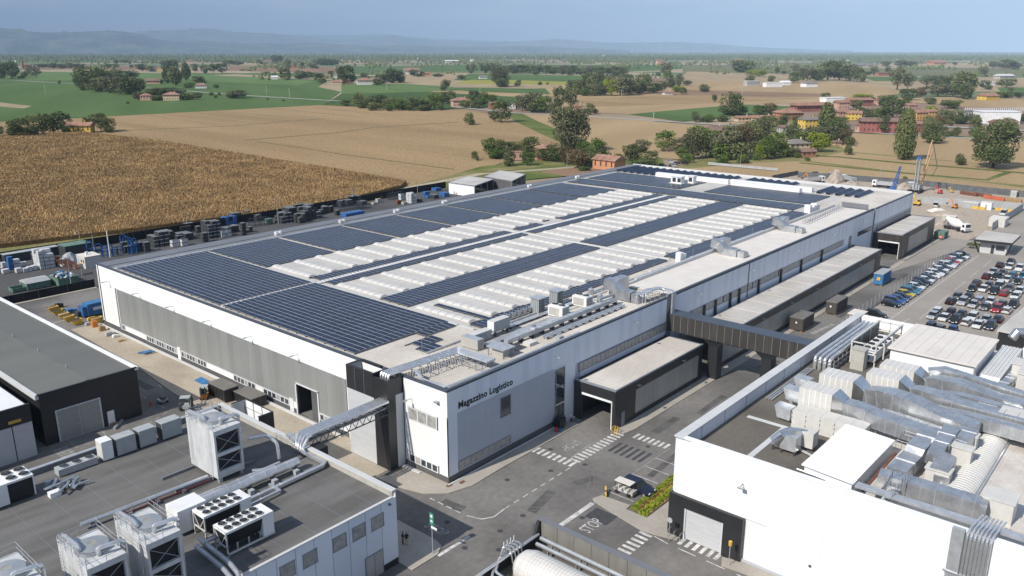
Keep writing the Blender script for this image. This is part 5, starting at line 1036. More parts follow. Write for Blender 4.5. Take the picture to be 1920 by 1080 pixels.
# ================================================================= tank building at the bottom
tb=T('tank_building','walled plant yard with two white ribbed tanks at the bottom edge','building',(-18,-40,0))
P(tb,'parapet',lambda b:(b.box(-6.6,-60,0,-6.3,-18.8,6.0,'inner_clad'),b.box(-14.4,-18.9,0,-6.6,-18.6,4.6,'black_cladding'),b.add([(-7.6,-18.9,4.6),(-6.4,-18.9,4.6),(-6.4,-18.9,6),(-7.0,-18.9,6),(-7.6,-18.6,4.6),(-6.4,-18.6,4.6),(-6.4,-18.6,6),(-7.0,-18.6,6)],[(0,1,2,3),(7,6,5,4),(3,2,6,7),(0,3,7,4),(1,5,6,2)],'black_cladding')))
for i in range(22): P(tb,'wall_panel',lambda b:b.box(-6.72,-18.95-i*1.9-1.86,3.6,-6.6,-18.95-i*1.9,5.95,'inner_clad'))
P(tb,'parapet_cap',lambda b:b.box(-6.75,-60,6.0,-6.2,-18.6,6.1,'parapet_grey'))
P(tb,'roof',lambda b:b.box(-40,-60,3.3,-6.72,-18.9,3.6,'brown_bitumen'))
def btank(label,yc,x0,x1,z,r):
    t=T('storage_tank',label,'tank',(x0,yc,z-r)); 
    return t
for (label,xc,y0,y1,zc,r) in (('white ribbed tank lying in the middle of the walled yard at the bottom edge',-11.2,-19.9,-45,4.35,1.7),('white ribbed tank at the bottom edge, left of the larger one',-15.7,-20.2,-45,3.9,1.35)):
    t=T('storage_tank',label,'tank',(xc,y0,3.6))
    def f(b):
        n=26; pr=[(0,.0),(.12,.55),(.45,.85),(1.0,1.0)]; rings=[(y0-a*r*.9,c*r) for a,c in pr]; y=y0-r*.9-.2
        while y>y1: rings+=[(y,r),(y-.25,r),(y-.26,r*.983),(y-.31,r*.983),(y-.32,r)]; y-=.33
        vs=[(xc+math.cos(2*math.pi*k/n)*rr,yy,zc+math.sin(2*math.pi*k/n)*rr) for yy,rr in rings for k in range(n)]
        b.add(vs,[(i*n+k,(i+1)*n+k,(i+1)*n+(k+1)%n,i*n+(k+1)%n) for i in range(len(rings)-1) for k in range(n)],'skylight_dome')
    P(t,'shell',f)
for i,(x,z,l) in enumerate(((-8.2,4.6,'inner'),(-7.6,4.9,'outer'))):
    t=T('pipe_run',l+' silver pipe along the yard wall beside the ribbed tank','pipe',(x,-19.6,z)); P(t,'pipe',lambda b:bolted(b,[(x,-19.6,z),(x,-50,z)],.2,'pipe_silver',10,2.5)); P(t,'support',lambda b:[b.box(x-.1,-21-k*3.2,3.6,x+.1,-20.9-k*3.2,z-.1,'steel') for k in range(8)],kind='stuff')
for i,(x,z,l) in enumerate(((-14.0,4.4,'right'),(-14.5,4.2,'left'))):
    t=T('pipe_run',l+' silver pipe running between the two ribbed tanks','pipe',(x,-20.6,z)); P(t,'pipe',lambda b:bolted(b,[(x+1.4,-18.9-i*.1,z+.6),(x-.2,-19.9,z+.6),(x,-22,z),(x,-50,z)],.12,'pipe_silver',8,2.5))
for i in range(4): one(lambda b:bolted(b,[(-7.6-i*.0,-19.35+i*.22,5.2-.2*i),(-30,-19.35+i*.22,5.0-.2*i)],.12,'steel' if i%2 else 'pipe_silver',8,2),'pipe_run','straight pipe along the yard edge, '+['top','second','third','lowest'][i]+' of four','pipe')
t=T('pipe_manifold','knot of small silver pipes at the front corner of the tank yard','pipes',(-11,-19,4.6))
for i in range(4): P(t,'pipe',lambda b:bolted(b,[(-10.2-i*.45,-19.6,4.3),(-10.2-i*.45,-19.3,5.6),(-10.7-i*.45,-18.9,5.9),(-10.9-i*.45,-18.7,4.8)],.09,'pipe_silver',7,3)); P(t,'valve',lambda b:b.tube([(-10.6-i*.45,-18.9,5.9),(-10.6-i*.45,-18.9,6.35)],.04,'sign_white',5))
P(t,'maintenance_step',lambda b:[(b.bar((-9.2,-21.5-k*5,4.5),(-9.2,-23.5-k*5,4.5),.08,.08,'light_cap'),b.bar((-9.6,-21.7-k*5,3.8),(-9.2,-21.7-k*5,4.5),.05,.05,'light_cap'),b.bar((-9.6,-23.3-k*5,3.8),(-9.2,-23.3-k*5,4.5),.05,.05,'light_cap')) for k in range(4)],kind='stuff')
# ================================================================= big white building on the right
rb=T('white_factory','big white clad building with a black-framed loading door and a roof full of air ducts','building',(8,-24.4,0)); RD=9.7
P(rb,'wall',lambda b:(b.box(8.15,-24.9,0,61,-24.4,10.9,'blue_white_cladding'),b.box(8.15,-62,0,8.6,-24.9,10.9,'white_cladding'),b.box(60.4,-34,0,61,-24.9,10.9,'white_cladding')))
def flat(b,poly,z,m): b.sheet(poly,z,m)
P(rb,'roof',lambda b:(b.box(8.6,-37.0,8.9,60.4,-24.9,9.35,'brown_bitumen'),b.box(8.6,-62,8.9,60.4,-37.0,RD,'membrane')))
P(rb,'parapet_lining',lambda b:(b.box(8.6,-25.15,9.35,60.4,-24.9,10.85,'blue_white_cladding'),b.box(8.6,-62,9.35,8.8,-25.15,10.9,'grey_cladding')))
for i in range(22): 
    y=-26.1-i*1.7
    if y<-60: break
    P(rb,'wall_panel',lambda b:b.box(8.0,y-1.694,.35 if not(-33<y<-24) else 4.75,8.15,y,10.88,'white_cladding'))
for i in range(10): P(rb,'wall_panel',lambda b:b.box(8.2+i*5.25,-24.4,.4,13.444+i*5.25,-24.3,10.88,'blue_white_cladding'))
P(rb,'parapet_cap',lambda b:b.box(7.9,-25.3,10.9,61.1,-24.25,11.02,'light_cap')); P(rb,'parapet_cap',lambda b:b.box(7.95,-62,10.9,8.6,-25.3,11.02,'white_cladding'))
P(rb,'inner_panel_joint',lambda b:[b.box(x,-25.2,9.35,x+.06,-25.15,10.85,'grey_cladding') for x in np.arange(12,60,5.2)],kind='stuff')
P(rb,'door_surround',lambda b:(b.box(7.6,-26.0,0,8.0,-24.45,4.75,'black_cladding'),b.box(7.6,-32.3,0,8.0,-30.3,4.75,'black_cladding'),b.box(7.6,-30.3,3.6,8.0,-26.0,4.75,'black_cladding'),b.box(7.6,-24.45,0,12,-24.25,4.75,'black_cladding')))
P(rb,'roller_door',lambda b:[b.box(7.86,-30.15,.05+k*.5,7.93,-26.15,.53+k*.5,'light_grey_cladding') for k in range(7)],kind='stuff'); P(rb,'door_frame',lambda b:(b.box(7.72,-26.15,0,7.98,-26.0,3.6,'frame_white'),b.box(7.72,-30.3,0,7.98,-30.15,3.6,'frame_white'),b.box(7.72,-30.15,3.5,7.98,-26.15,3.62,'frame_white')))
P(rb,'wall_lamp',lambda b:(b.tube([(8,-31.8,8.3),(7.3,-31.9,8.35)],.04,'dark_steel',4),b.box(7.0,-32.15,8.2,7.35,-31.7,8.35,'galvanised')))
P(rb,'wall_lamp',lambda b:b.box(7.85,-39,2.4,8.0,-38.8,2.55,'dark_steel'))
P(rb,'roof_strip',lambda b:(b.box(10.6,-31.0,9.35,20.6,-30.4,9.38,'light_cap'),b.box(20.0,-30.4,9.35,20.6,-26.4,9.38,'light_cap')))
P(rb,'membrane_joint',lambda b:[b.box(9,-43.5-i*1.35,RD,60,-43.46-i*1.35,RD+.015,'cream_roof') for i in range(13)],kind='stuff')
P(rb,'plinth',lambda b:b.box(7.9,-62,0,8.0,-32.3,.35,'grey_cladding'))
# ribbed white penthouse roof
t=T('ribbed_penthouse','white penthouse with a finely ribbed sloping roof on the right building','roof structure',(8.9,-36.8,9.35))
P(t,'wall',lambda b:b.add([(9.5,-41.2,9.3),(20.3,-41.4,9.3),(20.3,-37.2,9.3),(9.5,-36.9,9.3),(9.5,-41.2,11.2),(20.3,-41.4,11.2),(20.3,-37.2,11.5),(9.5,-36.9,11.5)],[(0,1,5,4),(1,2,6,5),(2,3,7,6),(3,0,4,7)],'white_cladding'))
P(t,'roof',lambda b:b.add([(9.2,-41.4,11.2),(20.5,-41.6,11.2),(20.5,-37.0,11.5),(9.2,-36.7,11.5),(9.2,-41.4,11.32),(20.5,-41.6,11.32),(20.5,-37.0,11.62),(9.2,-36.7,11.62)],[(0,3,2,1),(4,5,6,7),(0,1,5,4),(1,2,6,5),(2,3,7,6),(3,0,4,7)],'white_roof'))
P(t,'roof_rib',lambda b:[b.add([(x,-41.45,11.33),(x+.12,-41.45,11.33),(x+.12,-36.8,11.64),(x,-36.8,11.64),(x+.06,-41.45,11.39),(x+.06,-36.8,11.70)],[(0,4,5,3),(4,1,2,5)],'white_roof') for x in np.arange(9.3,20.4,.3)],kind='stuff')
# smooth cream penthouse at the back
t=T('smooth_penthouse','large cream flat-roofed penthouse at the back of the right building','roof structure',(44,-33.6,9.35))
P(t,'wall',lambda b:b.box(44.6,-43.2,9.3,56,-33.8,12.3,'white_cladding')); P(t,'roof',lambda b:b.box(44.2,-43.5,12.3,56.4,-33.5,12.5,'cream_roof'))
P(t,'roof_seam',lambda b:[b.box(44.3,y,12.5,56.3,y+.05,12.54,'cream_roof') for y in np.arange(-42.5,-34,1.2)],kind='stuff')
P(rb,'parapet_lining',lambda b:b.box(59.8,-34,9.3,60.4,-25.2,10.85,'white_cladding'))
t=T('penthouse_wing','low white ribbed roof wing to the right of the cream penthouse','roof structure',(44,-46,9.7)); P(t,'wall',lambda b:b.box(46,-45.8,RD,59,-43.6,11.0,'white_cladding')); P(t,'roof',lambda b:[b.box(46,-45.9+i*.4,11.0,59,-45.6+i*.4,11.1,'light_cap') for i in range(6)],kind='stuff'); P(t,'wall',lambda b:b.box(59,-60,RD,59.6,-45.9,11.2,'white_cladding'))
# barrel rooflight
t=T('barrel_rooflight','long white ribbed barrel rooflight on the cream roof','rooflight',(16,-48.2,RD))
def bar_(b):
    xs=[]; x=15.4
    while x<30.6: xs+=[(x,1),(x+.3,1),(x+.32,.95),(x+.4,.95),(x+.42,1)]; x+=.46
    n=12; vs=[(xx,-48.3-math.cos(math.pi*k/n)*1.35*s,RD+.15+math.sin(math.pi*k/n)*.75*s) for xx,s in xs for k in range(n+1)]
    b.add(vs,[(i*(n+1)+k,(i+1)*(n+1)+k,(i+1)*(n+1)+k+1,i*(n+1)+k+1) for i in range(len(xs)-1) for k in range(n)],'skylight_dome'); b.add(vs[:n+1],[tuple(range(n,-1,-1))],'skylight_dome')
P(t,'shell',bar_); P(t,'curb',lambda b:(b.box(15.3,-49.8,RD,30.8,-49.65,RD+.25,'galvanised'),b.box(15.3,-46.95,RD,30.8,-46.8,RD+.2,'galvanised')))
# air handling units (ribbed white casings) with their ducts
c6=k3(4,1440,560); m6=k3(6.75,1460,600); n6=k3(6.75,1680,640); w6=k3(5.047,1600,780)
def ahu(label,x0,x1,y0,y1,z1,duct,n=6,m='unit_white',zb=RD):
    t=T('air_handler',label,'air handler',(x0,y1,zb))
    for i in range(n):
        a=y1-(y1-y0)*i/n; c=y1-(y1-y0)*(i+1)/n; P(t,'section',lambda b:b.box(x0,c+.03,zb,x1,a-.03,z1,m))
    P(t,'joint',lambda b:[b.box(x0-.03,y1-(y1-y0)*i/n-.04,zb,x1+.03,y1-(y1-y0)*i/n+.04,z1+.03,'sign_white') for i in range(1,n)],kind='stuff')
    w=x1-x0; xm=(x0+x1)/2; h=z1-zb
    P(t,'transition',lambda b:b.add([(x0,y0,zb),(x1,y0,zb),(x1,y0,z1),(x0,y0,z1),(x0+.2,y0-1.1,zb+h*.15),(x1-.2,y0-1.1,zb+h*.15),(x1-.2,y0-1.1,z1-h*.25),(x0+.2,y0-1.1,z1-h*.25)],[(0,1,5,4),(1,2,6,5),(2,3,7,6),(3,0,4,7),(4,5,6,7)],'aluminium'))
    d=T('air_duct','shiny rectangular air duct leaving the '+label,'air duct',(x0,y0-1.2,zb)); P(d,'duct',lambda b:rduct(b,[(xm,y0-1.1,zb+h*.45)]+duct,w-.5,h*.58,'duct_sheet',1.3)); P(d,'support',lambda b:[b.box(p[0]-.6,p[1]-.05,zb-.4,p[0]+.6,p[1]+.05,zb+.1,'steel') for p in duct],kind='stuff')
    return t
ahu('white ribbed air handler nearest the viewer, upper one',23.4,25.8,-34.2,-30.6,13.0,[(24.2,-37,11.7),(23.6,-39,11.6),(23.3,-42.2,11.5),(23.1,-44,11.4)],zb=10.4)
ahu('white ribbed air handler second from the viewer',28.6,31.3,-34.6,-30.8,13.0,[(29.6,-37,11.6),(29,-38.4,12.0),(28.4,-41,12.0),(28,-44,11.3),(27.8,-47.2,11.2)],zb=RD)
ahu('white ribbed air handler third from the viewer',32.8,35.2,-38.2,-34.6,12.8,[(33.6,-40.5,11.4),(32.8,-42,11.6),(32.4,-45,11.4),(32,-56,11.4)],zb=RD)
ahu('white ribbed air handler farthest from the viewer, by the cream penthouse',37.6,40.2,-38.5,-34.6,12.4,[(38.6,-40.8,11.4),(38,-43,11.7),(37.6,-47,11.2),(37,-58,11.2)],zb=RD)
t=T('air_handler','long low white air handler with round bolts beneath the nearest ribbed one','air handler',(20.8,-36,9.35))
for i in range(5): P(t,'section',lambda b:b.box(20.9,-32.5-i*1.5-.02,9.35,23.0,-31.0-i*1.5-.04,11.3,'unit_white'))
P(t,'bolt',lambda b:[b.box(20.86,-31.1-i*1.5,z,20.9,-31.0-i*1.5,z+.1,'dark_steel') for i in range(5) for z in (9.8,10.4,10.9)],kind='stuff')
for i,(x,y,z) in enumerate(((21.5,-29.3,9.6),(23.8,-29.2,10.9),(28.2,-28.6,10.6),(25.6,-29,9.7))):
    t=T('air_intake',['lowest','topmost','farthest','middle'][i]+' of the grey sheet-metal intake hoods at the left ends of the ribbed air handlers','air intake',(x,y,z)); P(t,'hood',lambda b:b.add([(x,y-1.3,z),(x+1.5,y-1.3,z),(x+1.5,y+.1,z+.1),(x,y+.1,z+.1),(x,y-1.3,z+1.3),(x+1.5,y-1.3,z+1.3),(x+1.5,y+.5,z+1.4),(x,y+.5,z+1.4)],[(0,3,2,1),(0,1,5,4),(1,2,6,5),(2,3,7,6),(3,0,4,7),(4,5,6,7)],'galvanised')); P(t,'bracket',lambda b:b.box(x+.2,y-1.6,z+.2,x+1.2,y-1.3,z+1,'steel'))
# curving extra ducts
def duct(label,pts,w,h,m='duct_sheet',fl=1.2):
    t=T('air_duct',label,'air duct',pts[0]); P(t,'duct',lambda b:rduct(b,pts,w,h,m,fl)); P(t,'support',lambda b:[b.box(p[0]-.08,p[1]-.08,RD-.35,p[0]+.08,p[1]+.08,max(RD-.2,p[2]-h/2),'steel') for p in pts[1:-1]],kind='stuff'); return t
def Gp(f,x,y,z): a=G(*f(x,y),z); return (a[0],a[1],z)
duct('broad shiny duct running down towards the viewer beside the ribbed penthouse',[Gp(w6,760,160,11.6),Gp(w6,600,330,11.6),Gp(w6,570,390,11.0),Gp(w6,400,560,10.9)],1.7,1.2,'duct_sheet',3)
duct('shiny duct running down towards the viewer, nearer the barrel rooflight',[Gp(w6,930,150,11.8),Gp(w6,760,380,11.7),Gp(w6,860,440,11.4),Gp(w6,800,560,11.0)],1.5,1.3,'duct_sheet',3)
duct('short shiny ribbed duct along the near half of the barrel rooflight',[Gp(w6,1100,170,11.5),Gp(w6,1040,240,11.5),Gp(w6,930,330,11.2)],1.6,1.4)
duct('low shiny duct curving along the near half of the barrel rooflight',[Gp(w6,900,430,11.2),Gp(w6,850,560,10.8),Gp(w6,830,620,10.6)],1.3,1.0)
duct('long shiny duct along the front parapet of the right building',[(12.4,-42.6,10.9),(12.7,-45,10.9),(12.8,-48.5,10.9),(13.0,-51.2,10.8)],1.5,1.5)
duct('shiny duct crossing behind the nearest ribbed air handler ducts',[(26,-38.5,11.1),(26.2,-41,10.9),(25.6,-44,10.9),(25.4,-46.5,10.9)],1.4,1.2)
duct('shiny duct passing under the second ribbed air handler duct',[(30.8,-40,11),(30.4,-43,11.2),(30.2,-46,11.4),(30,-52,11.4)],1.3,1.3)
duct('shiny curved duct sweeping right from the farthest ribbed air handler',[(40,-39.5,11.8),(40.6,-41,12.2),(40.2,-44,12),(39.6,-50,11.6),(39.2,-58,11.5)],1.2,1.1)
duct('shiny duct joining two long ducts at an angle',[(34.4,-47,11.2),(37.0,-49.4,11.2),(39.5,-51,11.3)],1.3,.9)
duct('shiny sloping duct between the farthest two long ducts',[(35,-41,11),(35.2,-44,11.5),(35,-48,11.4),(34.6,-54,11.3)],1.2,1.2)
duct('sheet-metal duct rising to the right edge of the photo near the cream penthouse',[(42,-46,10.6),(46,-46.6,10.6),(58,-47.2,10.6)],1.0,.8)
# plain cabinets
for (f,x,y,wx,wy,h,l) in ((w6,1195,960,2.2,2.3,2.0,'large plain white cabinet at the front parapet corner of the cream roof'),(w6,660,650,1.3,2.0,1.7,'plain white cabinet at the near end of the barrel rooflight'),(w6,880,480,1.1,1.9,2.2,'nearer of two tall white cabinets beside the barrel rooflight'),(w6,935,350,1.1,1.9,2.2,'farther of two tall white cabinets beside the barrel rooflight'),(w6,1345,180,2.2,2.3,2.5,'tall square white cabinet behind the barrel rooflight'),(w6,1130,100,1.4,1.6,2.2,'narrow white cabinet between ducts behind the barrel rooflight'),(n6,1480,740,3.2,3.0,3.2,'very large white cabinet at the right edge where the ducts end'),(n6,1430,540,2.4,2.4,2.6,'large white cabinet at the right edge below the cream penthouse'),(m6,900,580,1.4,1.6,2.3,'tall beige cabinet near the steel cage')):
    X,Y=G(*f(x,y),RD); t=T('roof_cabinet',l,'cabinet',(X,Y,RD)); mm='unit_beige' if 'beige' in l else 'unit_white'
    P(t,'casing',lambda b:b.box(X,Y-wy,RD-.35,X+wx,Y,RD+h,mm)); P(t,'cover',lambda b:b.box(X-.1,Y-wy-.1,RD+h,X+wx+.1,Y+.1,RD+h+.1,'unit_grey' if 0 else mm))
# small AHU with round ducts in the dark roof corner
X,Y=G(1443,842,9.35); t=T('air_unit','small air unit with a round shiny duct in the dark roof corner','air unit',(X,Y,9.35))
P(t,'casing',lambda b:b.box(X,Y-2.6,9.8,X+1.3,Y-1.0,11.3,'galvanised')); P(t,'filter_box',lambda b:b.box(X+1.8,Y-3.6,9.8,X+3.2,Y-2.4,11.4,'unit_white')); P(t,'round_duct',lambda b:b.tube([(X-.1,Y-.4,10.4),(X+.2,Y-1.0,11.2),(X+.9,Y-1.6,11.5),(X+2,Y-2.0,11.1),(X+2.4,Y-2.9,10.9)],.5,'aluminium',10)); P(t,'coil_duct',lambda b:b.tube([(X+.6,Y-.1,9.9),(X+.6,Y-1.0,10.1)],.5,'aluminium',10))
P(t,'leg',lambda b:[b.box(X+a,Y-c,9.35,X+a+.1,Y-c+.1,9.85,'dark_steel') for a in (0,1.2) for c in (.3,1.2,2.5)],kind='stuff')
for i in range(3): P(t,'pipe',lambda b:bolted(b,[(X+1.3,Y-1.3-i*.3,10.8),(X+1.9-i*.2,Y-1.5-i*.3,10.7),(X+1.5,Y-1.9-i*.3,9.6),(X+.9,Y-4.2-i*.2,9.5)],.08,'pipe_silver',6,9))
# fan cooler & cage by the left parapet
t=T('flat_cooler','white cooler with three fan slots near the left parapet of the right building','cooler',(33.2,-30,9.35)); P(t,'casing',lambda b:b.box(33.2,-32.2,9.35,35.6,-29.8,11.2,'sign_white')); 
for k in range(3): P(t,'fan',lambda b:fan(b,33.8+k*.6,-31,11.2,.28))
t=T('steel_cage','open steel cage around a white chiller behind the left parapet','cage',(44.2,-32.4,9.35)); xs,ys=(44.4,48,51.5,55),(-32.2,-30.7,-29.2)
P(t,'post',lambda b:[b.box(x,y,9.35,x+.16,y+.16,12.3,'unit_white') for x in xs for y in (ys[0],ys[-1])]+[b.box(44.4,-30.7,9.35,44.52,-30.6,12.3,'unit_white'),b.box(55,-30.7,9.35,55.1,-30.6,12.3,'unit_white')],kind='stuff')
P(t,'beam',lambda b:[b.box(44.3,y-.05,z,55.2,y+.2,z+.25,'unit_white') for y in (ys[0],ys[-1]) for z in (12.1,)]+[b.box(x,ys[0],z,x+.12,ys[-1],z+.15,'unit_white') for x in (44.4,55) for z in (12.1,11.0,10.0)],kind='stuff')
P(t,'infill',lambda b:b.box(45,-29.15,9.4,55,-29.1,12.1,'dark_steel'))
t=T('caged_chiller','white chiller with black fans inside the steel cage','chiller',(45.5,-32,9.35)); P(t,'casing',lambda b:b.box(45.3,-31.8,9.6,53.5,-29.8,10.9,'sign_white')); P(t,'coil',lambda b:b.box(45.25,-31.2,9.7,45.3,-30.3,10.5,'blue_paint'))
for k in range(4):
    for j in range(2): P(t,'fan',lambda b:fan(b,47+k*1.7,-31.3+j*1.0,10.9,.42,'fan_black','fan_black'))
for i in range(4):
    t=T('pipe_run','silver pipe inside the left parapet of the right building, '+['closest to the parapet','second from the parapet','third from the parapet','farthest from the parapet'][i],'pipe',(39,-27-i*.55,10.2)); P(t,'pipe',lambda b:bolted(b,[(38.9,-26.6-i*.6,9.4),(38.9,-26.6-i*.6,10.9),(40,-26.6-i*.6,11.1),(57,-26.6-i*.6,11.1)],.22,'pipe_silver',10,2.2))
t=T('pipe_rack','dark pipe rack under the four silver pipes','rack',(40,-29,9.35)); P(t,'frame',lambda b:[(b.box(x,-28.8,9.35,x+.1,-28.7,10.9,'steel'),b.box(x,-26.4,9.35,x+.1,-26.3,10.9,'steel'),b.box(x,-28.8,10.75,x+.1,-26.3,10.85,'steel')) for x in np.arange(39.5,57,1.5)]+[b.box(39.5,-28.75,z,56,-28.7,z+.06,'steel') for z in (9.9,10.5)],kind='stuff')
for i in range(3): one(lambda b:bolted(b,[(38.5,-26.0-i*.3,9.5),(26,-26.0-i*.3,9.5)],.1,'pipe_silver',6,3),'pipe_run',f'thin low pipe at the foot of the parapet, {ORD[i]} from the parapet','pipe','thin low pipes at the foot of the left parapet')
# trays between penthouse and ducts, pipes over the front parapet
for i,(y,w_,z,m) in enumerate(((-41.9,.25,10.4,'rust'),(-42.5,.8,10.7,'unit_beige'),(-43.6,.55,10.2,'galvanised'))): one(lambda b:b.box(9.2 if i else 10,y-w_,z,19.5-i*2,y,z+.12,m),'cable_tray',['narrow brown tray','wide beige tray','grey tray'][i]+' between the ribbed penthouse and the broad duct','cable tray')
one(lambda b:(b.box(9.4,-60,10.9,10.2,-41.5,11.15,'galvanised')),'cable_tray','long galvanised tray along the front parapet of the right building','cable tray')
t=T('walkway_steps','steel steps and handrails climbing over the trays by the front parapet','stairs',(10,-45,9.7)); P(t,'railing',lambda b:(railing(b,[(10.4,-43.6,10.6),(11.9,-43.8,11.6),(13.0,-44.6,11.6)],.9,'steel',.03,.5),railing(b,[(9.4,-44.6,10.6),(10.9,-44.9,11.6),(12.4,-45.2,11.6)],.9,'steel',.03,.5)),kind='stuff'); P(t,'tread',lambda b:[b.box(9.6+k*.3,-44.7,10+k*.2,9.9+k*.3,-43.8,10.05+k*.2,'steel') for k in range(6)],kind='stuff')
t=T('walkway_steps','steel handrails at the top corner of the ribbed penthouse','stairs',(20,-42,11)); P(t,'railing',lambda b:(railing(b,[(20.6,-41.8,11.2),(21.8,-42,11.2),(21.6,-44.6,11.2)],.8,'steel',.03,.5),railing(b,[(19.6,-41.9,11),(19.4,-44.0,11)],.8,'steel',.03,.5)),kind='stuff')
t=T('pipe_bundle','bundle of silver pipes running down the front wall beside a flat grey duct','pipes',(7.6,-50,0))
for i in range(7): P(t,'pipe',lambda b:bolted(b,[(11.5,-51.2-i*.28,11.0+.0*i),(8.2,-51.0-i*.28,11.35),(7.62,-50.9-i*.28,10.9),(7.62,-50.9-i*.28,.2)],.105,'pipe_silver',8,1.6))
P(t,'flat_duct',lambda b:b.box(7.5,-50.7,0,7.95,-49.8,11.2,'galvanised')); P(t,'bracket',lambda b:[b.box(7.4,-53,z,7.55,-49.6,z+.12,'steel') for z in (3,6.2,7.2)],kind='stuff')
for i in range(4): one(lambda b:bolted(b,[(9.0,-36.4-i*.18,11.1),(8.9,-38.8+i*.1,11.05)],.07,'pipe_silver',6,9),'pipe_run',f'short silver pipe at the near corner of the ribbed penthouse, {ORD[i]} from the wall','pipe','short silver pipes at the corner of the ribbed penthouse')
# dark hall beyond the car park
t=T('dark_hall','dark walled hall with a flat beige roof at the right edge beside the car park','hall',(70,-50,0)); a=[G(1870,618,5.6),G(1920,628,5.6),G(1990,640,5.6),G(2010,560,5.6),G(1920,575,5.6)]
P(t,'roof',lambda b:b.prism(a,5.3,5.6,'roof_sheet')); P(t,'wall',lambda b:b.prism([((x-a[0][0])*.97+a[0][0]+.3,(y-a[0][1])*.97+a[0][1]-.2) for x,y in a],0,5.3,'black_cladding'))
one(lambda b:b.tube([(61,-44.2,11.6),(61.5,-44.6,12.4),(61.8,-45.4,12.5),(62,-46.1,11.8)],.6,'aluminium',12),'curved_duct','fat shiny elbow duct behind the roof at the right edge','air duct')
# ================================================================= cars
def car_proto(kind):
    L_,W2,H,hood={'hatch':(3.4,.73,1.22,.98),'saloon':(3.8,.75,1.18,.98),'suv':(3.8,.79,1.4,1.05),'van':(4.1,.82,1.6,.8)}[kind]
    t=thing('parked_car','car','car',(0,0,0)); h=.72*H/1.22 if kind!='van' else .8; z0=.2
    # side profile of the lower body and of the cabin; front of the car points to -y
    xs=[-L_/2,-L_/2+.12,-L_/2+.9,0,L_/2-.7,L_/2-.1,L_/2]; zb=[.36,z0,z0,z0,z0,z0+.02,.38]; zt=[.55,.66,h-.02,h+.02,h+.03,h-.02,h-.1]; ww=[.8,.93,1,1,1,.95,.85]
    b=MB(); rings=[]
    for y,a,c,q in zip(xs,zb,zt,ww):
        w=W2*q; rings.append([(-w*.96,y,a),(-w,y,(a+c)/2),(-w*.93,y,c),(0,y,c+.03),(w*.93,y,c),(w,y,(a+c)/2),(w*.96,y,a)])
    n=7; vs=[p for r in rings for p in r]; fs=[(i*n+k,i*n+k+1,(i+1)*n+k+1,(i+1)*n+k) for i in range(6) for k in range(6)]+[tuple(range(n-1,-1,-1)),tuple(range(6*n,7*n))]+[(i*n,(i+1)*n,(i+1)*n+6,i*n+6) for i in range(6)]
    b.add(vs,fs,'car_white'); a0=-L_/2+hood*.95; a1=-L_/2+hood+.62; c1={'hatch':L_/2-.35,'saloon':L_/2-.95,'suv':L_/2-.3,'van':L_/2-.12}[kind]; c0={'hatch':L_/2-.08,'saloon':L_/2-.45,'suv':L_/2-.08,'van':L_/2-.04}[kind]
    wr=W2*.74; b.box(-wr,a1,H-.05,wr,c1,H,'car_white')
    for s in (-1,1):
        for y in ((a1+c1)/2,): b.add([(s*(W2*.9),y-.05,h),(s*(W2*.9),y+.05,h),(s*(wr+.01),y+.05,H-.03),(s*(wr+.01),y-.05,H-.03)],[(0,1,2,3) if s>0 else (3,2,1,0)],'car_white')
    b.build('body',t); b=MB(); b.add([(-W2*.9,a0,h),(W2*.9,a0,h),(W2*.9,c0,h),(-W2*.9,c0,h),(-wr,a1,H-.045),(wr,a1,H-.045),(wr,c1,H-.045),(-wr,c1,H-.045)],[(0,1,5,4),(1,2,6,5),(2,3,7,6),(3,0,4,7)],'car_glass'); b.build('window_glass',t)
    for sx in (-1,1):
        for y in (-L_/2+.65,L_/2-.6): b=MB(); b.tube([(sx*(W2-.17),y,.26),(sx*(W2+.01),y,.26)],.265,'black_rubber',10); b.tube([(sx*(W2+.012),y,.26),(sx*(W2+.02),y,.26)],.16,'steel',8); b.build('wheel',t)
        b=MB(); b.box(sx*W2*.72-.14,-L_/2-.01,.5,sx*W2*.72+.14,-L_/2+.08,.64,'lamp_white'); b.build('headlight',t)
        b=MB(); b.box(sx*W2*.72-.12,L_/2-.08,.6,sx*W2*.72+.12,L_/2+.01,.76,'lamp_red'); b.build('tail_light',t)
    b=MB(); b.box(-.22,-L_/2-.015,.38,.22,-L_/2+.02,.47,'sign_white'); b.build('number_plate',t)
    return t
PR={k:car_proto(k) for k in ('hatch','saloon','suv','van')}; USED=set()
def car(kind,x,y,rz,colr,label,group=None):
    if kind not in USED: o=PR[kind]; USED.add(kind); o.location=(x,y,.02); o.rotation_euler=(0,0,rz); o['label']=label; 
    else: o=dup(PR[kind],(x,y,.02),rz,label)
    if group: o['group']=group
    if kind=='van': o['category']='van'
    for c in kids(o):
        if c.name.startswith('body'):
            c.material_slots[0].link='OBJECT'; c.material_slots[0].material=MATS[colr]
    return o
CN={'car_black':'black','car_white':'white','car_silver':'silver','car_grey':'dark grey','car_blue':'blue','car_teal':'teal blue','car_red':'red','car_wine':'wine red','car_navy':'navy','car_yellow':'yellow'}
KN={'hatch':'hatchback','saloon':'saloon car','suv':'tall car','van':'van'}
row0='black blue blue navy yellow teal teal white black navy white navy white white black white navy white silver red white navy white black'.split()
for i,c in enumerate(row0):
    k=('hatch','suv','saloon','hatch')[i%4]; car(k,105.3+i*2.35,-16.9-.02*i+random.uniform(-.15,.15),R(0+random.uniform(-1.5,1.5)),'car_'+c,f'{c} {KN[k]}, {ORD[i]} from the near end of the row along the fence','cars in the row along the car park fence')
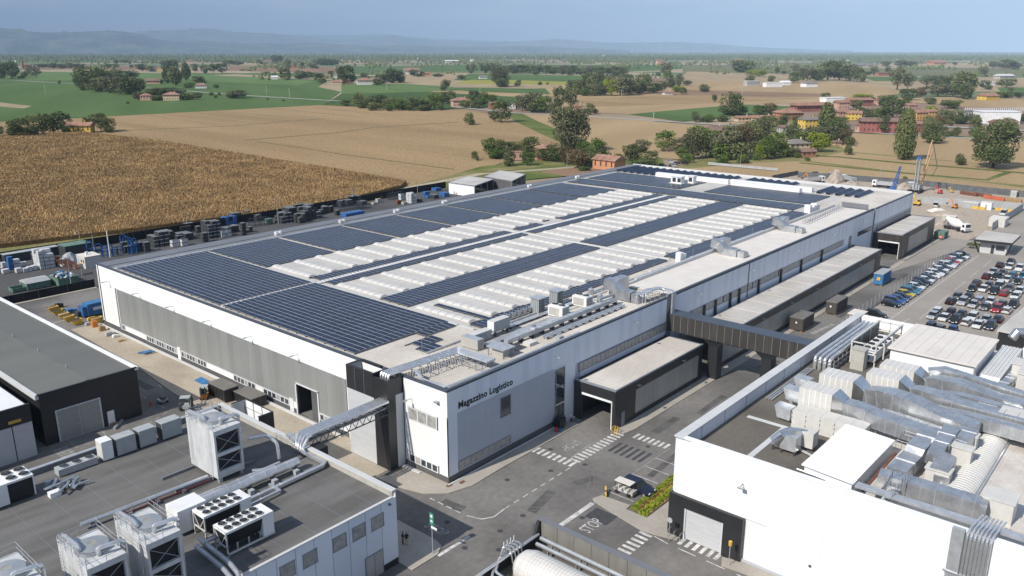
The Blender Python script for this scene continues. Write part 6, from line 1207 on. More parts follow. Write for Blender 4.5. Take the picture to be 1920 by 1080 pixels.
z5=k3(6,1600,440); z6=k3(4.571,1500,280); z3=k3(5.333,1140,300); b2=k3(3,640,720); z7=k3(4.8,240,700); c4=k3(4.8,0,520); zf=k3(7.7125,0,440)
lot={'back row by the gatehouse':[(1650,335,'black'),(1760,355,'white'),(1870,375,'white'),(1770,300,'navy')],
'fourth row':[(1500,460,'wine'),(1570,410,'silver'),(1610,470,'black'),(1680,420,'grey'),(1725,500,'white'),(1795,450,'teal'),(1850,520,'black'),(1905,460,'teal')],
'third row':[(1335,600,'black'),(1390,545,'black'),(1465,600,'white'),(1520,565,'grey'),(1585,630,'black'),(1640,575,'white','van'),(1695,650,'red'),(1755,605,'grey'),(1825,680,'white'),(1870,625,'white')],
'second row':[(1100,740,'black'),(1165,690,'grey'),(1230,750,'silver'),(1295,690,'black'),(1350,780,'silver'),(1420,735,'silver'),(1485,805,'grey'),(1540,745,'white'),(1615,830,'red'),(1670,775,'grey'),(1730,845,'white'),(1800,780,'black')],
'front row':[(895,905,'silver'),(955,855,'white'),(1025,925,'white'),(1090,870,'black'),(1150,950,'black'),(1215,890,'navy'),(1275,975,'white'),(1340,925,'white'),(1405,1005,'white'),(1490,950,'silver'),(1540,1020,'navy'),(1630,940,'navy')],
'nearest row half hidden by the white roof':[(860,1040,'navy'),(970,1055,'grey'),(1110,1070,'blue')]}
for rn,L_ in lot.items():
    for i,q in enumerate(L_):
        X,Y=G(*z5(q[0],q[1]),.6); k=q[3] if len(q)>3 else ('hatch','saloon','suv')[(i*5+len(rn))%3]
        car(k,X,Y,R(-90 if (i+len(rn))%5 else 90)+random.uniform(-.03,.03),'car_'+q[2],f"{CN['car_'+q[2]]} {KN[k]}, {ORD[i]} from the left in the {rn} of the car park",'cars in the '+rn+' of the car park')
X,Y=G(*z5(255,890),.6); car('suv',X,Y,R(0),'car_black','black tall car parked alone near the white roof, before the fence row')
X,Y=G(*b2(1665,575),.6); car('suv',X,Y-.1,R(0),'car_navy','dark tall car with roof rails parked beside the golf cart'); 
far=[(130,198,'grey'),(190,212,'silver'),(270,216,'white'),(345,226,'silver'),(480,240,'white'),(580,250,'black'),(750,256,'silver'),(850,268,'grey'),(1055,293,'white'),(1160,302,'white'),(1265,312,'white'),(1360,320,'white'),(1475,331,'silver'),(1595,343,'silver'),(1725,353,'white'),(1805,362,'silver'),(1900,373,'white')]
for i,(x,y,c) in enumerate(far): X,Y=G(*z6(x,y),.9); car(('saloon','hatch','suv')[i%3],X+1,Y,R(15+random.uniform(-8,8)),'car_'+c,f"{CN['car_'+c]} car, {ORD[i]} from the left in the line beyond the dark fence",'cars in the line beyond the dark fence')
for i,(x,y,c) in enumerate(((550,50,'black'),(635,16,'white'),(690,28,'wine'),(620,58,'grey'),(765,26,'black'),(655,50,'silver'))): X,Y=G(*z3(x,y),.6); car('hatch',X,Y,R(40*i),'car_'+c,f"{CN['car_'+c]} car in the small car park behind the far warehouse corner, {ORD[i]} of six counted around it",'cars behind the far warehouse corner')
# golf cart
X,Y=G(*b2(1600,612),0); X-=.2; t=thing('golf_cart','cream-roofed golf cart with four seats beside the dark parked car','golf cart',(X,Y,0))
P(t,'body',lambda b:(b.box(X-.5,Y-1.1,.3,X+.5,Y+1.1,.45,'steel'),b.box(X-.5,Y-1.3,.3,X+.5,Y-.8,.75,'unit_beige'),b.box(X-.48,Y+.9,.3,X+.48,Y+1.2,.6,'unit_beige')))
for yy in (-.35,.4): P(t,'seat',lambda b:(b.box(X-.45,Y+yy-.2,.45,X+.45,Y+yy+.2,.65,'unit_white'),b.box(X-.45,Y+yy+.15,.65,X+.45,Y+yy+.25,1.0,'unit_white')))
P(t,'roof',lambda b:b.box(X-.55,Y-1.0,1.5,X+.55,Y+1.1,1.57,'cream_roof'))
for sx in (-.5,.45):
    for sy in (-.9,1.0): P(t,'post',lambda b:b.box(X+sx,Y+sy,.5,X+sx+.05,Y+sy+.05,1.5,'dark_steel')); P(t,'wheel',lambda b:b.tube([(X+sx*1.1,Y+sy*.8,.22),(X+sx*1.1+.12,Y+sy*.8,.22)],.22,'black_rubber',9))
# yellow barrier, hedge, sign, bike stand
X,Y=G(*b2(1475,635)); t=thing('barrier','yellow and black wedge barrier at the tip of the traffic island','barrier',(X,Y,0)); P(t,'rail',lambda b:b.bar((X,Y-.3,.1),(X+1.1,Y+.5,.55),.15,.5,'yellow_paint')); P(t,'stripe',lambda b:b.bar((X+.45,Y+.02,.28),(X+.6,Y+.13,.36),.17,.52,'fan_black'))
def bushes(b,pts,r,m,seed,n=420,hz=.7):
    r_=np.random.default_rng(seed)
    for (x,y,rr) in pts:
        for k in range(n):
            a=r_.uniform(0,6.28); e=r_.uniform(0,1.57); q=Vector((math.cos(a)*math.cos(e),math.sin(a)*math.cos(e),math.sin(e)*hz))*rr*r_.uniform(.75,1.05); c=Vector((x,y,0))+q; s=.09*r_.uniform(.6,1.5); u=Vector(r_.normal(size=3)).normalized(); v=u.cross(Vector(r_.normal(size=3))).normalized()
            b.add([c-u*s,c+v*s,c+u*s,c-v*s],[(0,1,2,3)],m)
HP=[(9.2+i*1.05,-20.45+.03*i,.62) for i in range(9)]; one(lambda b:bushes(b,HP,.6,'leaf_bright',1),'hedge','bright green low hedge along the outer side of the planted bed','hedge')
one(lambda b:bushes(b,[(9.5+i*1.05,-19.25+.02*i,.55) for i in range(9)],.6,'leaf_bright',2),'hedge','bright green low hedge along the parking side of the planted bed','hedge')
one(lambda b:bushes(b,[(10.0+i*1.05,-19.85,.5) for i in range(8)],.5,'leaf_red',3,260),'flower_bed','reddish brown plants in the middle of the planted bed','plants')
b=MB(); b.sheet([(8.9,-18.9),(17,-18.9),(17,-21.1),(8.9,-21.1)],.115,'f_brown'); struct(b,'planting_soil')
X,Y=-10.8,-8.5; t=thing('street_sign','green and white sign with a white arrow board on a steel pole','sign',(X,Y,0)); P(t,'pole',lambda b:b.tube([(X,Y,0),(X,Y,4.0)],.05,'galvanised',7)); P(t,'sign_board',lambda b:b.box(X-.04,Y-.3,3.3,X,Y+.3,4.6,'sign_green')); P(t,'arrow_board',lambda b:b.box(X-.05,Y-.7,2.9,X-.01,Y+.1,3.15,'sign_white'))
P(t,'pictogram',lambda b:(b.box(X-.06,Y-.15,4.1,X-.04,Y+.15,4.4,'sign_white'),b.box(X-.06,Y-.15,3.6,X-.04,Y+.15,3.8,'sign_white')),kind='stuff')
X,Y=G(*k3(3,1280,720)(258,1025)); t=thing('street_sign','yellow sign seen edge-on on a thin pole by the loading door','sign',(X,Y,0)); P(t,'pole',lambda b:b.tube([(X,Y,0),(X,Y,2.7)],.04,'galvanised',6)); P(t,'sign_board',lambda b:b.cyl(X,Y,2.3,2.75,.18,'yellow_paint',8))
for k in range(3): 
    X,Y=6.9-.0*k,-24.7-k*.7; one(lambda b:b.tube([(X,Y,.1),(X,Y,.8),(X+.1,Y,.9),(X+.9,Y,.9),(X+1,Y,.8),(X+1,Y,.1)],.03,'steel',5),'bike_stand',f'steel hoop stand by the black door frame, {ORD[k]} from the road','bike stand','steel hoop stands by the black door frame')
X,Y=6.3,-25.2; t=thing('street_sign','round grey sign on a pole at the pavement corner','sign',(X,Y,0)); P(t,'pole',lambda b:b.tube([(X,Y,.1),(X,Y,2.5)],.04,'steel',6)); P(t,'sign_board',lambda b:b.tube([(X-.04,Y,2.5),(X,Y,2.5)],.3,'unit_grey',14))
for k in range(3): one(lambda b:b.tube([(23.2+k*.0,-6.9-k*.35,.02),(23.2,-6.9-k*.35,.8),(23.6,-6.9-k*.35,.9),(24.0,-6.9-k*.35,.8),(24.0,-6.9-k*.35,.02)],.05,'yellow_paint',5),'yellow_guard',f'yellow hoop guard at the corner of the open loading bay, {ORD[k]} of three','guard','yellow hoop guards at the loading bay corner')
one(lambda b:(b.cyl(18.7,-1.2,.1,.7,.22,'sign_red',10),b.cyl(19.1,-1.5,.1,.5,.2,'blue_paint',8)),'bin','small red bin on the pavement below the tall glass strip','bin')
one(lambda b:b.box(19.4,-1.3,.1,20.3,-.3,1.5,'fan_black'),'cabinet','black cabinet on the pavement left of the tall glass entrance','cabinet')
# people
def person(x,y,z,rz,label,shirt,legs,pose='stand'):
    S=1/1.2
    J={'pel':(0,0,.95),'spine':(0,0,1.2),'chest':(0,-.01,1.4),'neck':(0,0,1.52),'head':(0,-.02,1.64),'top':(0,-.01,1.76)}
    for s,n_ in ((-1,'l'),(1,'r')): J.update({'sh'+n_:(s*.19,0,1.42),'el'+n_:(s*.25,.02,1.14),'wr'+n_:(s*.24,-.1,.9),'ha'+n_:(s*.23,-.13,.8),'hip'+n_:(s*.1,0,.9),'kn'+n_:(s*.11,-.02,.5),'an'+n_:(s*.12,.03,.09),'to'+n_:(s*.13,-.16,.04)})
    ks=list(J); Rr={'pel':.15,'spine':.14,'chest':.165,'neck':.06,'head':.1,'top':.075,'sh':.075,'el':.047,'wr':.033,'ha':.036,'hip':.095,'kn':.065,'an':.045,'to':.04}
    E=[('pel','spine'),('spine','chest'),('chest','neck'),('neck','head'),('head','top')]+[(a+n_,c+n_) for n_ in 'lr' for a,c in (('sh','el'),('el','wr'),('wr','ha'),('hip','kn'),('kn','an'),('an','to'))]+[('chest','shl'),('chest','shr'),('pel','hipl'),('pel','hipr')]
    me=bpy.data.meshes.new('person'); me.from_pydata([tuple(c*S for c in J[k]) for k in ks],[(ks.index(a),ks.index(c)) for a,c in E],[])
    o=bpy.data.objects.new('person',me); COL.objects.link(o); m=o.modifiers.new('s','SKIN'); m.use_smooth_shade=True
    for i,k in enumerate(ks): r=Rr.get(k,Rr.get(k[:-1],.05))*S; me.skin_vertices[0].data[i].radius=(r,r)
    me.skin_vertices[0].data[0].use_root=True; o.modifiers.new('u','SUBSURF').levels=1
    bpy.context.view_layer.update(); m2=bpy.data.meshes.new_from_object(o.evaluated_get(bpy.context.evaluated_depsgraph_get())); o.modifiers.clear(); o.data=m2; bpy.data.meshes.remove(me)
    m2.materials.clear()
    for q in (shirt,legs,'skin','fan_black'): m2.materials.append(MATS[q])
    for p in m2.polygons:
        c=p.center/S; p.material_index=1 if (c.z<.95 and abs(c.x)<.21) else 0
        if abs(c.x)>.2 and c.z<1.12: p.material_index=2
        if c.z>1.5: p.material_index=2
        if c.z>1.7 or (c.z>1.56 and c.y>.02): p.material_index=3
        if c.z<.08: p.material_index=3
    o.location=(x,y,z); o.rotation_euler=(0,0,rz); ORG[o.name]=Vector((x,y,z)); tag(o,label,'person')
X,Y=G(*b2(346,900),.1); person(X,Y,.1,.5,'person in a black shirt and dark trousers standing in the shade by the sign','cloth_black','cloth_black')
X,Y=G(*b2(368,905),.1); person(X,Y,.1,2.6,'person in a black shirt and bright yellow trousers standing in the shade','cloth_black','cloth_yellow')
X,Y=G(*z5(897,375)); person(X,Y,.02,1.2,'person in a white shirt and dark trousers walking on the road by the car park fence','cloth_white','cloth_blue')
person(22.2,-1.0,.1,0,'person in a white top standing by the tall glass entrance','cloth_white','cloth_black'); person(20.9,-.9,.1,1.4,'person in dark clothes right at the tall glass entrance','cloth_blue','cloth_black')
# ================================================================= containers and skips on the road side
def skip(label,x0,y0,x1,y1,h,m,top,lab='container',skid='orange_paint',lid=True,name='waste_container'):
    t=thing(name,label,lab,(x0,y0,0)); P(t,'body',lambda b:b.box(x0,y0,.25,x1,y1,h,m)); 
    if lid: P(t,'lid',lambda b:b.box(x0-.04,y0-.04,h,x1+.04,y1+.04,h+.12,top))
    P(t,'rib',lambda b:[b.box(x,y0-.06,.3,x+.1,y0,h,m) for x in np.arange(x0+.1,x1,.8)]+[b.box(x0-.06,y,.3,x0,y+.1,h,m) for y in np.arange(y0+.1,y1,.7)],kind='stuff'); P(t,'skid',lambda b:(b.box(x0+.1,y0+.1,.05,x1-.1,y0+.35,.25,skid),b.box(x0+.1,y1-.35,.05,x1-.1,y1-.1,.25,skid)))
    return t
t=skip('bright blue waste container with a grey cover beside the long loading bay',118.9,-11.1,124.6,-9.2,2.5,'blue_paint','unit_grey'); P(t,'notice',lambda b:b.box(118.8,-10.6,1.2,118.84,-9.9,1.9,'yellow_paint'))
t=skip('dark brown container with a white square notice, the middle one along the long loading bay',92.2,-11.0,98.0,-9.0,2.4,'brown_box','lid_grey'); P(t,'notice',lambda b:b.box(92.06,-10.1,1.5,92.1,-9.8,1.8,'sign_white'))
t=skip('dark brown container with a white square notice, the one nearest the black pipe bridge',78.6,-10.0,83.6,-7.6,2.4,'brown_box','lid_grey'); P(t,'notice',lambda b:b.box(78.46,-9.0,1.5,78.5,-8.7,1.8,'sign_white'))
t=thing('kiosk','small kiosk with a flat pale roof behind the parapet corner of the right building','kiosk',(88.5,-16.6,0)); P(t,'wall',lambda b:b.box(88.7,-16.4,0,91.6,-14.6,2,'unit_beige')); P(t,'roof',lambda b:b.box(88.4,-16.8,2,92.0,-14.3,2.15,'cream_roof')); P(t,'window',lambda b:b.box(88.66,-16.1,1,88.7,-14.9,1.7,'glass'))
skip('dark green open skip by the far end of the farthest loading bay',176.2,-9.0,180.5,-6.5,1.9,'green_paint','green_paint',lid=False,skid='dark_steel')
t=thing('road_sign','round red and white sign before the dark green skip','sign',(174.6,-8.6,0)); P(t,'disc',lambda b:b.tube([(174.5,-8.6,1),(174.56,-8.6,1)],.45,'sign_red',12)); P(t,'disc_bar',lambda b:b.box(174.46,-8.9,.92,174.5,-8.3,1.08,'sign_white')); P(t,'pole',lambda b:b.tube([(174.6,-8.6,0),(174.6,-8.6,1)],.04,'steel',5))
# mesh fence along the car park
t=thing('mesh_fence','long thin wire fence on pale posts along the car park edge','fence',(94,-14.3,0))
for i in range(30): x=94.5+i*2.35; P(t,'post',lambda b:b.box(x,-14.35-.02*i,0,x+.07,-14.28-.02*i,1.9,'galvanised'))
P(t,'wire',lambda b:[b.bar((94.5,-14.31,z),(163,-14.9,z),.02,.02,'steel') for z in (.3,.8,1.3,1.85)],kind='stuff')
t=thing('mesh_fence','short wire fence between the road and the right building roof','fence',(66,-16,0))
for i in range(9): x=66+i*2.6; P(t,'post',lambda b:b.box(x,-15.8+.12*i,0,x+.08,-15.7+.12*i,2,'galvanised'))
P(t,'wire',lambda b:[b.bar((66,-15.75,z),(87,-14.8,z),.02,.02,'steel') for z in (.5,1.2,1.95)],kind='stuff')
# gatehouse
gc=[G(*z6(1495,770),3.5),G(*z6(1820,805),3.5),G(*z6(1893,737),3.5),G(*z6(1585,697),3.5)]
t=thing('gatehouse','small white gatehouse with a big flat overhanging dark-edged roof','gatehouse',(gc[0][0],gc[0][1],0)); cx=sum(p[0] for p in gc)/4; cy=sum(p[1] for p in gc)/4; sh=lambda s:[(cx+(x-cx)*s,cy+(y-cy)*s) for x,y in gc]
P(t,'roof',lambda b:b.prism(sh(.985),3.5,3.56,'roof_sheet')); P(t,'fascia',lambda b:b.prism(gc,2.95,3.5,'black_cladding')); w4=sh(.72); P(t,'wall',lambda b:b.prism(w4,0,2.95,'light_grey_cladding'))
def onface(a,c,f0,f1,z0,z1,o=.04):
    a=Vector(a);c=Vector(c);d=c-a;n=Vector((d.y,-d.x)).normalized(); 
    if (a+n-Vector((cx,cy))).length<(a-n-Vector((cx,cy))).length: n=-n
    p=a+d*f0+n*o/2;q=a+d*f1+n*o/2; return (p.x,p.y,(z0+z1)/2),(q.x,q.y,(z0+z1)/2),o,z1-z0
for f0,f1,za,zb,nm in ((.42,.54,.05,2.2,'door'),(.6,.92,1.0,2.2,'window')):
    a,c,o_,h=onface(w4[0],w4[1],f0,f1,za,zb); P(t,nm,lambda b:b.bar(a,c,o_,h,'glass'))
for s in (0,1): a=w4[s]; e=sh(.98)[s]; P(t,'brace',lambda b:b.bar((a[0],a[1],0),(e[0],e[1],2.95),.3,.3,'black_cladding'))
for i,(x,y,m) in enumerate(((1460,830,'leaf_olive'),(1515,835,'leaf_bright'))):
    X,Y=G(*z6(x,y+18)); t=thing('small_tree',('greener' if i==0 else 'yellower')+' of the two round bushes on short trunks beside the gatehouse','tree',(X,Y,0)); P(t,'trunk',lambda b:b.tube([(X,Y,0),(X,Y,.9)],.07,'bark',5))
    def cr(b): bushes(b,[(X,Y,.95)],.9,m,8+i,500,.8); b.v=[(a,c,d+.7) for a,c,d in b.v]
    P(t,'crown',cr)
# ================================================================= building site
def lorry(label,x,y,rz,kind):
    t=thing('mixer_truck' if kind=='mixer' else 'tipper_truck',label,'truck',(0,0,0)); m='sign_white'
    P(t,'cab',lambda b:(b.box(-.95,-4.0,.6,.95,-2.5,2.5,m),b.box(-.9,-4.05,.5,.9,-3.9,1.1,'unit_grey'))); P(t,'windscreen',lambda b:(b.box(-.85,-4.03,1.5,.85,-4.0,2.3,'car_glass'),b.box(-.98,-3.6,1.5,-.95,-2.9,2.2,'car_glass'),b.box(.95,-3.6,1.5,.98,-2.9,2.2,'car_glass')))
    P(t,'chassis',lambda b:b.box(-.4,-3.8,.5,.4,3.6,.8,'dark_steel'))
    if kind=='mixer':
        P(t,'drum',lambda b:b.tube([(0,-2.2,1.7),(0,-1.6,1.8),(0,-.3,2.0),(0,1.0,2.2),(0,2.6,2.7),(0,3.2,2.9)],[.5,.8,1.2,1.15,.65,.55],m,16)); P(t,'chute',lambda b:(b.bar((0,3.3,2.7),(0,4,1.4),.4,.15,'steel'),b.box(-.5,2.6,.8,.5,2.8,2.1,'steel')))
    else:
        P(t,'tipper_body',lambda b:(b.box(-1,-2.2,1.0,1,3.7,1.15,'unit_grey'),b.box(-1.05,-2.3,1.0,-.98,3.7,2.2,'galvanised'),b.box(.98,-2.3,1.0,1.05,3.7,2.2,'galvanised'),b.box(-1,-2.3,1,1,-2.2,2.4,'galvanised'),b.box(-1,3.63,1,1,3.7,2.1,'galvanised')))
    for yy in (-3.3,-1.6,1.6,2.7):
        for sx in (-.95,.7): P(t,'wheel',lambda b:b.tube([(sx,yy,.45),(sx+.25,yy,.45)],.45,'black_rubber',10))
    t.location=(x,y,.02); t.rotation_euler=(0,0,rz); ORG[t.name]=Vector((0,0,0)); return t
def heading(f,a,c): p=Vector(G(*f(*a),.8)); q=Vector(G(*f(*c),.8)); d=(q-p); return (p.x+q.x)/2,(p.y+q.y)/2,math.atan2(d.y,d.x)+math.pi/2
for kind,a,c,l in (('mixer',(1250,650),(1420,690),'white concrete mixer truck beside the far loading bay'),('tip',(820,320),(620,300),'white tipper truck in front of the blue crane, standing alone'),('tip',(500,285),(330,245),'white tipper truck half behind the rubble heap'),('tip',(1100,365),(890,300),'white tipper truck partly hidden behind the drilling rig'),('tip',(20,275),(225,265),'white tipper truck behind the excavator at the left of the site')):
    x,y,rz=heading(z6,a,c); lorry(l,x,y,rz,kind)
X,Y=G(*z6(985,372)); t=thing('drilling_rig','tall drilling rig with a grey mast, blue head and orange boom behind the warehouse corner','drilling rig',(X,Y,0)); hh=HT(*z6(985,372),280+80/4.571)
P(t,'mast',lambda b:[b.bar((X+a,Y+c,1),(X+a-.3,Y+c,hh),.25,.25,'steel') for a in (-.5,.5) for c in (-.5,.5)]+[b.bar((X-.5,Y-.5,1+k*1.6),(X+.3,Y+.5,2.6+k*1.6),.15,.15,'steel') for k in range(int(hh/1.7))],kind='stuff'); P(t,'drill_head',lambda b:b.box(X-.8,Y-.8,hh-.3,X+.4,Y+.5,hh+.7,'bright_blue')); P(t,'tracks',lambda b:(b.box(X-2,Y-2,0,X+3,Y-1.2,1,'black_rubber'),b.box(X-2,Y+1.2,0,X+3,Y+2,1,'black_rubber'))); P(t,'cab',lambda b:b.box(X,Y-1.2,1,X+3,Y+1.2,2.8,'unit_grey'))
top=HT(*z6(1010,360),262); X2,Y2=G(*z6(1015,360)); P(t,'boom',lambda b:(b.bar((X2,Y2,1),(X2-.5,Y2-2.4,top),.3,.3,'orange_boom'),b.bar((X2+.9,Y2-.4,1),(X2-.2,Y2-2.8,top-3),.3,.3,'orange_boom'),[b.bar((X2+.1*k*0,Y2-k*.18,2+k*1.5),(X2+.8,Y2-.5-k*.18,3+k*1.5),.14,.14,'orange_boom') for k in range(int(top/1.6))]) ); P(t,'cable',lambda b:b.tube([(X2-.4,Y2-2.8,top-1),(X2,Y2-5,top*.5),(X2+.6,Y2-3.5,top*.3)],.12,'dark_steel',5))
X,Y=G(*z6(800,355)); hh=HT(*z6(800,355),280+145/4.571); t=thing('lattice_crane','blue lattice crane leaning right above the white tipper truck','crane',(X,Y,0)); P(t,'boom',lambda b:[b.bar((X+a,Y+c,1.2),(X+.6+a*.3,Y-1.2+c*.3,hh),.16,.16,'bright_blue') for a in (-.6,.6) for c in (-.6,.6)]+[b.bar((X-.6+.6*k/9,Y-.6-1.2*k/9,1.2+(hh-1.2)*k/9),(X+.4+.6*(k+1)/9,Y+.3-1.2*(k+1)/9,1.2+(hh-1.2)*(k+1)/9),.15,.15,'bright_blue') for k in range(9)],kind='stuff'); P(t,'base',lambda b:b.box(X-1.4,Y-1.2,0,X+1.4,Y+1.2,1.3,'bright_blue'))
def digger(label,f,x,y,m,s=1.,armpx=None):
    X,Y=G(*f(x,y)); t=thing('excavator',label,'excavator',(X,Y,0))
    for sy in (-1,.6): P(t,'track',lambda b:b.box(X-1.4*s,Y+sy*s,0,X+1.4*s,Y+(sy+.4)*s,.6*s,'black_rubber'))
    P(t,'cab',lambda b:(b.box(X-1.1*s,Y-1*s,.65*s,X+1.1*s,Y+1*s,1.3*s,m),b.box(X-.2*s,Y-.9*s,1.3*s,X+.8*s,Y+.1*s,2.2*s,m))); P(t,'window',lambda b:b.box(X-.25*s,Y-.85*s,1.4*s,X-.2*s,Y,2.1*s,'car_glass'))
    P(t,'arm',lambda b:(b.bar((X,Y+.4,1.2*s),(X-.4*s,Y+1.8*s,4.2*s),.35*s,.4*s,m),b.bar((X-.4*s,Y+1.8*s,4.2*s),(X-.5*s,Y+3.2*s,2.2*s),.3*s,.3*s,m))); P(t,'bucket',lambda b:b.box(X-.9*s,Y+2.9*s,1.6*s,X-.1*s,Y+3.6*s,2.3*s,'dark_steel')); return t
digger('orange excavator with a raised arm at the left end of the building site',z6,85,290,'orange_paint',.9); digger('red tracked machine right of the drilling rig',z6,1200,380,'sign_red',.65); digger('small orange excavator by the pale hoarding',z6,1325,505,'orange_paint',.7); digger('yellow tracked machine at the corner of the warehouse',z6,1003,480,'yellow_paint',.9); digger('tiny yellow machine right of the red one',z6,1303,370,'yellow_paint',.45)
def heap(label,f,x,y,w,h,m='rubble',name='rubble_heap',seed=1):
    X,Y=G(*f(x,y)); W=w; r_=np.random.default_rng(seed); n=14; b=MB(); rings=[]
    for j,(rr,zz) in enumerate(((1,0),(.8,.35),(.5,.7),(.22,.93))): rings.append([(X+math.cos(2*math.pi*k/n)*W/2*rr*r_.uniform(.8,1.15),Y+math.sin(2*math.pi*k/n)*W*.4*rr*r_.uniform(.8,1.15),h*zz*r_.uniform(.85,1.1)) for k in range(n)])
    vs=[p for r in rings for p in r]+[(X,Y,h)]; b.add(vs,[(j*n+k,j*n+(k+1)%n,(j+1)*n+(k+1)%n,(j+1)*n+k) for j in range(3) for k in range(n)]+[(3*n+k,3*n+(k+1)%n,4*n) for k in range(n)],m); return b.build(name,None,label,'heap')
heap('tall pale rubble heap behind the white tipper truck',z6,300,300,9,5.5); heap('low wide rubble heap right of the tall one',z6,430,318,12,2.0,seed=2); heap('low sandy heap next to the lattice crane',z6,880,355,9,3,seed=3); heap('sandy excavated mound in front of the hoarding',z6,1290,560,13,1.2,'dirt','sand_mound',4); heap('pale sheet-covered mound in front of the hoarding',z6,1180,530,7,1.0,'cream_roof','sand_mound',5); heap('grey debris pile between mixer truck and far loading bay',z6,1200,650,4.5,1.6,'rubble','rubble_heap',6)
def wall_line(name,label,cat,pts,h,m,th=.12,step=3.0,posts=None,pn='fence_panel'):
    q=[Vector((*p,0)) for p in pts]; t=thing(name,label,cat,(q[0].x,q[0].y,0)); c=0
    for i in range(len(q)-1):
        L_=(q[i+1]-q[i]).length; n=max(1,int(L_/step)); d=(q[i+1]-q[i])/n
        for k in range(n):
            a=q[i]+d*k; e=a+d*.985; P(t,pn,lambda b:b.bar((a.x,a.y,h/2),(e.x,e.y,h/2),th,h,m)); 
            if posts and k%posts==0: P(t,'post',lambda b:b.box(a.x-.08,a.y-.08,0,a.x+.08,a.y+.08,h+.15,'dark_steel'))
    return t
wall_line('windbreak_fence','long black windbreak fence between the storage yard and the corn field','fence',[(-60,157),(0,154.6),(46,152.4),(87,151.8),(151.5,152.2)],2.3,'fence_black',.1,3.2,4)
wall_line('windbreak_fence','short black windbreak fence beside the road left of the warehouse','fence',[(-50,115.6),(-6.6,115.5),(10,115.4)],1.7,'fence_black',.1,2.6,2)
wall_line('site_fence','dark fence between the building site and the golden fields','fence',[G(*z6(-20,240)),G(*z6(510,275)),G(*z6(1010,312)),G(*z6(1440,362)),G(*z6(2050,425))],2.2,'fence_mid',.1,4)
wall_line('hoarding','pale hoarding running across the building site','hoarding',[G(*z6(1000,457)),G(*z6(1905,520))],2.2,'hoarding',.1,3)
wall_line('hoarding','grey hoarding leading from the building site towards the gatehouse','hoarding',[G(*z6(1905,520)),G(*z6(1640,697))],2.2,'hoarding',.1,3)
wall_line('site_fence','low grey wall at the far left of the building site','fence',[G(*z3(1000,45)),G(*z3(1700,108))],1.1,'hoarding',.1,5)
wall_line('site_fence','grey mesh fence bending towards the far left corner of the site','fence',[G(*z3(1640,200)),G(*z3(1900,150))],1.8,'fence_mid',.08,5)
for i,(x,y,w_,d_,h_,m,l) in enumerate(((1590,518,3,2.4,2.2,'sign_white','white site hut against the pale hoarding'),(1455,505,4.5,2,1.8,'unit_grey','grey wrapped load against the pale hoarding'),(1680,665,4,5.5,2.3,'unit_white','white site container with a green mark near the grey hoarding'),(1825,412,1.8,1.8,2.0,'unit_beige','small beige cabin by the dark fence'),(1270,620,3.6,2,1.6,'unit_beige','beige container behind the mixer truck'))):
    X,Y=G(*z6(x,y)); t=thing('site_cabin',l,'cabin',(X,Y,0)); P(t,'wall',lambda b:b.box(X,Y-w_/2,0,X+d_,Y+w_/2,h_,m)); P(t,'roof',lambda b:b.box(X-.05,Y-w_/2-.05,h_,X+d_+.05,Y+w_/2+.05,h_+.1,'cream_roof')); P(t,'door',lambda b:b.box(X-.04,Y-.3,0,X,Y+.3,1.7,'unit_grey' if 'green' not in l else 'leaf_bright'))
for x,y,l,c in ((1165,475,'white pick-up truck on the site by the pale hoarding','car_white'),(1745,545,'white van parked by the corner of the hoarding','car_white')): X,Y=G(*z6(x,y),.6); car('van',X,Y,R(100 if x<1300 else -90),c,l)
for i,(x,y,w_,m,l) in enumerate(((1440,395,6,'rust','stack of rusty steel beams right of the red tracked machine'),(1560,408,6,'rust','stack of brown steel profiles behind the hoarding'),(1660,432,7,'red_orange','long stack of red orange pipes behind the hoarding'),(1830,452,5,'wood','pile of timber near the right end of the hoarding'))):
    X,Y=G(*z6(x,y)); t=thing('material_stack',l,'stack',(X,Y,0)); d=Vector((-.35,-1,0)).normalized()
    for j in range(3):
        for k in range(3): c=Vector((X+j*.5,Y,.25+k*.35)); P(t,'bar',lambda b:b.bar(c-d*w_/2,c+d*w_/2,.35,.3,m))
for i in range(5):
    X,Y=G(*z6(1500+i*55+(90 if i>1 else 0),510+i*7)); one(lambda b:b.prism([(X,Y-.9),(X+.5,Y-.9),(X+.5,Y+.9),(X,Y+.9)],0,.8,'yellow_paint'),'road_barrier',f'yellow plastic barrier in front of the hoarding, {ORD[i]} from the left','barrier','yellow barriers in front of the hoarding')
# lamp posts
def lampost(label,X,Y,h,group=None,heads=1):
    t=thing('lamp_post',label,'lamp post',(X,Y,0),group); P(t,'pole',lambda b:b.tube([(X,Y,0),(X,Y,h)],[.09,.05],'galvanised',6))
    for s in ((-1,) if heads==1 else (-1,1)): P(t,'lamp_head',lambda b:b.box(X+s*.1-(.5 if s<0 else 0),Y-.12,h-.05,X+s*.1+(.5 if s>0 else 0),Y+.12,h+.05,'steel'))
for i,(x,yb,yt,l) in enumerate(((153,472,434,'lamp post by the black fence, left of the blue frames'),(178,480,436,'lamp post just left of the blue frames in the yard'),(135,545,485,'tall lamp post at the short black fence by the road'),(155,524,500,'thin lamp post in the yard near the warehouse corner'),(352,432,398,'lamp post by the black fence among the left crate stacks'),(522,420,372,'lamp post by the black fence near the middle crate stacks'),(662,378,353,'lamp post by the black fence above the dark frames'),(783,362,349,'lamp post by the black fence near the two sheds'),(1063,314,286,'lamp post in front of the orange brick house'),(1388,310,283,'tall lamp post behind the far roof edge'),(1650,330,309,'floodlight mast behind the building site'),(1850,430,405,'thin pole by the site entrance'),(815,1038,1036,'x'))):
    if l=='x': continue
    X,Y=G(x,yb); lampost(l,X,Y,max(3,HT(x,yb,yt)),None,2 if 'floodlight' in l else 1)
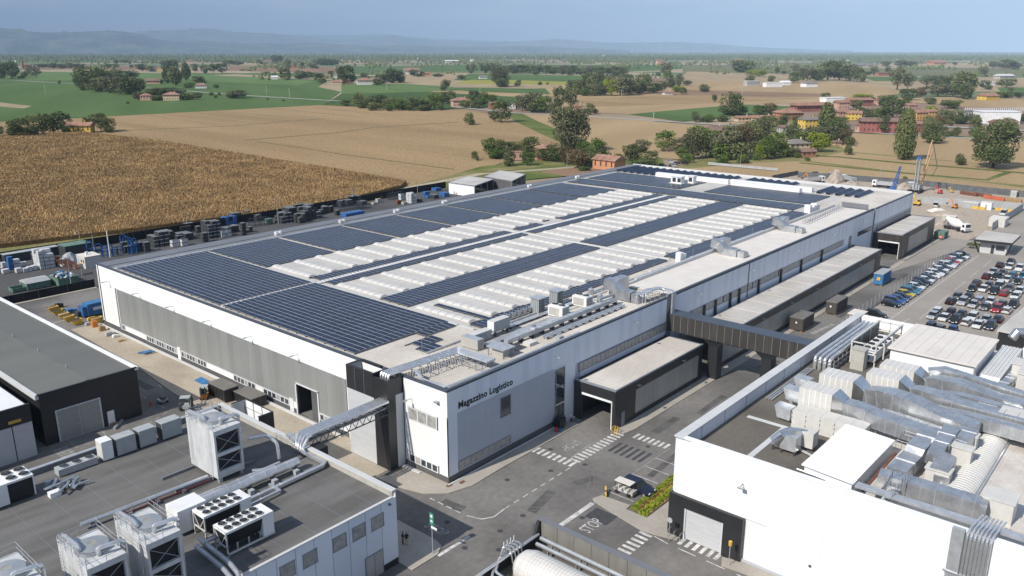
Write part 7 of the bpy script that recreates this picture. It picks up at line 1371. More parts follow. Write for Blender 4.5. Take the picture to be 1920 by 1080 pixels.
for i,(x,yb,yt) in enumerate(((1735,500,492),(1600,1,1))): pass
for i,(x,yb,yt) in enumerate(((86,177,160),(500,177,160),(543,183,166),(1390,196,160),(1225,225,210),(725,170,152),(842,166,155),(1165,180,168),(900,178,160))):
    X,Y=G(x,yb); t=thing('utility_pole',f'thin utility pole in the fields, {ORD[i]} of the ones scattered beyond the works','pole',(X,Y,0),'utility poles in the fields'); P(t,'pole',lambda b:b.tube([(X,Y,0),(X,Y,HT(x,yb,yt))],.22,'unit_beige',5)); P(t,'crossarm',lambda b:b.bar((X-1,Y+1,HT(x,yb,yt)-.8),(X+1,Y-1,HT(x,yb,yt)-.8),.15,.15,'steel'))
# ================================================================= storage yard
def stack(f,s,x,y,w,h,kind,label,group):
    y+=h*.12; h*=1.45; x-=w*.15; w*=1.4; px,py=f(x,y); X,Y=G(px,py); W=WD(px,py,w/s); Hh=max(.6,HT(px,py,py-h/s*.80)); k2=kind
    front,top={'dark':('crate_dark','crate_top'),'cage':('crate_dark','crate_top'),'white':('bag_white','bag_white'),'whitedark':('bag_white','crate_dark'),'blue':('bright_blue','bright_blue'),'rust':('rust','rust'),'frames':('dark_steel','dark_steel'),'green':('green_paint','green_paint'),'mixed':('unit_grey','wood')}[kind]
    t=thing('crate_stack' if kind not in('frames',) else 'rack_frame',label,'stack' if kind!='frames' else 'rack',(X,Y,0),group); rz=.0; r_=np.random.default_rng(int(x*7+y))
    nx=max(1,int(W*.75/1.1)); nz=max(1,int(Hh/.8)); ny=max(1,min(3,nx)); dx,dz,dy=W*.72/nx,Hh/nz,1.3
    if kind=='frames':
        P(t,'upright',lambda b:[b.bar((X+i*dx,Y-i*.2+j*1.0,0),(X+i*dx,Y-i*.2+j*1.0,Hh*r_.uniform(.6,1.1)),.12,.12,front) for i in range(nx*2) for j in range(2)]+[b.bar((X,Y+j,k*dz+.4),(X+nx*2*dx*.9,Y+j-.3,k*dz+.4),.1,.1,front) for k in range(nz) for j in range(2)],kind='stuff'); return t
    for i in range(nx):
        for j in range(ny):
            hz=nz-(1 if r_.random()<.25 and nz>1 else 0)
            for k in range(hz):
                if k<hz-1 and j>0 and i>0 and i<nx-1: continue
                x0=X+i*dx+r_.uniform(-.05,.05); y0=Y+j*dy-i*.15; P(t,'crate' if kind!='white' else 'bale',lambda b:(b.box(x0,y0,k*dz+.08,x0+dx*.93,y0+dy*.92,(k+1)*dz-.04,front,top),b.box(x0+.05,y0-.03,k*dz,x0+dx*.88,y0,k*dz+.1,'sign_white' if kind=='cage' else 'crate_dark') ))
    return t
y5=k3(5.333,240,380); z8=k3(6,560,340)
GA='crate stacks in the left half of the yard'; 
La=[(30,500,90,90,'dark'),(120,492,100,80,'dark'),(215,482,60,110,'dark'),(290,440,60,60,'dark'),(370,440,150,130,'cage'),(430,335,60,50,'dark'),(500,440,80,60,'whitedark'),(590,432,70,60,'whitedark'),(600,300,110,55,'dark'),(620,380,130,60,'dark'),(690,345,60,70,'frames'),(795,390,60,80,'dark'),(830,300,60,60,'dark'),(900,350,130,150,'cage'),(1010,345,110,60,'whitedark'),(1090,300,90,60,'dark'),(1060,220,120,70,'blue'),(1180,320,50,110,'dark'),(1180,190,60,50,'dark'),(1230,300,80,50,'dark'),(1300,240,110,90,'frames'),(1440,215,70,50,'green'),(1620,205,120,90,'cage'),(1700,150,130,90,'dark'),(1770,200,80,80,'dark'),(1850,170,120,110,'dark')]
Lb=[(40,385,90,70,'dark'),(30,460,90,80,'dark'),(130,400,150,120,'dark'),(190,340,90,70,'dark'),(255,420,70,70,'cage'),(330,360,80,70,'dark'),(390,335,60,50,'dark'),(460,380,50,50,'dark'),(560,335,190,90,'frames'),(680,245,110,70,'dark'),(740,320,100,60,'frames'),(1090,205,110,80,'frames'),(1190,205,60,60,'whitedark'),(1320,240,80,100,'white'),(1380,235,80,30,'dark'),(1500,185,70,60,'blue'),(1570,195,70,40,'dark'),(1690,175,80,40,'blue'),(1830,148,90,40,'frames'),(1600,110,80,30,'blue'),(930,240,60,40,'mixed'),(1150,258,60,40,'rust'),(1220,262,60,25,'mixed'),(880,262,60,22,'mixed')]
KD={'dark':'stack of dark crates','cage':'stack of dark crates with white end plates','whitedark':'low stack of white-sided boxes','white':'stack of white wrapped bales','blue':'stack of blue crates','rust':'small rusty orange stack','frames':'cluster of dark steel frames','green':'green covered stack','mixed':'small mixed pile of timber and boxes'}
La+= [(q[0]+25+(i*37)%30,q[1]-(38+(i*13)%30),q[2]*.8,q[3]*(.6+.1*(i%4)),'dark') for i,q in enumerate(La) if i%2==0 and q[0]<1500]
Lb+= [(q[0]+20,q[1]-40-(i*11)%20,q[2]*.8,q[3]*.7,'dark') for i,q in enumerate(Lb) if i%2==0 and q[0]<1000]
for f,s,L_,a in ((y5,5.333,La,'left half'),(z8,6,Lb,'right half')):
    cnt={}
    for q in sorted(L_): 
        kk=q[4]; cnt[kk]=cnt.get(kk,0)+1; stack(f,s,q[0]-q[2]/2,q[1],q[2],q[3],kk,f'{KD[kk]}, {ORD[min(29,cnt[kk]-1)]} such from the left in the {a} of the yard','stacks of goods in the '+a+' of the storage yard')
Lc=[(0,470,60,120,'white'),(10,560,70,70,'white'),(110,560,90,110,'white'),(80,480,60,70,'white'),(185,500,70,165,'blue'),(270,480,100,110,'white'),(360,460,110,110,'white'),(300,555,80,60,'white'),(385,545,60,50,'white'),(450,532,60,60,'white'),(520,515,60,60,'white'),(585,500,60,50,'white'),(720,482,200,230,'white'),(560,430,100,150,'dark'),(850,430,90,150,'rust'),(1170,500,120,60,'mixed')]
for i,q in enumerate(Lc): stack(zf,7.7125,q[0]-q[2]/2,q[1],q[2],q[3],q[4],f"{KD[q[4]]}, {ORD[i]} pile from the left end of the yard near the road",'piles at the left end of the storage yard')
def cbox(name,label,cat,f,x,y,wx,wy,h,m,top,extra=None):
    X,Y=G(*f(x,y)); t=thing(name,label,cat,(X,Y,0)); P(t,'wall',lambda b:b.box(X,Y,0,X+wx,Y+wy,h,m)); P(t,'roof',lambda b:b.box(X-.12,Y-.12,h,X+wx+.12,Y+wy+.12,h+.12,top)); 
    if extra: extra(t,X,Y)
    return t
def shedx(t,X,Y):
    for k in range(2): P(t,'window',lambda b:b.box(X-.04,Y+.6+k*1.1,1.3,X,Y+1.1+k*1.1,2.0,'glass'))
    P(t,'door',lambda b:b.box(X-.04,Y+3.2,0,X,Y+3.9,2,'unit_grey')); P(t,'chimney',lambda b:b.box(X+1.2,Y+2.0,2.8,X+1.7,Y+2.5,3.5,'sign_white'))
cbox('yard_office','small white office shed with a pale roof behind the warehouse corner','shed',zf,1245,500,3.6,4.4,2.7,'unit_white','cream_roof',shedx)
cbox('lean_to','dark green roofed shelter by the black fence','shelter',zf,960,330,6,4,2.6,'crate_dark','green_paint')
cbox('lean_to','long low shelter with a white roof at the left end of the yard','shelter',zf,80,420,12,2,2.0,'crate_dark','unit_grey')
heap('pale green heap of bags beside the white office shed',zf,1010,400,5,2.4,'hoarding','bag_heap',11)
def ibc(label,f,x,y,w,d,h,m,load=None):
    X,Y=G(*f(x,y)); t=thing('open_skip',label,'skip',(X,Y,0)); P(t,'body',lambda b:(b.box(X,Y,.1,X+w,Y+.1,h,m),b.box(X,Y+d-.1,.1,X+w,Y+d,h,m),b.box(X,Y+.1,.1,X+.1,Y+d-.1,h,m),b.box(X+w-.1,Y+.1,.1,X+w,Y+d-.1,h,m),b.box(X,Y,.05,X+w,Y+d,.15,m))); P(t,'rib',lambda b:[b.box(X+k*.7,Y-.06,.2,X+k*.7+.1,Y,h,m) for k in range(int(w/.7))],kind='stuff')
    r_=np.random.default_rng(5)
    if load=='rubbish':
        for k in range(26): c=(X+r_.uniform(.3,w-.4),Y+r_.uniform(.3,d-.4),h-.3+r_.uniform(0,.6)); P(t,'rubbish',lambda b:b.obox(c,(r_.uniform(.3,.7),r_.uniform(.3,.6),.35),r_.uniform(0,3),['bag_white','sign_white','unit_beige','blue_paint'][k%4]))
    if load=='cover': P(t,'cover',lambda b:b.add([(X-.1,Y-.1,h),(X+w+.1,Y-.1,h),(X+w+.1,Y+d+.1,h),(X-.1,Y+d+.1,h),(X,Y+d*.3,h+.5),(X+w,Y+d*.3,h+.5),(X+w,Y+d*.7,h+.5),(X,Y+d*.7,h+.5)],[(0,1,5,4),(1,2,6,5),(2,3,7,6),(3,0,4,7),(4,5,6,7)],'hoarding'))
    return t
ibc('open green skip heaped with white rubbish behind the short black fence',zf,855,755,4.2,4.8,1.7,'green_paint','rubbish'); ibc('green skip with a pale arched cover behind the short black fence',zf,400,815,4.6,4.0,1.5,'green_paint','cover'); ibc('low green skip with a red front left of the covered one',zf,190,850,4,2.4,.9,'green_paint')
X,Y=G(*zf(900,640)); t=thing('rusty_beams','fan of rusty red beams leaning on the rubbish skip','beams',(X,Y,0)); 
for k in range(6): P(t,'beam',lambda b:b.bar((X+k*.55+1.6,Y-.4,1.6),(X+k*.55-.3,Y+1.4,4.4-.15*k),.3,.18,'rust'))
# blue frames
X,Y=G(*zf(1500,360)); t=thing('blue_racks','tangle of bright blue steel racks and a tall blue post in the yard','racks',(X,Y,0)); r_=np.random.default_rng(9)
for k in range(18):
    a,c=X+r_.uniform(-2,9),Y+r_.uniform(-1,5); h=r_.uniform(1.2,4.2); P(t,'rack',lambda b:(b.box(a,c,0,a+.2,c+.2,h,'bright_blue'),b.box(a+1.3,c,0,a+1.5,c+.2,h,'bright_blue'),b.box(a,c,h*.5,a+1.5,c+.2,h*.5+.25,'bright_blue'),b.box(a,c,h-.2,a+1.5,c+.2,h,'bright_blue')))
P(t,'post',lambda b:b.tube([(X+2,Y+1,0),(X+2,Y+1,6.5)],.14,'sign_white',6))
X,Y=G(*z8(560,398)); one(lambda b:b.box(X-2,Y-1.5,0,X+5,Y+1.2,1.3,'bright_blue'),'tarpaulin','load under a bright blue tarpaulin behind the roof edge','tarpaulin load')
# two sheds by the far yard end
for i,(a,l) in enumerate((((845,362),'nearer of the two gabled sheds at the far end of the yard, with a white front'),((962,352),'farther of the two gabled sheds at the far end of the yard'))):
    zz=3.4 if i==0 else 3.6; X,Y=((132,118) if i==0 else (152,118)); 
    c=[G(*k3(3,600,280)(*q),zz+.6) for q in (((725,185),(870,205),(975,168),(835,150)) if i==0 else ((925,152),(1080,178),(1155,140),(1010,118)))]
    t=thing('gabled_shed',l,'shed',(c[0][0],c[0][1],0)); mid=lambda p,q:((p[0]+q[0])/2,(p[1]+q[1])/2)
    r0=mid(c[0],c[1]) ; r1=mid(c[3],c[2]); ze=zz+.6; zr=ze+.25
    P(t,'roof',lambda b:(b.add([(*c[0],ze),(*c[1],ze),(*c[2],ze),(*c[3],ze)],[(0,1,2,3)],'roof_sheet'),b.add([(*c[0],ze-.25),(*c[1],ze-.25),(*c[2],ze-.25),(*c[3],ze-.25)],[(3,2,1,0)],'plinth_grey'),[b.bar((*c[k],ze-.1),(*c[(k+1)%4],ze-.1),.2,.3,'frame_grey') for k in range(4)]))
    P(t,'wall',lambda b:(b.bar((*c[0],ze/2-.15),(*c[1],ze/2-.15),.2,ze-.4,'white_cladding') if i==0 else b.bar((*c[0],ze/2),(*c[1],ze/2),.2,ze-.4,'plinth_grey'),b.bar((*c[0],ze/2-.1),(*c[3],ze/2-.1),.2,ze-.4,'plinth_grey'),b.bar((*c[3],ze/2-.1),(*c[2],ze/2-.1),.2,ze-.4,'white_cladding' if i else 'plinth_grey')))
    for k in range(4): q=Vector(c[1])+(Vector(c[2])-Vector(c[1]))*k/3; P(t,'column',lambda b:b.box(q.x-.12,q.y-.12,0,q.x+.12,q.y+.12,ze-.2,'frame_grey'))
# ================================================================= beside the sunlit wall
X,Y=-1.4,90.6; t=thing('compactor','bright blue waste compactor container at the warehouse corner','container',(X,Y,0)); X,Y=G(*c4(770,350)); P(t,'body',lambda b:b.box(X,Y-1.4,.3,X+4.2,Y+.9,2.5,'blue_paint')); P(t,'end_gate',lambda b:b.box(X-.8,Y-1.2,.3,X,Y+.7,2.1,'bright_blue')); P(t,'notice',lambda b:b.box(X+1,Y-1.44,1.2,X+2.6,Y-1.4,1.8,'sign_white')); ORG[t.name]=Vector(t.location)
for i,(x,y) in enumerate(((480,310),(520,340),(575,370),(620,395),(690,425),(870,410))):
    X,Y=G(*c4(x,y)); t=thing('tipping_bin',('yellow tipping bin, '+ORD[i]+' from the left in the row near the warehouse corner'),'bin',(X,Y,0),'yellow tipping bins near the warehouse corner')
    P(t,'tub',lambda b:b.add([(X-.5,Y-.6,.15),(X+.9,Y-.6,.15),(X+.9,Y+.6,.15),(X-.5,Y+.6,.15),(X-1.0,Y-.6,.95),(X+.9,Y-.6,1.1),(X+.9,Y+.6,1.1),(X-1.0,Y+.6,.95)],[(0,3,2,1),(0,1,5,4),(1,2,6,5),(2,3,7,6),(3,0,4,7)],'yellow_paint')); P(t,'load',lambda b:b.box(X-.75,Y-.5,.6,X+.8,Y+.5,.9,['wood','crate_dark','dirt','wood','crate_dark','wood'][i])); P(t,'skid',lambda b:b.box(X-.4,Y-.5,0,X+.8,Y+.5,.15,'dark_steel'))
for i,(x,y,w_,d_,h,m,l) in enumerate(((690,360,1.6,1.6,1.0,'crate_dark','dark metal scrap box behind the yellow bins'),(600,330,1.8,1.0,.7,'blue_paint','small heap of blue and rusty scrap in the row of bins'),(770,440,1.4,.8,.5,'unit_grey','grey pallet of parts beside the orange machine'),(830,455,.9,.8,1.1,'orange_paint','small orange machine standing by the warehouse wall'),(895,490,1.0,.8,.9,'wood','cardboard-coloured box on the paving by the warehouse wall'),(950,535,1.6,1.0,.6,'unit_grey','grey bundle on a pallet by the warehouse wall'),(1015,550,.9,.6,.5,'sign_white','small white box next to the grey bundle'),(1065,585,1.3,.8,.2,'wood','single empty wooden pallet on the paving'),(790,395,2.2,.5,.5,'yellow_paint','row of yellow and black trestles between the bins'),(500,280,1.4,.7,.8,'crate_dark','black crate at the far left end of the bins'))):
    X,Y=G(*c4(x,y)); one(lambda b:(b.box(X,Y-d_/2,.12,X+w_,Y+d_/2,h,m),b.box(X+.1,Y-d_/2+.1,h,X+w_*.6,Y+d_/2-.1,h+.15,m),b.box(X-.05,Y-d_/2-.05,0,X+w_+.05,Y+d_/2+.05,.12,'wood')),'pallet_load',l,'load')
def blueheap(x0,f,pts,l):
    X,Y=G(*f(*pts)); t=thing('blue_frame_stack',l,'frames',(X,Y,0)); r_=np.random.default_rng(int(x0))
    for k in range(7): P(t,'frame',lambda b:b.bar((X+r_.uniform(-.4,.5),Y+1.3-.3*k,.12+.05*k),(X+r_.uniform(1.2,1.9),Y+.9-.3*k,.12+.05*k),.22,.12,'blue_paint'))
blueheap(1,c4,(1280,700),'small heap of blue steel frames lying on the sand-coloured paving'); 
X,Y=G(*c4(1760,935)); t=thing('blue_frame_stack','long blue steel frames lying on the paving beside the window row','frames',(X,Y,0))
for k in range(5): P(t,'frame',lambda b:b.bar((X+.25*k,Y+.2,.12+.04*k),(X+.25*k-.1,Y-5.2+.3*k,.12+.04*k),.2,.14,'blue_paint'))
def forklift(label,f,x,y,m,rz):
    t=thing('forklift',label,'forklift',(0,0,0)); P(t,'body',lambda b:(b.box(-.5,-.4,.25,.5,1.0,.8,m),b.box(-.5,.7,.3,.5,1.2,1.0,'dark_steel'))); P(t,'cab_frame',lambda b:[b.box(x_,y_,.8,x_+.08,y_+.08,1.85,'dark_steel') for x_ in (-.5,.42) for y_ in (-.35,.8)]+[b.box(-.52,-.4,1.85,.52,.95,1.92,'unit_grey')],kind='stuff'); P(t,'windscreen',lambda b:b.box(-.4,-.36,.85,.4,-.34,1.8,'car_glass'))
    P(t,'mast',lambda b:(b.box(-.35,-.65,.1,-.22,-.5,2.1,'dark_steel'),b.box(.22,-.65,.1,.35,-.5,2.1,'dark_steel'),b.box(-.35,-.65,1.0,.35,-.6,1.1,'dark_steel'))); P(t,'fork',lambda b:(b.box(-.3,-1.6,.1,-.18,-.65,.16,'steel'),b.box(.18,-1.6,.1,.3,-.65,.16,'steel')))
    for sx in (-.55,.4):
        for sy in (-.3,.85): P(t,'wheel',lambda b:b.tube([(sx,sy,.25),(sx+.15,sy,.25)],.25,'black_rubber',9))
    X,Y=G(*f(x,y)); t.location=(X,Y,.02); t.rotation_euler=(0,0,rz)
forklift('grey forklift with a glazed cab near the black container',z7,545,325,'unit_grey',.9); forklift('orange forklift beside the black container',z7,690,235,'orange_paint',-.7); forklift('pale forklift in the yard beside the white bale stack',zf,935,470,'unit_white',.5)
skip('black container with a grey ribbed lid beside the orange forklift',*G(*z7(735,262)),G(*z7(735,262))[0]+2.7,G(*z7(735,262))[1]+2.5 if 0 else G(*z7(735,262))[1]+.1,1,'brown_box','lid_grey') if 0 else None
X,Y=G(*z7(880,275)); skip('black container with a grey ribbed lid beside the orange forklift',X,Y,X+2.2,Y+4.4,2.0,'black_cladding','lid_grey',skid='dark_steel'); X,Y=G(*z7(1120,330)); skip('lower black container with a grey lid behind the open-topped screen',X,Y,X+2.4,Y+4.6,1.5,'black_cladding','lid_grey',skid='dark_steel')
b1=k3(3,0,720)
X,Y=G(*b1(620,235)); t=thing('timber_pile','small pile of short timber blocks beside a steel beam','timber',(X,Y,0)); [P(t,'block',lambda b:b.box(X+.35*i,Y+.3*j,0,X+.35*i+.3,Y+.3*j+.25,.3,'wood')) for i in range(3) for j in range(3)]
X,Y=G(*b1(665,235)); one(lambda b:(b.bar((X-.9,Y-.9,.2),(X+1.0,Y+.9,.2),.3,.35,'steel')),'steel_beam','grey steel beam lying on the asphalt beside the timber blocks','beam')
X,Y=G(*b1(848,125)); one(lambda b:(b.cyl(X,Y,0,.6,.12,'sign_red',8),b.cyl(X,Y,.6,.75,.16,'sign_red',8)),'fire_hydrant','small red hydrant by the black hall wall','hydrant')
X,Y=G(*b1(915,105)); t=thing('utility_trolley','little service buggy with a white board beside the black hall','buggy',(X,Y,0)); P(t,'body',lambda b:(b.box(X-.6,Y-.5,.2,X+.6,Y+.5,.6,'steel'),b.box(X-.2,Y-.45,.6,X+.4,Y+.45,.9,'dark_steel'))); P(t,'wheel',lambda b:[b.tube([(X+a,Y+c,.18),(X+a,Y+c+.1,.18)],.18,'black_rubber',8) for a in (-.45,.45) for c in (-.5,.4)],kind='stuff'); P(t,'board',lambda b:b.box(X+.0,Y+.0,2.2,X+.05,Y+.9,2.5,'sign_white')); P(t,'pole',lambda b:b.tube([(X,Y,0),(X,Y,2.3)],.03,'steel',5))
# ================================================================= trees
def crown_mesh(name,n,m,lobes,leafs,seed,flat=0.0,hole=.0):
    r_=np.random.default_rng(seed); V=[]
    L_=[(np.array(c),np.array(s)) for c,s in lobes]; vol=np.array([np.prod(s)**.67 for c,s in L_]); vol/=vol.sum()
    for (c,s),f in zip(L_,vol):
        k=int(n*f); d=r_.normal(size=(k,3)); d/=np.linalg.norm(d,axis=1)[:,None]; rad=r_.uniform(.45,1.06,k)**.45
        # knobbly clumps over the lobe
        kn=r_.normal(size=(9,3)); kn/=np.linalg.norm(kn,axis=1)[:,None]; bump=1+.16*np.max(d@kn.T,axis=1)**3-.14*(np.max(d@kn.T,axis=1)<.55)
        p=c+d*s*(rad*bump)[:,None]; a=r_.normal(size=(k,3)); a+=d*.9; a/=np.linalg.norm(a,axis=1)[:,None]; u=np.cross(a,r_.normal(size=(k,3))); u/=np.linalg.norm(u,axis=1)[:,None]; v=np.cross(a,u); sz=leafs*r_.uniform(.6,1.5,k)[:,None]
        V.append(np.stack([p-u*sz,p-v*sz*.8,p+u*sz,p+v*sz*.8],1))
    V=np.concatenate(V).reshape(-1,3); V[:,2]=np.maximum(V[:,2],.01); return npmesh(name,V,[m])
def trunk_mesh(h,r,limbs,seed):
    b=MB(); b.tube([(0,0,-.02),(r*.3,0,h*.5),(0,r*.3,h)],[r,r*.8,r*.5],'bark',6); r_=random.Random(seed)
    for i in range(limbs): a=i*6.28/limbs+r_.random(); z=h*.6+.08*i; b.tube([(0,0,z),(math.cos(a)*.14,math.sin(a)*.14,z+.16),(math.cos(a)*.25,math.sin(a)*.25,z+.34)],[r*.5,r*.32,r*.12],'bark',4)
    me=bpy.data.meshes.new('trunk'); me.from_pydata(b.v,[],b.f); me.materials.append(MATS['bark']); return me
def lob(seed,n,zl,zh,rx,rs):
    r=random.Random(seed); out=[((0,0,(zl+zh)/2),(rx*.8,rx*.8,(zh-zl)/2))]
    for i in range(n): a=r.random()*6.28; q=r.uniform(.3,.9)*(rx-rs*.5); z=r.uniform(zl+rs*.5,zh-rs*.4); out.append(((math.cos(a)*q,math.sin(a)*q,z),(rs*r.uniform(.7,1.2),rs*r.uniform(.7,1.2),rs*r.uniform(.6,1.0))))
    return out
# nominal tree: 1 wide, 1 high
TV={}
for nm,m in (('round','leaf_dark'),('roundb','leaf_mid'),('green','leaf_green'),('olive','leaf_olive'),('brown','leaf_brown'),('bright','leaf_bright')):
    TV[nm]=[(crown_mesh('crown',1700,m,lob(10*i+len(nm),13,.14,1.0,.5,.17),.03,i+5),trunk_mesh(.35,.035,5,i)) for i in range(4)]
TV['poplar']=[(crown_mesh('crown',1900,'leaf_mid',[((0,0,.34),(.36,.36,.26)),((.03,0,.56),(.36,.36,.28)),((-.02,.02,.78),(.24,.24,.22)),((.2,.1,.4),(.2,.2,.2)),((-.2,-.1,.45),(.2,.2,.2))],.036,3),trunk_mesh(.12,.05,3,2))]
TV['big']=[(crown_mesh('crown',7000,'leaf_mid',lob(77,22,.12,1.0,.46,.17),.019,31),trunk_mesh(.4,.03,6,4))]
TV['bigolive']=[(crown_mesh('crown',9000,'leaf_olive',lob(33,26,.06,1.0,.48,.18),.018,32),trunk_mesh(.5,.03,7,5))]
TV['slim']=[(crown_mesh('crown',5200,'leaf_mid',[((0,0,.3),(.42,.42,.24)),((.02,0,.5),(.45,.45,.3)),((0,0,.72),(.33,.33,.26)),((.18,.1,.36),(.26,.26,.2)),((-.18,0,.48),(.24,.24,.24)),((.05,0,.86),(.2,.2,.13)),((0,.1,.15),(.3,.3,.12))],.026,33),trunk_mesh(.15,.06,3,5))]
TV['airy']=[(crown_mesh('crown',900,'leaf_olive',lob(5,9,.25,.98,.42,.2),.03,41),trunk_mesh(.5,.03,6,6))]
TV['bush']=[(crown_mesh('crown',800,'leaf_green',lob(8,7,.0,.9,.45,.25),.045,42),None)]
TV['bushm']=[(crown_mesh('crown',900,'leaf_mid',lob(12,8,.0,.95,.45,.24),.042,44),None)]
TV['bushd']=[(crown_mesh('crown',800,'leaf_dark',lob(9,7,.0,.9,.45,.25),.045,43),None)]
def tree(px,py,w,h,k,label,group=None,i=0):
    X,Y=G(px,py); W=WD(px,py,w)*(1.3 if group else 1.12); Hh=max(.8,HT(px,py,py-h))*(1.12 if group else 1.0); vs=TV[k]; cm,tm=vs[i%len(vs)]
    t=thing('tree' if k[:4]!='bush' else 'shrub',label,'tree' if k[:4]!='bush' else 'shrub',(X,Y,-.3 if py<330 else 0),group); t.scale=(W,W,Hh); t.rotation_euler=(0,0,i*1.7+px*.01)
    o=bpy.data.objects.new('crown',cm); COL.objects.link(o); o.parent=t
    if tm: o=bpy.data.objects.new('trunk',tm); COL.objects.link(o); o.parent=t
KL={'round':'dark round tree','roundb':'green round tree','green':'fresh green tree','olive':'olive green tree','brown':'brownish tree','bright':'bright yellow-green tree','poplar':'tall narrow tree','airy':'thin airy grey-green tree','bush':'green shrub','bushd':'dark shrub','bushm':'mid green shrub','big':'big green tree','bigolive':'big airy tree','slim':'tall slim tree'}
def grove(area,f,L_):
    cnt={}; L_=list(L_); q_=random.Random(len(L_)); den={'village':1.0,'garden':.9,'wood':.7,'lane':.7,'row':.8,'brick':.5}
    pr=max([v for a,v in den.items() if a in area]+[.25])
    for e in list(L_):
        if q_.random()<pr and e[3]>24: L_.append((e[0]+q_.uniform(-.6,.6)*e[2],e[1]+q_.uniform(-6,8),e[2]*q_.uniform(.5,.9),e[3]*q_.uniform(.4,.75),q_.choice(['bush','bushd','bushm','bushd','olive' if pr>.8 else 'bushm'])))
    for i,q in enumerate(sorted(L_)):
        x,y,w,h,k=q; X,Y=f(x,y); sc=f(1,0)[0]-f(0,0)[0]; c=cnt.get(k,0); cnt[k]=c+1
        tree(X,Y,w*sc,h*sc,k,f'{KL[k]}, {ORD[min(c,29)]} of its look from the left {area}','trees '+area,i)
r1=k3(3,0,0); r2=k3(3,640,0); r3=k3(3,1280,0)
grove('in the dark wood on the green field at left',r1,[(455,505,60,70,'round'),(500,500,130,110,'round'),(560,480,90,85,'round'),(600,480,90,80,'roundb'),(650,470,90,75,'roundb'),(740,445,80,45,'round'),(565,515,110,75,'roundb'),(620,520,110,80,'olive'),(680,527,110,85,'olive'),(735,530,110,90,'roundb'),(785,520,60,70,'round'),(450,465,50,35,'roundb')])
grove('by the farm behind the dark wood',r1,[(945,468,55,90,'poplar'),(990,478,70,100,'poplar'),(1050,452,48,92,'poplar'),(1120,470,60,40,'round'),(1065,485,60,25,'bush'),(890,470,50,26,'bushd'),(1095,400,32,38,'round'),(1215,494,30,22,'bush')])
grove('at the left edge beyond the green field',r1,[(65,440,80,80,'roundb'),(8,445,40,75,'round'),(30,430,50,70,'round'),(165,432,40,60,'airy'),(205,438,50,60,'airy'),(335,470,16,20,'bush'),(120,440,40,14,'bushd')])
grove('around the yellow farmhouse at left',r1,[(120,768,130,95,'big'),(245,755,115,105,'round'),(300,752,110,100,'round'),(350,738,110,98,'round'),(495,690,55,28,'round'),(568,735,80,90,'round'),(612,738,75,72,'roundb'),(3,745,36,34,'roundb'),(380,752,40,40,'green'),(205,765,30,30,'green'),(70,770,50,26,'bush')])
grove('around the two pale houses on the green field',r1,[(875,560,80,60,'round'),(905,558,60,40,'bushd'),(960,530,150,34,'round'),(1050,560,80,35,'bushd'),(1112,556,45,32,'round'),(780,560,60,38,'brown'),(1190,535,25,20,'bush'),(1233,535,18,18,'bush'),(1330,550,115,38,'olive'),(1300,548,50,25,'bush'),(1215,550,20,18,'bush'),(720,582,15,14,'bush'),(1505,560,14,10,'bush'),(1595,568,14,10,'bush')])
grove('in the far left fields',r1,[(800,400,60,36,'round'),(850,402,55,28,'roundb'),(940,382,60,38,'round'),(985,382,38,44,'round'),(920,390,30,20,'round'),(1150,405,50,36,'round'),(1200,408,50,42,'round'),(1250,410,60,48,'round'),(1290,368,60,28,'roundb'),(1340,368,50,24,'roundb'),(1460,360,30,25,'round'),(1560,355,70,40,'round'),(620,382,50,22,'round'),(650,380,40,18,'round'),(300,385,50,28,'round'),(350,385,50,25,'roundb'),(400,385,50,28,'roundb'),(450,385,50,25,'round'),(240,380,60,20,'round'),(655,360,22,22,'round'),(700,358,40,22,'roundb'),(1500,414,40,12,'bushd'),(740,382,24,16,'round')])
grove('at the farm in the middle distance left of centre',r1,[(1600,445,60,60,'round'),(1625,400,35,60,'airy'),(1690,442,60,42,'roundb'),(1730,442,50,35,'round'),(1770,440,60,30,'roundb'),(1800,440,50,25,'round'),(1810,470,50,28,'roundb'),(1860,430,30,30,'round'),(1660,385,20,30,'airy'),(1700,380,30,28,'airy'),(1760,385,40,24,'round'),(1800,365,70,32,'round'),(1840,368,60,36,'round'),(1890,365,40,30,'round')])
grove('along the lane in the centre, left part',r2,[(30,470,90,90,'round'),(0,460,40,60,'round'),(130,440,40,28,'round'),(225,478,70,55,'round'),(285,465,90,75,'poplar'),(330,462,60,60,'round'),(585,505,50,52,'round'),(20,590,60,30,'round'),(100,605,70,75,'roundb'),(160,605,60,50,'green'),(215,612,90,70,'round'),(270,615,70,60,'roundb'),(325,618,70,60,'green'),(385,620,60,65,'roundb'),(440,615,80,60,'round'),(525,612,85,80,'green'),(605,580,80,60,'round'),(470,618,70,30,'brown')])
grove('along the lane in the centre, right part',r2,[(745,575,60,60,'round'),(800,600,60,75,'green'),(850,575,50,40,'green'),(700,605,60,40,'green'),(760,605,50,40,'roundb'),(900,685,110,110,'round'),(860,680,60,50,'olive'),(720,698,50,60,'roundb'),(1020,620,80,80,'olive'),(1080,625,110,95,'olive'),(1140,630,90,80,'green'),(1190,635,60,50,'roundb'),(1225,608,60,108,'round'),(1290,600,80,102,'round'),(1405,640,46,54,'roundb'),(1375,640,36,30,'round'),(970,610,40,30,'brown')])
grove('in the middle distance behind the lane',r2,[(890,485,88,95,'bigolive'),(995,485,28,32,'roundb'),(675,445,50,22,'round'),(1118,477,24,20,'bush'),(1160,475,14,14,'bush'),(712,405,20,40,'round'),(740,406,30,44,'round'),(793,405,22,44,'round'),(820,405,28,48,'poplar'),(850,405,36,46,'poplar'),(880,405,40,40,'roundb'),(540,430,60,18,'bushd'),(410,430,50,36,'round'),(455,430,30,26,'round')])
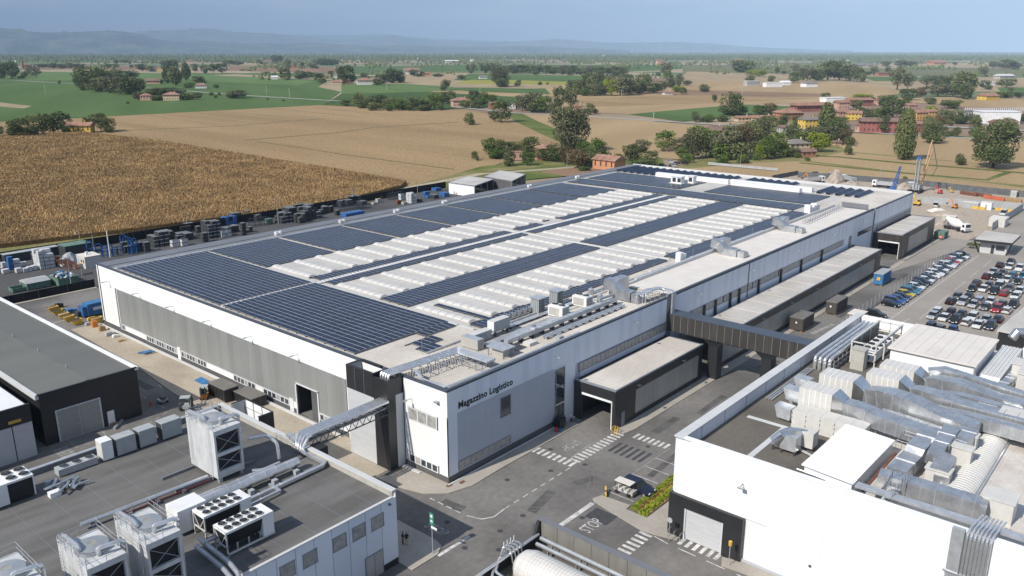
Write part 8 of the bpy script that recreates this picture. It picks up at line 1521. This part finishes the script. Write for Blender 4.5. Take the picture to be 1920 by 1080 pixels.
grove('in the long row across the middle distance',r2,[(915+i*48,413+i*.6,62,44-8*(i%3==0),('roundb','olive','round')[i%3]) for i in range(15)])
grove('in the wood right of centre',r2,[(1300,520,70,60,'roundb'),(1340,530,80,75,'round'),(1390,470,80,55,'round'),(1400,530,90,80,'roundb'),(1450,480,70,60,'round'),(1460,535,80,60,'olive'),(1520,535,90,80,'bright'),(1500,480,90,55,'round'),(1570,535,110,95,'olive'),(1620,530,90,80,'roundb'),(1600,470,80,50,'round'),(1680,525,90,70,'round'),(1700,480,100,60,'roundb'),(1755,520,80,50,'round'),(1800,510,60,50,'roundb'),(1860,490,60,50,'olive'),(1890,515,60,30,'bright'),(1825,440,66,82,'airy'),(1900,480,40,60,'airy'),(1780,425,30,20,'bush')])
grove('around the brick houses before the warehouse',r2,[(748,895,34,42,'roundb'),(840,885,80,100,'green'),(885,885,70,95,'roundb'),(920,870,80,70,'round'),(980,860,80,60,'round'),(1020,870,70,60,'round'),(1065,880,100,100,'round'),(1130,900,80,60,'roundb'),(945,928,60,75,'roundb'),(1045,925,70,65,'green'),(1200,905,90,90,'roundb'),(1265,920,70,85,'brown'),(1330,940,100,90,'brown'),(1355,860,70,60,'green'),(1440,900,90,110,'green'),(1400,930,80,70,'roundb'),(1360,955,50,25,'bush'),(870,890,60,50,'green'),(1170,870,60,50,'green'),(1635,920,90,100,'round'),(1725,930,100,75,'roundb'),(1690,855,80,65,'olive'),(1815,845,110,100,'green'),(1890,850,60,70,'olive'),(1560,880,40,20,'bush')])
X=r2(1295,850); tree(X[0],X[1],73,84,'bigolive','big airy grey-green tree, the tallest, standing behind the brick houses before the warehouse',None,1)
grove('in the garden belt left of the village',r3,[(60,890,100,150,'olive'),(130,880,110,140,'green'),(200,890,110,130,'olive'),(90,830,110,110,'green'),(260,890,110,170,'olive'),(330,880,100,160,'brown'),(380,860,100,150,'roundb'),(430,800,110,120,'olive'),(300,800,80,90,'roundb'),(470,890,90,100,'green'),(520,880,110,120,'green'),(560,860,60,60,'bright'),(440,890,60,70,'bright'),(400,740,90,60,'roundb'),(480,740,90,80,'round'),(560,700,60,50,'round'),(30,910,60,50,'bush'),(230,915,60,40,'bush'),(340,915,60,50,'bush'),(600,880,40,40,'airy'),(630,880,50,50,'airy'),(700,900,30,20,'bush')])
grove('inside the village',r3,[(620,785,95,80,'roundb'),(740,790,100,70,'olive'),(760,850,115,95,'bright'),(805,740,90,150,'poplar'),(815,800,110,90,'olive'),(880,800,110,110,'roundb'),(915,810,60,80,'brown'),(880,700,80,40,'green'),(640,705,50,50,'round'),(930,868,40,50,'roundb'),(1120,745,70,85,'roundb'),(1055,680,60,50,'round'),(1010,650,80,40,'round'),(1180,660,130,90,'roundb'),(1150,600,90,60,'green'),(1270,560,90,55,'round'),(1250,600,60,40,'green'),(1200,740,50,30,'bush'),(1400,640,60,40,'bright'),(1470,690,90,70,'roundb'),(1440,720,60,60,'brown'),(1540,690,80,70,'roundb'),(1510,605,100,40,'green'),(1390,580,60,30,'roundb'),(805,565,45,40,'round'),(980,610,60,45,'round'),(1010,560,100,30,'bright'),(270,645,115,115,'roundb'),(490,640,60,55,'brown'),(430,640,70,45,'green'),(340,640,50,40,'green'),(150,680,50,40,'bush'),(180,560,26,26,'roundb'),(70,680,40,50,'roundb'),(120,680,50,28,'bush'),(220,680,70,35,'bushd')])
grove('in the field right of the village',r3,[(1385,800,105,125,'big'),(1465,765,45,50,'round'),(1540,768,40,50,'round'),(1500,755,30,20,'bush'),(1500,700,30,28,'roundb'),(1556,925,48,58,'roundb'),(1580,690,60,40,'olive'),(1630,690,80,45,'olive'),(1710,670,60,40,'green'),(1860,770,60,40,'olive'),(1890,680,60,40,'roundb'),(1640,760,60,90,'roundb'),(1250,1010,24,18,'bush')])
X=r3(1745,940); tree(X[0],X[1],88,88,'big','big spreading dark green tree at the right edge behind the building site',None,2); X=r3(1238,895); tree(X[0],X[1],38,97,'slim','tall slim dark green tree standing alone in the stubble right of the village',None,3)
grove('in the right middle distance',r3,[(815,450,120,95,'round'),(880,450,110,100,'roundb'),(940,455,90,80,'round'),(980,458,70,70,'roundb'),(760,455,70,60,'round'),(700,455,80,70,'olive'),(625,465,65,55,'round'),(630,410,40,45,'airy'),(660,440,50,50,'olive'),(345,405,120,60,'roundb'),(300,405,50,45,'airy'),(430,428,80,32,'bright'),(380,425,50,28,'bright'),(530,415,26,34,'round'),(570,418,30,20,'round'),(498,460,36,32,'round'),(380,458,48,30,'roundb'),(120,510,56,34,'roundb'),(178,572,26,36,'roundb'),(25,480,50,26,'round'),(0,530,40,36,'roundb'),(1075,425,46,46,'airy'),(1040,425,40,22,'round'),(1150,425,30,50,'airy'),(1220,405,40,30,'airy')])
grove('at the right edge of the middle distance',r3,[(1205,505,100,110,'airy'),(1265,505,70,80,'airy'),(1370,490,70,60,'airy'),(1430,480,70,50,'round'),(1475,500,60,65,'round'),(1575,550,125,130,'round'),(1520,540,80,60,'round'),(1435,540,110,60,'olive'),(1340,545,60,50,'brown'),(1690,430,60,50,'airy'),(1700,500,50,45,'round'),(1840,530,26,34,'round'),(1820,490,90,45,'roundb'),(1790,550,60,30,'green'),(1830,550,50,25,'bush'),(1890,550,60,30,'round'),(1745,385,40,36,'round'),(1820,385,80,45,'round'),(1870,385,60,30,'round'),(1530,365,26,14,'round'),(1230,378,60,36,'round'),(1290,378,60,30,'roundb'),(1140,375,40,28,'round')])
# ================================================================= houses
def house(px,py,w,h,wall,roof,label,rz=0,depth=.8,storeys=1,hip=False,zr=.4,group=None,far=False,flat=False,name='house'):
    X,Y=G(px,py); W=WD(px,py,w); Hh=HT(px,py,py-h)*(1 if flat else .72); D=W*depth; t=thing(name,label,'house' if name=='house' else 'building',(X,Y,-.3),group); ORG[t.name]=Vector((0,0,0))
    P(t,'wall',lambda b:b.box(-W/2,-D/2,0,W/2,D/2,Hh,wall) if flat or hip else b.add([(-W/2,-D/2,0),(W/2,-D/2,0),(W/2,D/2,0),(-W/2,D/2,0),(-W/2,-D/2,Hh),(W/2,-D/2,Hh),(W/2,D/2,Hh),(-W/2,D/2,Hh),(-W/2,0,Hh+D*zr*.5),(W/2,0,Hh+D*zr*.5)],[(0,1,5,4),(2,3,7,6),(1,2,6,9,5),(3,0,4,8,7)],wall))
    e=W*.04+.15; r=D*zr*.5; i=(D/2 if hip else 0)
    if flat: rf=P(t,'roof',lambda b:b.box(-W/2-e*.3,-D/2-e*.3,Hh,W/2+e*.3,D/2+e*.3,Hh+.3,roof))
    else:
        a,c=W/2+e,D/2+e; zz=Hh-.1; rf=P(t,'roof',lambda b:b.add([(-a,-c,zz),(a,-c,zz),(a,c,zz),(-a,c,zz),(-a+i,0,zz+r+.15),(a-i,0,zz+r+.15),(-a,-c,zz-.2),(a,-c,zz-.2),(a,c,zz-.2),(-a,c,zz-.2)],[(0,1,5,4),(2,3,4,5),(1,2,5),(3,0,4),(6,7,1,0),(7,8,2,1),(8,9,3,2),(9,6,0,3),(9,8,7,6)],roof))
        if not far: b=MB(); b.box(W*.2,-D*.1,Hh+r*.6,W*.2+.6,-D*.1+.6,Hh+r+1.0,wall); q=b.build('chimney',rf)
    if not far:
        n=max(2,int(W/2.4))
        for s in range(storeys):
            z=Hh*(s+.35)/storeys
            for k in range(n):
                x=-W/2+W*(k+.5)/n; P(t,'window',lambda b:b.box(x-.35,-D/2-.06,z,x+.35,-D/2,z+Hh/storeys*.45,'shutter'))
            for k in range(2): y=-D/2+D*(k+.5)/2; P(t,'window',lambda b:b.box(-W/2-.06,y-.35,z,-W/2,y+.35,z+Hh/storeys*.45,'shutter'))
    t.rotation_euler=(0,0,rz); return t
V0=YAW-R(90)   # facing the viewer
def hh(f,L_):
    sc=f(1,0)[0]-f(0,0)[0]
    for q in L_:
        x,y,w,h,wl,rf,l=q[:7]; k=q[7] if len(q)>7 else {}
        k=dict(k); rz=V0+k.pop('r',.25); k['far']=k.get('far',False) or (wl=='sign_white'); house(*f(x,y),w*sc,h*sc,wl,rf,l,rz=rz,**k)
T_,TB,TG='tile_roof','tile_roof_brown','tile_roof_grey'
hh(r1,[(455,742,130,58,'plaster_yellow',T_,'bright yellow farmhouse with a long red roof between dark trees at left',dict(r=.1,depth=.5,zr=.5)),(968,562,85,46,'plaster_cream',T_,'cream two-storey house with a hipped orange roof on the green field',dict(hip=True,storeys=2)),(825,562,60,40,'plaster_pink',T_,'pink house with an orange roof left of the cream one',dict(hip=True)),(865,470,75,25,'plaster_pink',TB,'low farm with reddish roofs behind the dark wood',{}),(1133,495,60,26,'plaster_white',T_,'small white house with an orange roof right of the dark wood',dict(hip=True)),(150,383,50,26,'brick_wall',TB,'long brick farm beside a small church tower at far left',dict(depth=.4)),(897,400,18,22,'plaster_yellow',T_,'tiny yellow house between trees in the far left fields',dict(far=True)),(1062,352,40,12,'plaster_pink',T_,'low pink barn in the far fields',dict(far=True,depth=.4)),(1545,445,34,20,'plaster_white','white_roof','white gabled barn at the middle distance farm',dict(far=True)),(1655,384,40,18,'plaster_orange',TB,'orange farmhouse among poplars far off',dict(far=True)),(1500,358,56,13,'plaster_grey',TB,'brown barn beside dark trees far off',dict(far=True)),(1890,440,24,22,'plaster_white',T_,'white house at the far farm left of centre',dict(far=True)),(1840,436,36,18,'plaster_pink',T_,'pink barn at the far farm left of centre',dict(far=True)),(1895,472,56,18,'plaster_cream',T_,'cream low house at the edge of the lane left of centre',dict(far=True)),(857,402,40,14,'plaster_grey','light_cap','grey shed between trees in the far left fields',dict(far=True,flat=True))])
tw_=thing('church_tower','slender brick church tower at the far left of the plain','tower',(*G(*r1(130,385)),-.3)); X,Y=G(*r1(130,385)); hz=HT(*r1(130,385),340/3); P(tw_,'wall',lambda b:b.box(X-2.5,Y-2.5,-.3,X+2.5,Y+2.5,hz*.85,'brick_wall')); P(tw_,'roof',lambda b:b.cyl(X,Y,hz*.85,hz,3.2,TB,4,r1=.1))
hh(r2,[(165,598,62,55,'brick_wall',TB,'brick house half hidden in the trees along the lane',dict(storeys=2)),(20,470,60,24,'plaster_pink',T_,'pink house at the left end of the lane trees',{}),(130,475,80,36,'plaster_white',T_,'white house with red roof behind the lane trees',dict(hip=True)),(672,597,100,50,'plaster_pink',T_,'pink villa with a broad orange roof by the lane',dict(hip=True,storeys=2)),(395,415,80,28,'plaster_white',T_,'white farm with red roofs in the middle distance',{}),(480,425,40,20,'plaster_orange',T_,'orange barn beside the white middle-distance farm',{}),(797,442,42,16,'plaster_white','tile_roof_grey','small white house near the yellow field',dict(far=True)),(850,604,40,36,'brick_wall',TB,'small brick gable house by the lane',{}),(955,612,44,34,'plaster_white','tile_roof_grey','white boxy house by the lane',dict(flat=True)),(1315,605,44,16,'plaster_orange',T_,'orange roof between two dark trees by the lane',{}),(1155,895,110,100,'brick_wall',T_,'red brick two-storey house among trees before the warehouse',dict(storeys=2,hip=True)),(985,895,60,44,'plaster_pink',T_,'pinkish ruined wall of a small house among the trees',dict(flat=True)),(1505,945,150,78,'plaster_orange',T_,'orange rendered house with a low tiled roof just behind the warehouse',dict(r=-.75,depth=.7,zr=.4)),(1835,530,50,18,'plaster_white',T_,'white house at the right end of the wood',{}),(1790,362,36,28,'plaster_pink',T_,'pink house far off right of centre',dict(far=True)),(1780,470,80,24,'plaster_cream',TB,'cream farm behind the wood right of centre',dict(far=True)),(735,350,20,16,'plaster_white','white_roof','white barn far off in the centre',dict(far=True)),(620,352,70,14,'plaster_white','white_roof','long white barn far off in the centre',dict(far=True,depth=.3))])
hh(r3,[(1105,742,210,92,'plaster_red',TB,'long red two-storey village house with a brown roof',dict(storeys=2,r=-.12,depth=.4)),(1310,735,75,62,'plaster_red',T_,'shorter red house right of the long red one',dict(storeys=2,hip=True)),(1012,738,60,50,'plaster_pink',TB,'pink low house left of the long red one',{}),(705,718,90,72,'plaster_yellow',TG,'yellow house with dark shutters in the village, left one',dict(storeys=2)),(760,690,60,60,'plaster_yellow',TB,'yellow house behind the left yellow one',{}),(960,672,75,55,'plaster_yellow',T_,'bright yellow house in the middle of the village',dict(storeys=2,r=-.2)),(855,690,60,50,'plaster_ochre',T_,'ochre house between the yellow ones',{}),(880,650,80,36,'plaster_pink',T_,'pale pink house with a low roof in the village',{}),(590,670,130,58,'brick_wall',T_,'brick house with a wide orange roof at the left of the village',dict(storeys=2,hip=True)),(455,685,130,40,'plaster_cream',T_,'long cream house with an orange roof along the lane',dict(depth=.4)),(340,680,90,32,'plaster_cream',T_,'low cream house at the left end of the village lane',dict(depth=.5)),(720,620,220,46,'plaster_red',T_,'long terrace with orange roofs at the back of the village',dict(depth=.3)),(890,612,70,56,'plaster_pink',T_,'white and pink house at the end of the long terrace',dict(storeys=2)),(990,590,140,44,'plaster_red',T_,'reddish terrace with orange roofs right of the long one',dict(depth=.4)),(1110,588,50,40,'plaster_pink',T_,'pink house standing apart behind the village',{}),(845,575,130,28,'sign_white','white_roof','large white shed behind the village roofs',dict(flat=True,depth=.5)),(1325,670,75,60,'plaster_ochre',T_,'ochre house with an orange roof right of the village centre',dict(storeys=2)),(1390,660,60,52,'plaster_ochre',T_,'second ochre house close to the first at the right of the village',dict(storeys=2)),(1280,608,60,28,'plaster_pink',T_,'pink roofed house behind the ochre pair',{}),(1100,630,60,28,'plaster_pink',TB,'low pink house among trees behind the long red one',{}),(630,855,120,80,'plaster_cream',TG,'cream house with a grey roof in the near garden belt',dict(storeys=2,hip=True)),(690,875,90,44,'brick_wall',TB,'low brown-roofed annex beside the cream grey-roofed house',{}),(575,745,70,48,'plaster_grey',TB,'small grey house with a brown roof in the garden belt',{}),(683,790,50,50,'plaster_cream',TB,'narrow cream gable house in the garden belt',{}),(170,770,150,62,'plaster_cream',TB,'large house with a brown hipped roof behind the garden belt trees',dict(hip=True,storeys=2)),(865,812,44,26,'plaster_pink',TB,'tiny brown hut at the edge of the stubble field',{}),
(1760,690,210,66,'sign_white','white_roof','large white industrial hall right of the village',dict(flat=True,depth=.5,r=-.1)),(1600,655,90,34,'plaster_grey','parapet_grey','grey low hall left of the large white one',dict(flat=True)),(1800,715,130,44,'plaster_white',TB,'white house with a wide pale roof at the right edge',dict(depth=.6)),(1715,560,85,34,'plaster_yellow',T_,'yellow farmhouse at the right in the middle distance',dict(storeys=2)),(1720,480,50,24,'plaster_white','white_roof','small white shed at the right in the middle distance',dict(flat=True)),(1805,442,95,24,'plaster_grey','light_cap','long grey barn with a pale roof at the right',dict(depth=.5)),(710,488,72,32,'sign_white','tile_roof_grey','white house with dark roof in the right middle distance',dict(storeys=2,hip=True)),(505,488,100,24,'sign_white','white_roof','long white greenhouse-like barn in the right middle distance',dict(flat=True,depth=.4)),(388,482,80,28,'plaster_grey','light_cap','grey rounded barn left of the long white one',dict(flat=True,depth=.5)),(575,478,50,24,'sign_white','white_roof','small white gabled barn beside the long white one',{}),(1120,426,60,24,'brick_wall',TB,'long brown farm far off right of centre',dict(depth=.4,far=True)),(1425,362,80,16,'plaster_orange',T_,'orange farm far off at the right',dict(far=True)),(985,376,60,16,'plaster_grey',TG,'grey farm far off behind the tree groups',dict(far=True)),(1045,376,50,16,'plaster_grey',TG,'second grey farm far off behind the tree groups',dict(far=True)),(1815,380,30,20,'plaster_orange',T_,'orange house far off at the right edge',dict(far=True)),(315,352,40,22,'plaster_orange',T_,'orange farmhouse far off right of centre',dict(far=True))])
# polytunnel frames / vineyard posts near the white hall
one(lambda b:[b.box(X_:=G(*r3(1590+i*11,622))[0],Y_:=G(*r3(1590+i*11,622))[1],-.3,X_+.4,Y_+.4,2.4,'sign_white') for i in range(32)],'post_rows','rows of pale posts behind the white industrial hall','posts').__setitem__('kind','stuff')
# scattered far farmhouses
r_=np.random.default_rng(12); WM=['plaster_white','plaster_cream','plaster_pink','plaster_orange','plaster_white','plaster_yellow']
for i in range(150):
    y=97.8+ (r_.random()**1.6)*19; x=r_.choice([r_.uniform(0,1920),r_.normal(950,120),r_.normal(320,90),r_.normal(1750,120),r_.normal(720,90)]); x=min(1960,max(-30,x)); X,Y=G(x,y); s=r_.uniform(6,14)*(1.9 if y<101 else 1); h=s*r_.uniform(.35,.6)
    t=thing('farmhouse','tiny pale farmhouse among the far trees of the plain','house',(X,Y,-.3),'tiny far farmhouses on the plain'); ORG[t.name]=Vector((0,0,0)); wm=WM[i%6]; d=s*.5
    P(t,'wall',lambda b:b.box(-s/2,-d/2,0,s/2,d/2,h,wm)); P(t,'roof',lambda b:b.add([(-s*.55,-d*.6,h),(s*.55,-d*.6,h),(s*.55,d*.6,h),(-s*.55,d*.6,h),(-s*.5,0,h+d*.3),(s*.5,0,h+d*.3)],[(0,1,5,4),(2,3,4,5),(1,2,5),(3,0,4)],T_ if i%3 else 'white_roof')); t.rotation_euler=(0,0,r_.uniform(-.6,.6)+V0)
X,Y=G(1741,99.5); one(lambda b:(b.tube([(X,Y,0),(X,Y,HT(1741,99.5,88))],[14,9],'sign_white',8)),'chimney_stack','thin white chimney on the horizon at right','chimney')
one(lambda b:[b.box(X-200-i*37,Y+i*60,0,X-170-i*37,Y+30+i*60,22+9*(i%3),'sign_white') for i in range(6)],'factory','pale factory blocks beside the thin chimney on the horizon','factory').__setitem__('kind','stuff')
# ---- keep every label within sixteen words
for o in bpy.data.objects:
    l=o.get('label')
    if l:
        for a,b_ in ((' such from',' from'),(' of its look from',' from'),('the warehouse roof','the roof'),('of the warehouse roof','of the roof'),('of the right building','of the white factory'),(' on the right building',' on the white factory'),('the nearest of ','')):
            if len(l.split())>16: l=l.replace(a,b_)
        w_=l.split()
        if len(w_)>16: l=' '.join(w_[:16]).rstrip(','); print('LABEL',l)
        o['label']=l
# ================================================================= survey units -> metres
done=set()
for o in bpy.data.objects:
    if o.type=='CAMERA' or o.type=='LIGHT': continue
    o.location=o.location*UNIT
    if o.type=='MESH' and o.data.name not in done:
        done.add(o.data.name); o.data.transform(Matrix.Scale(UNIT,4))
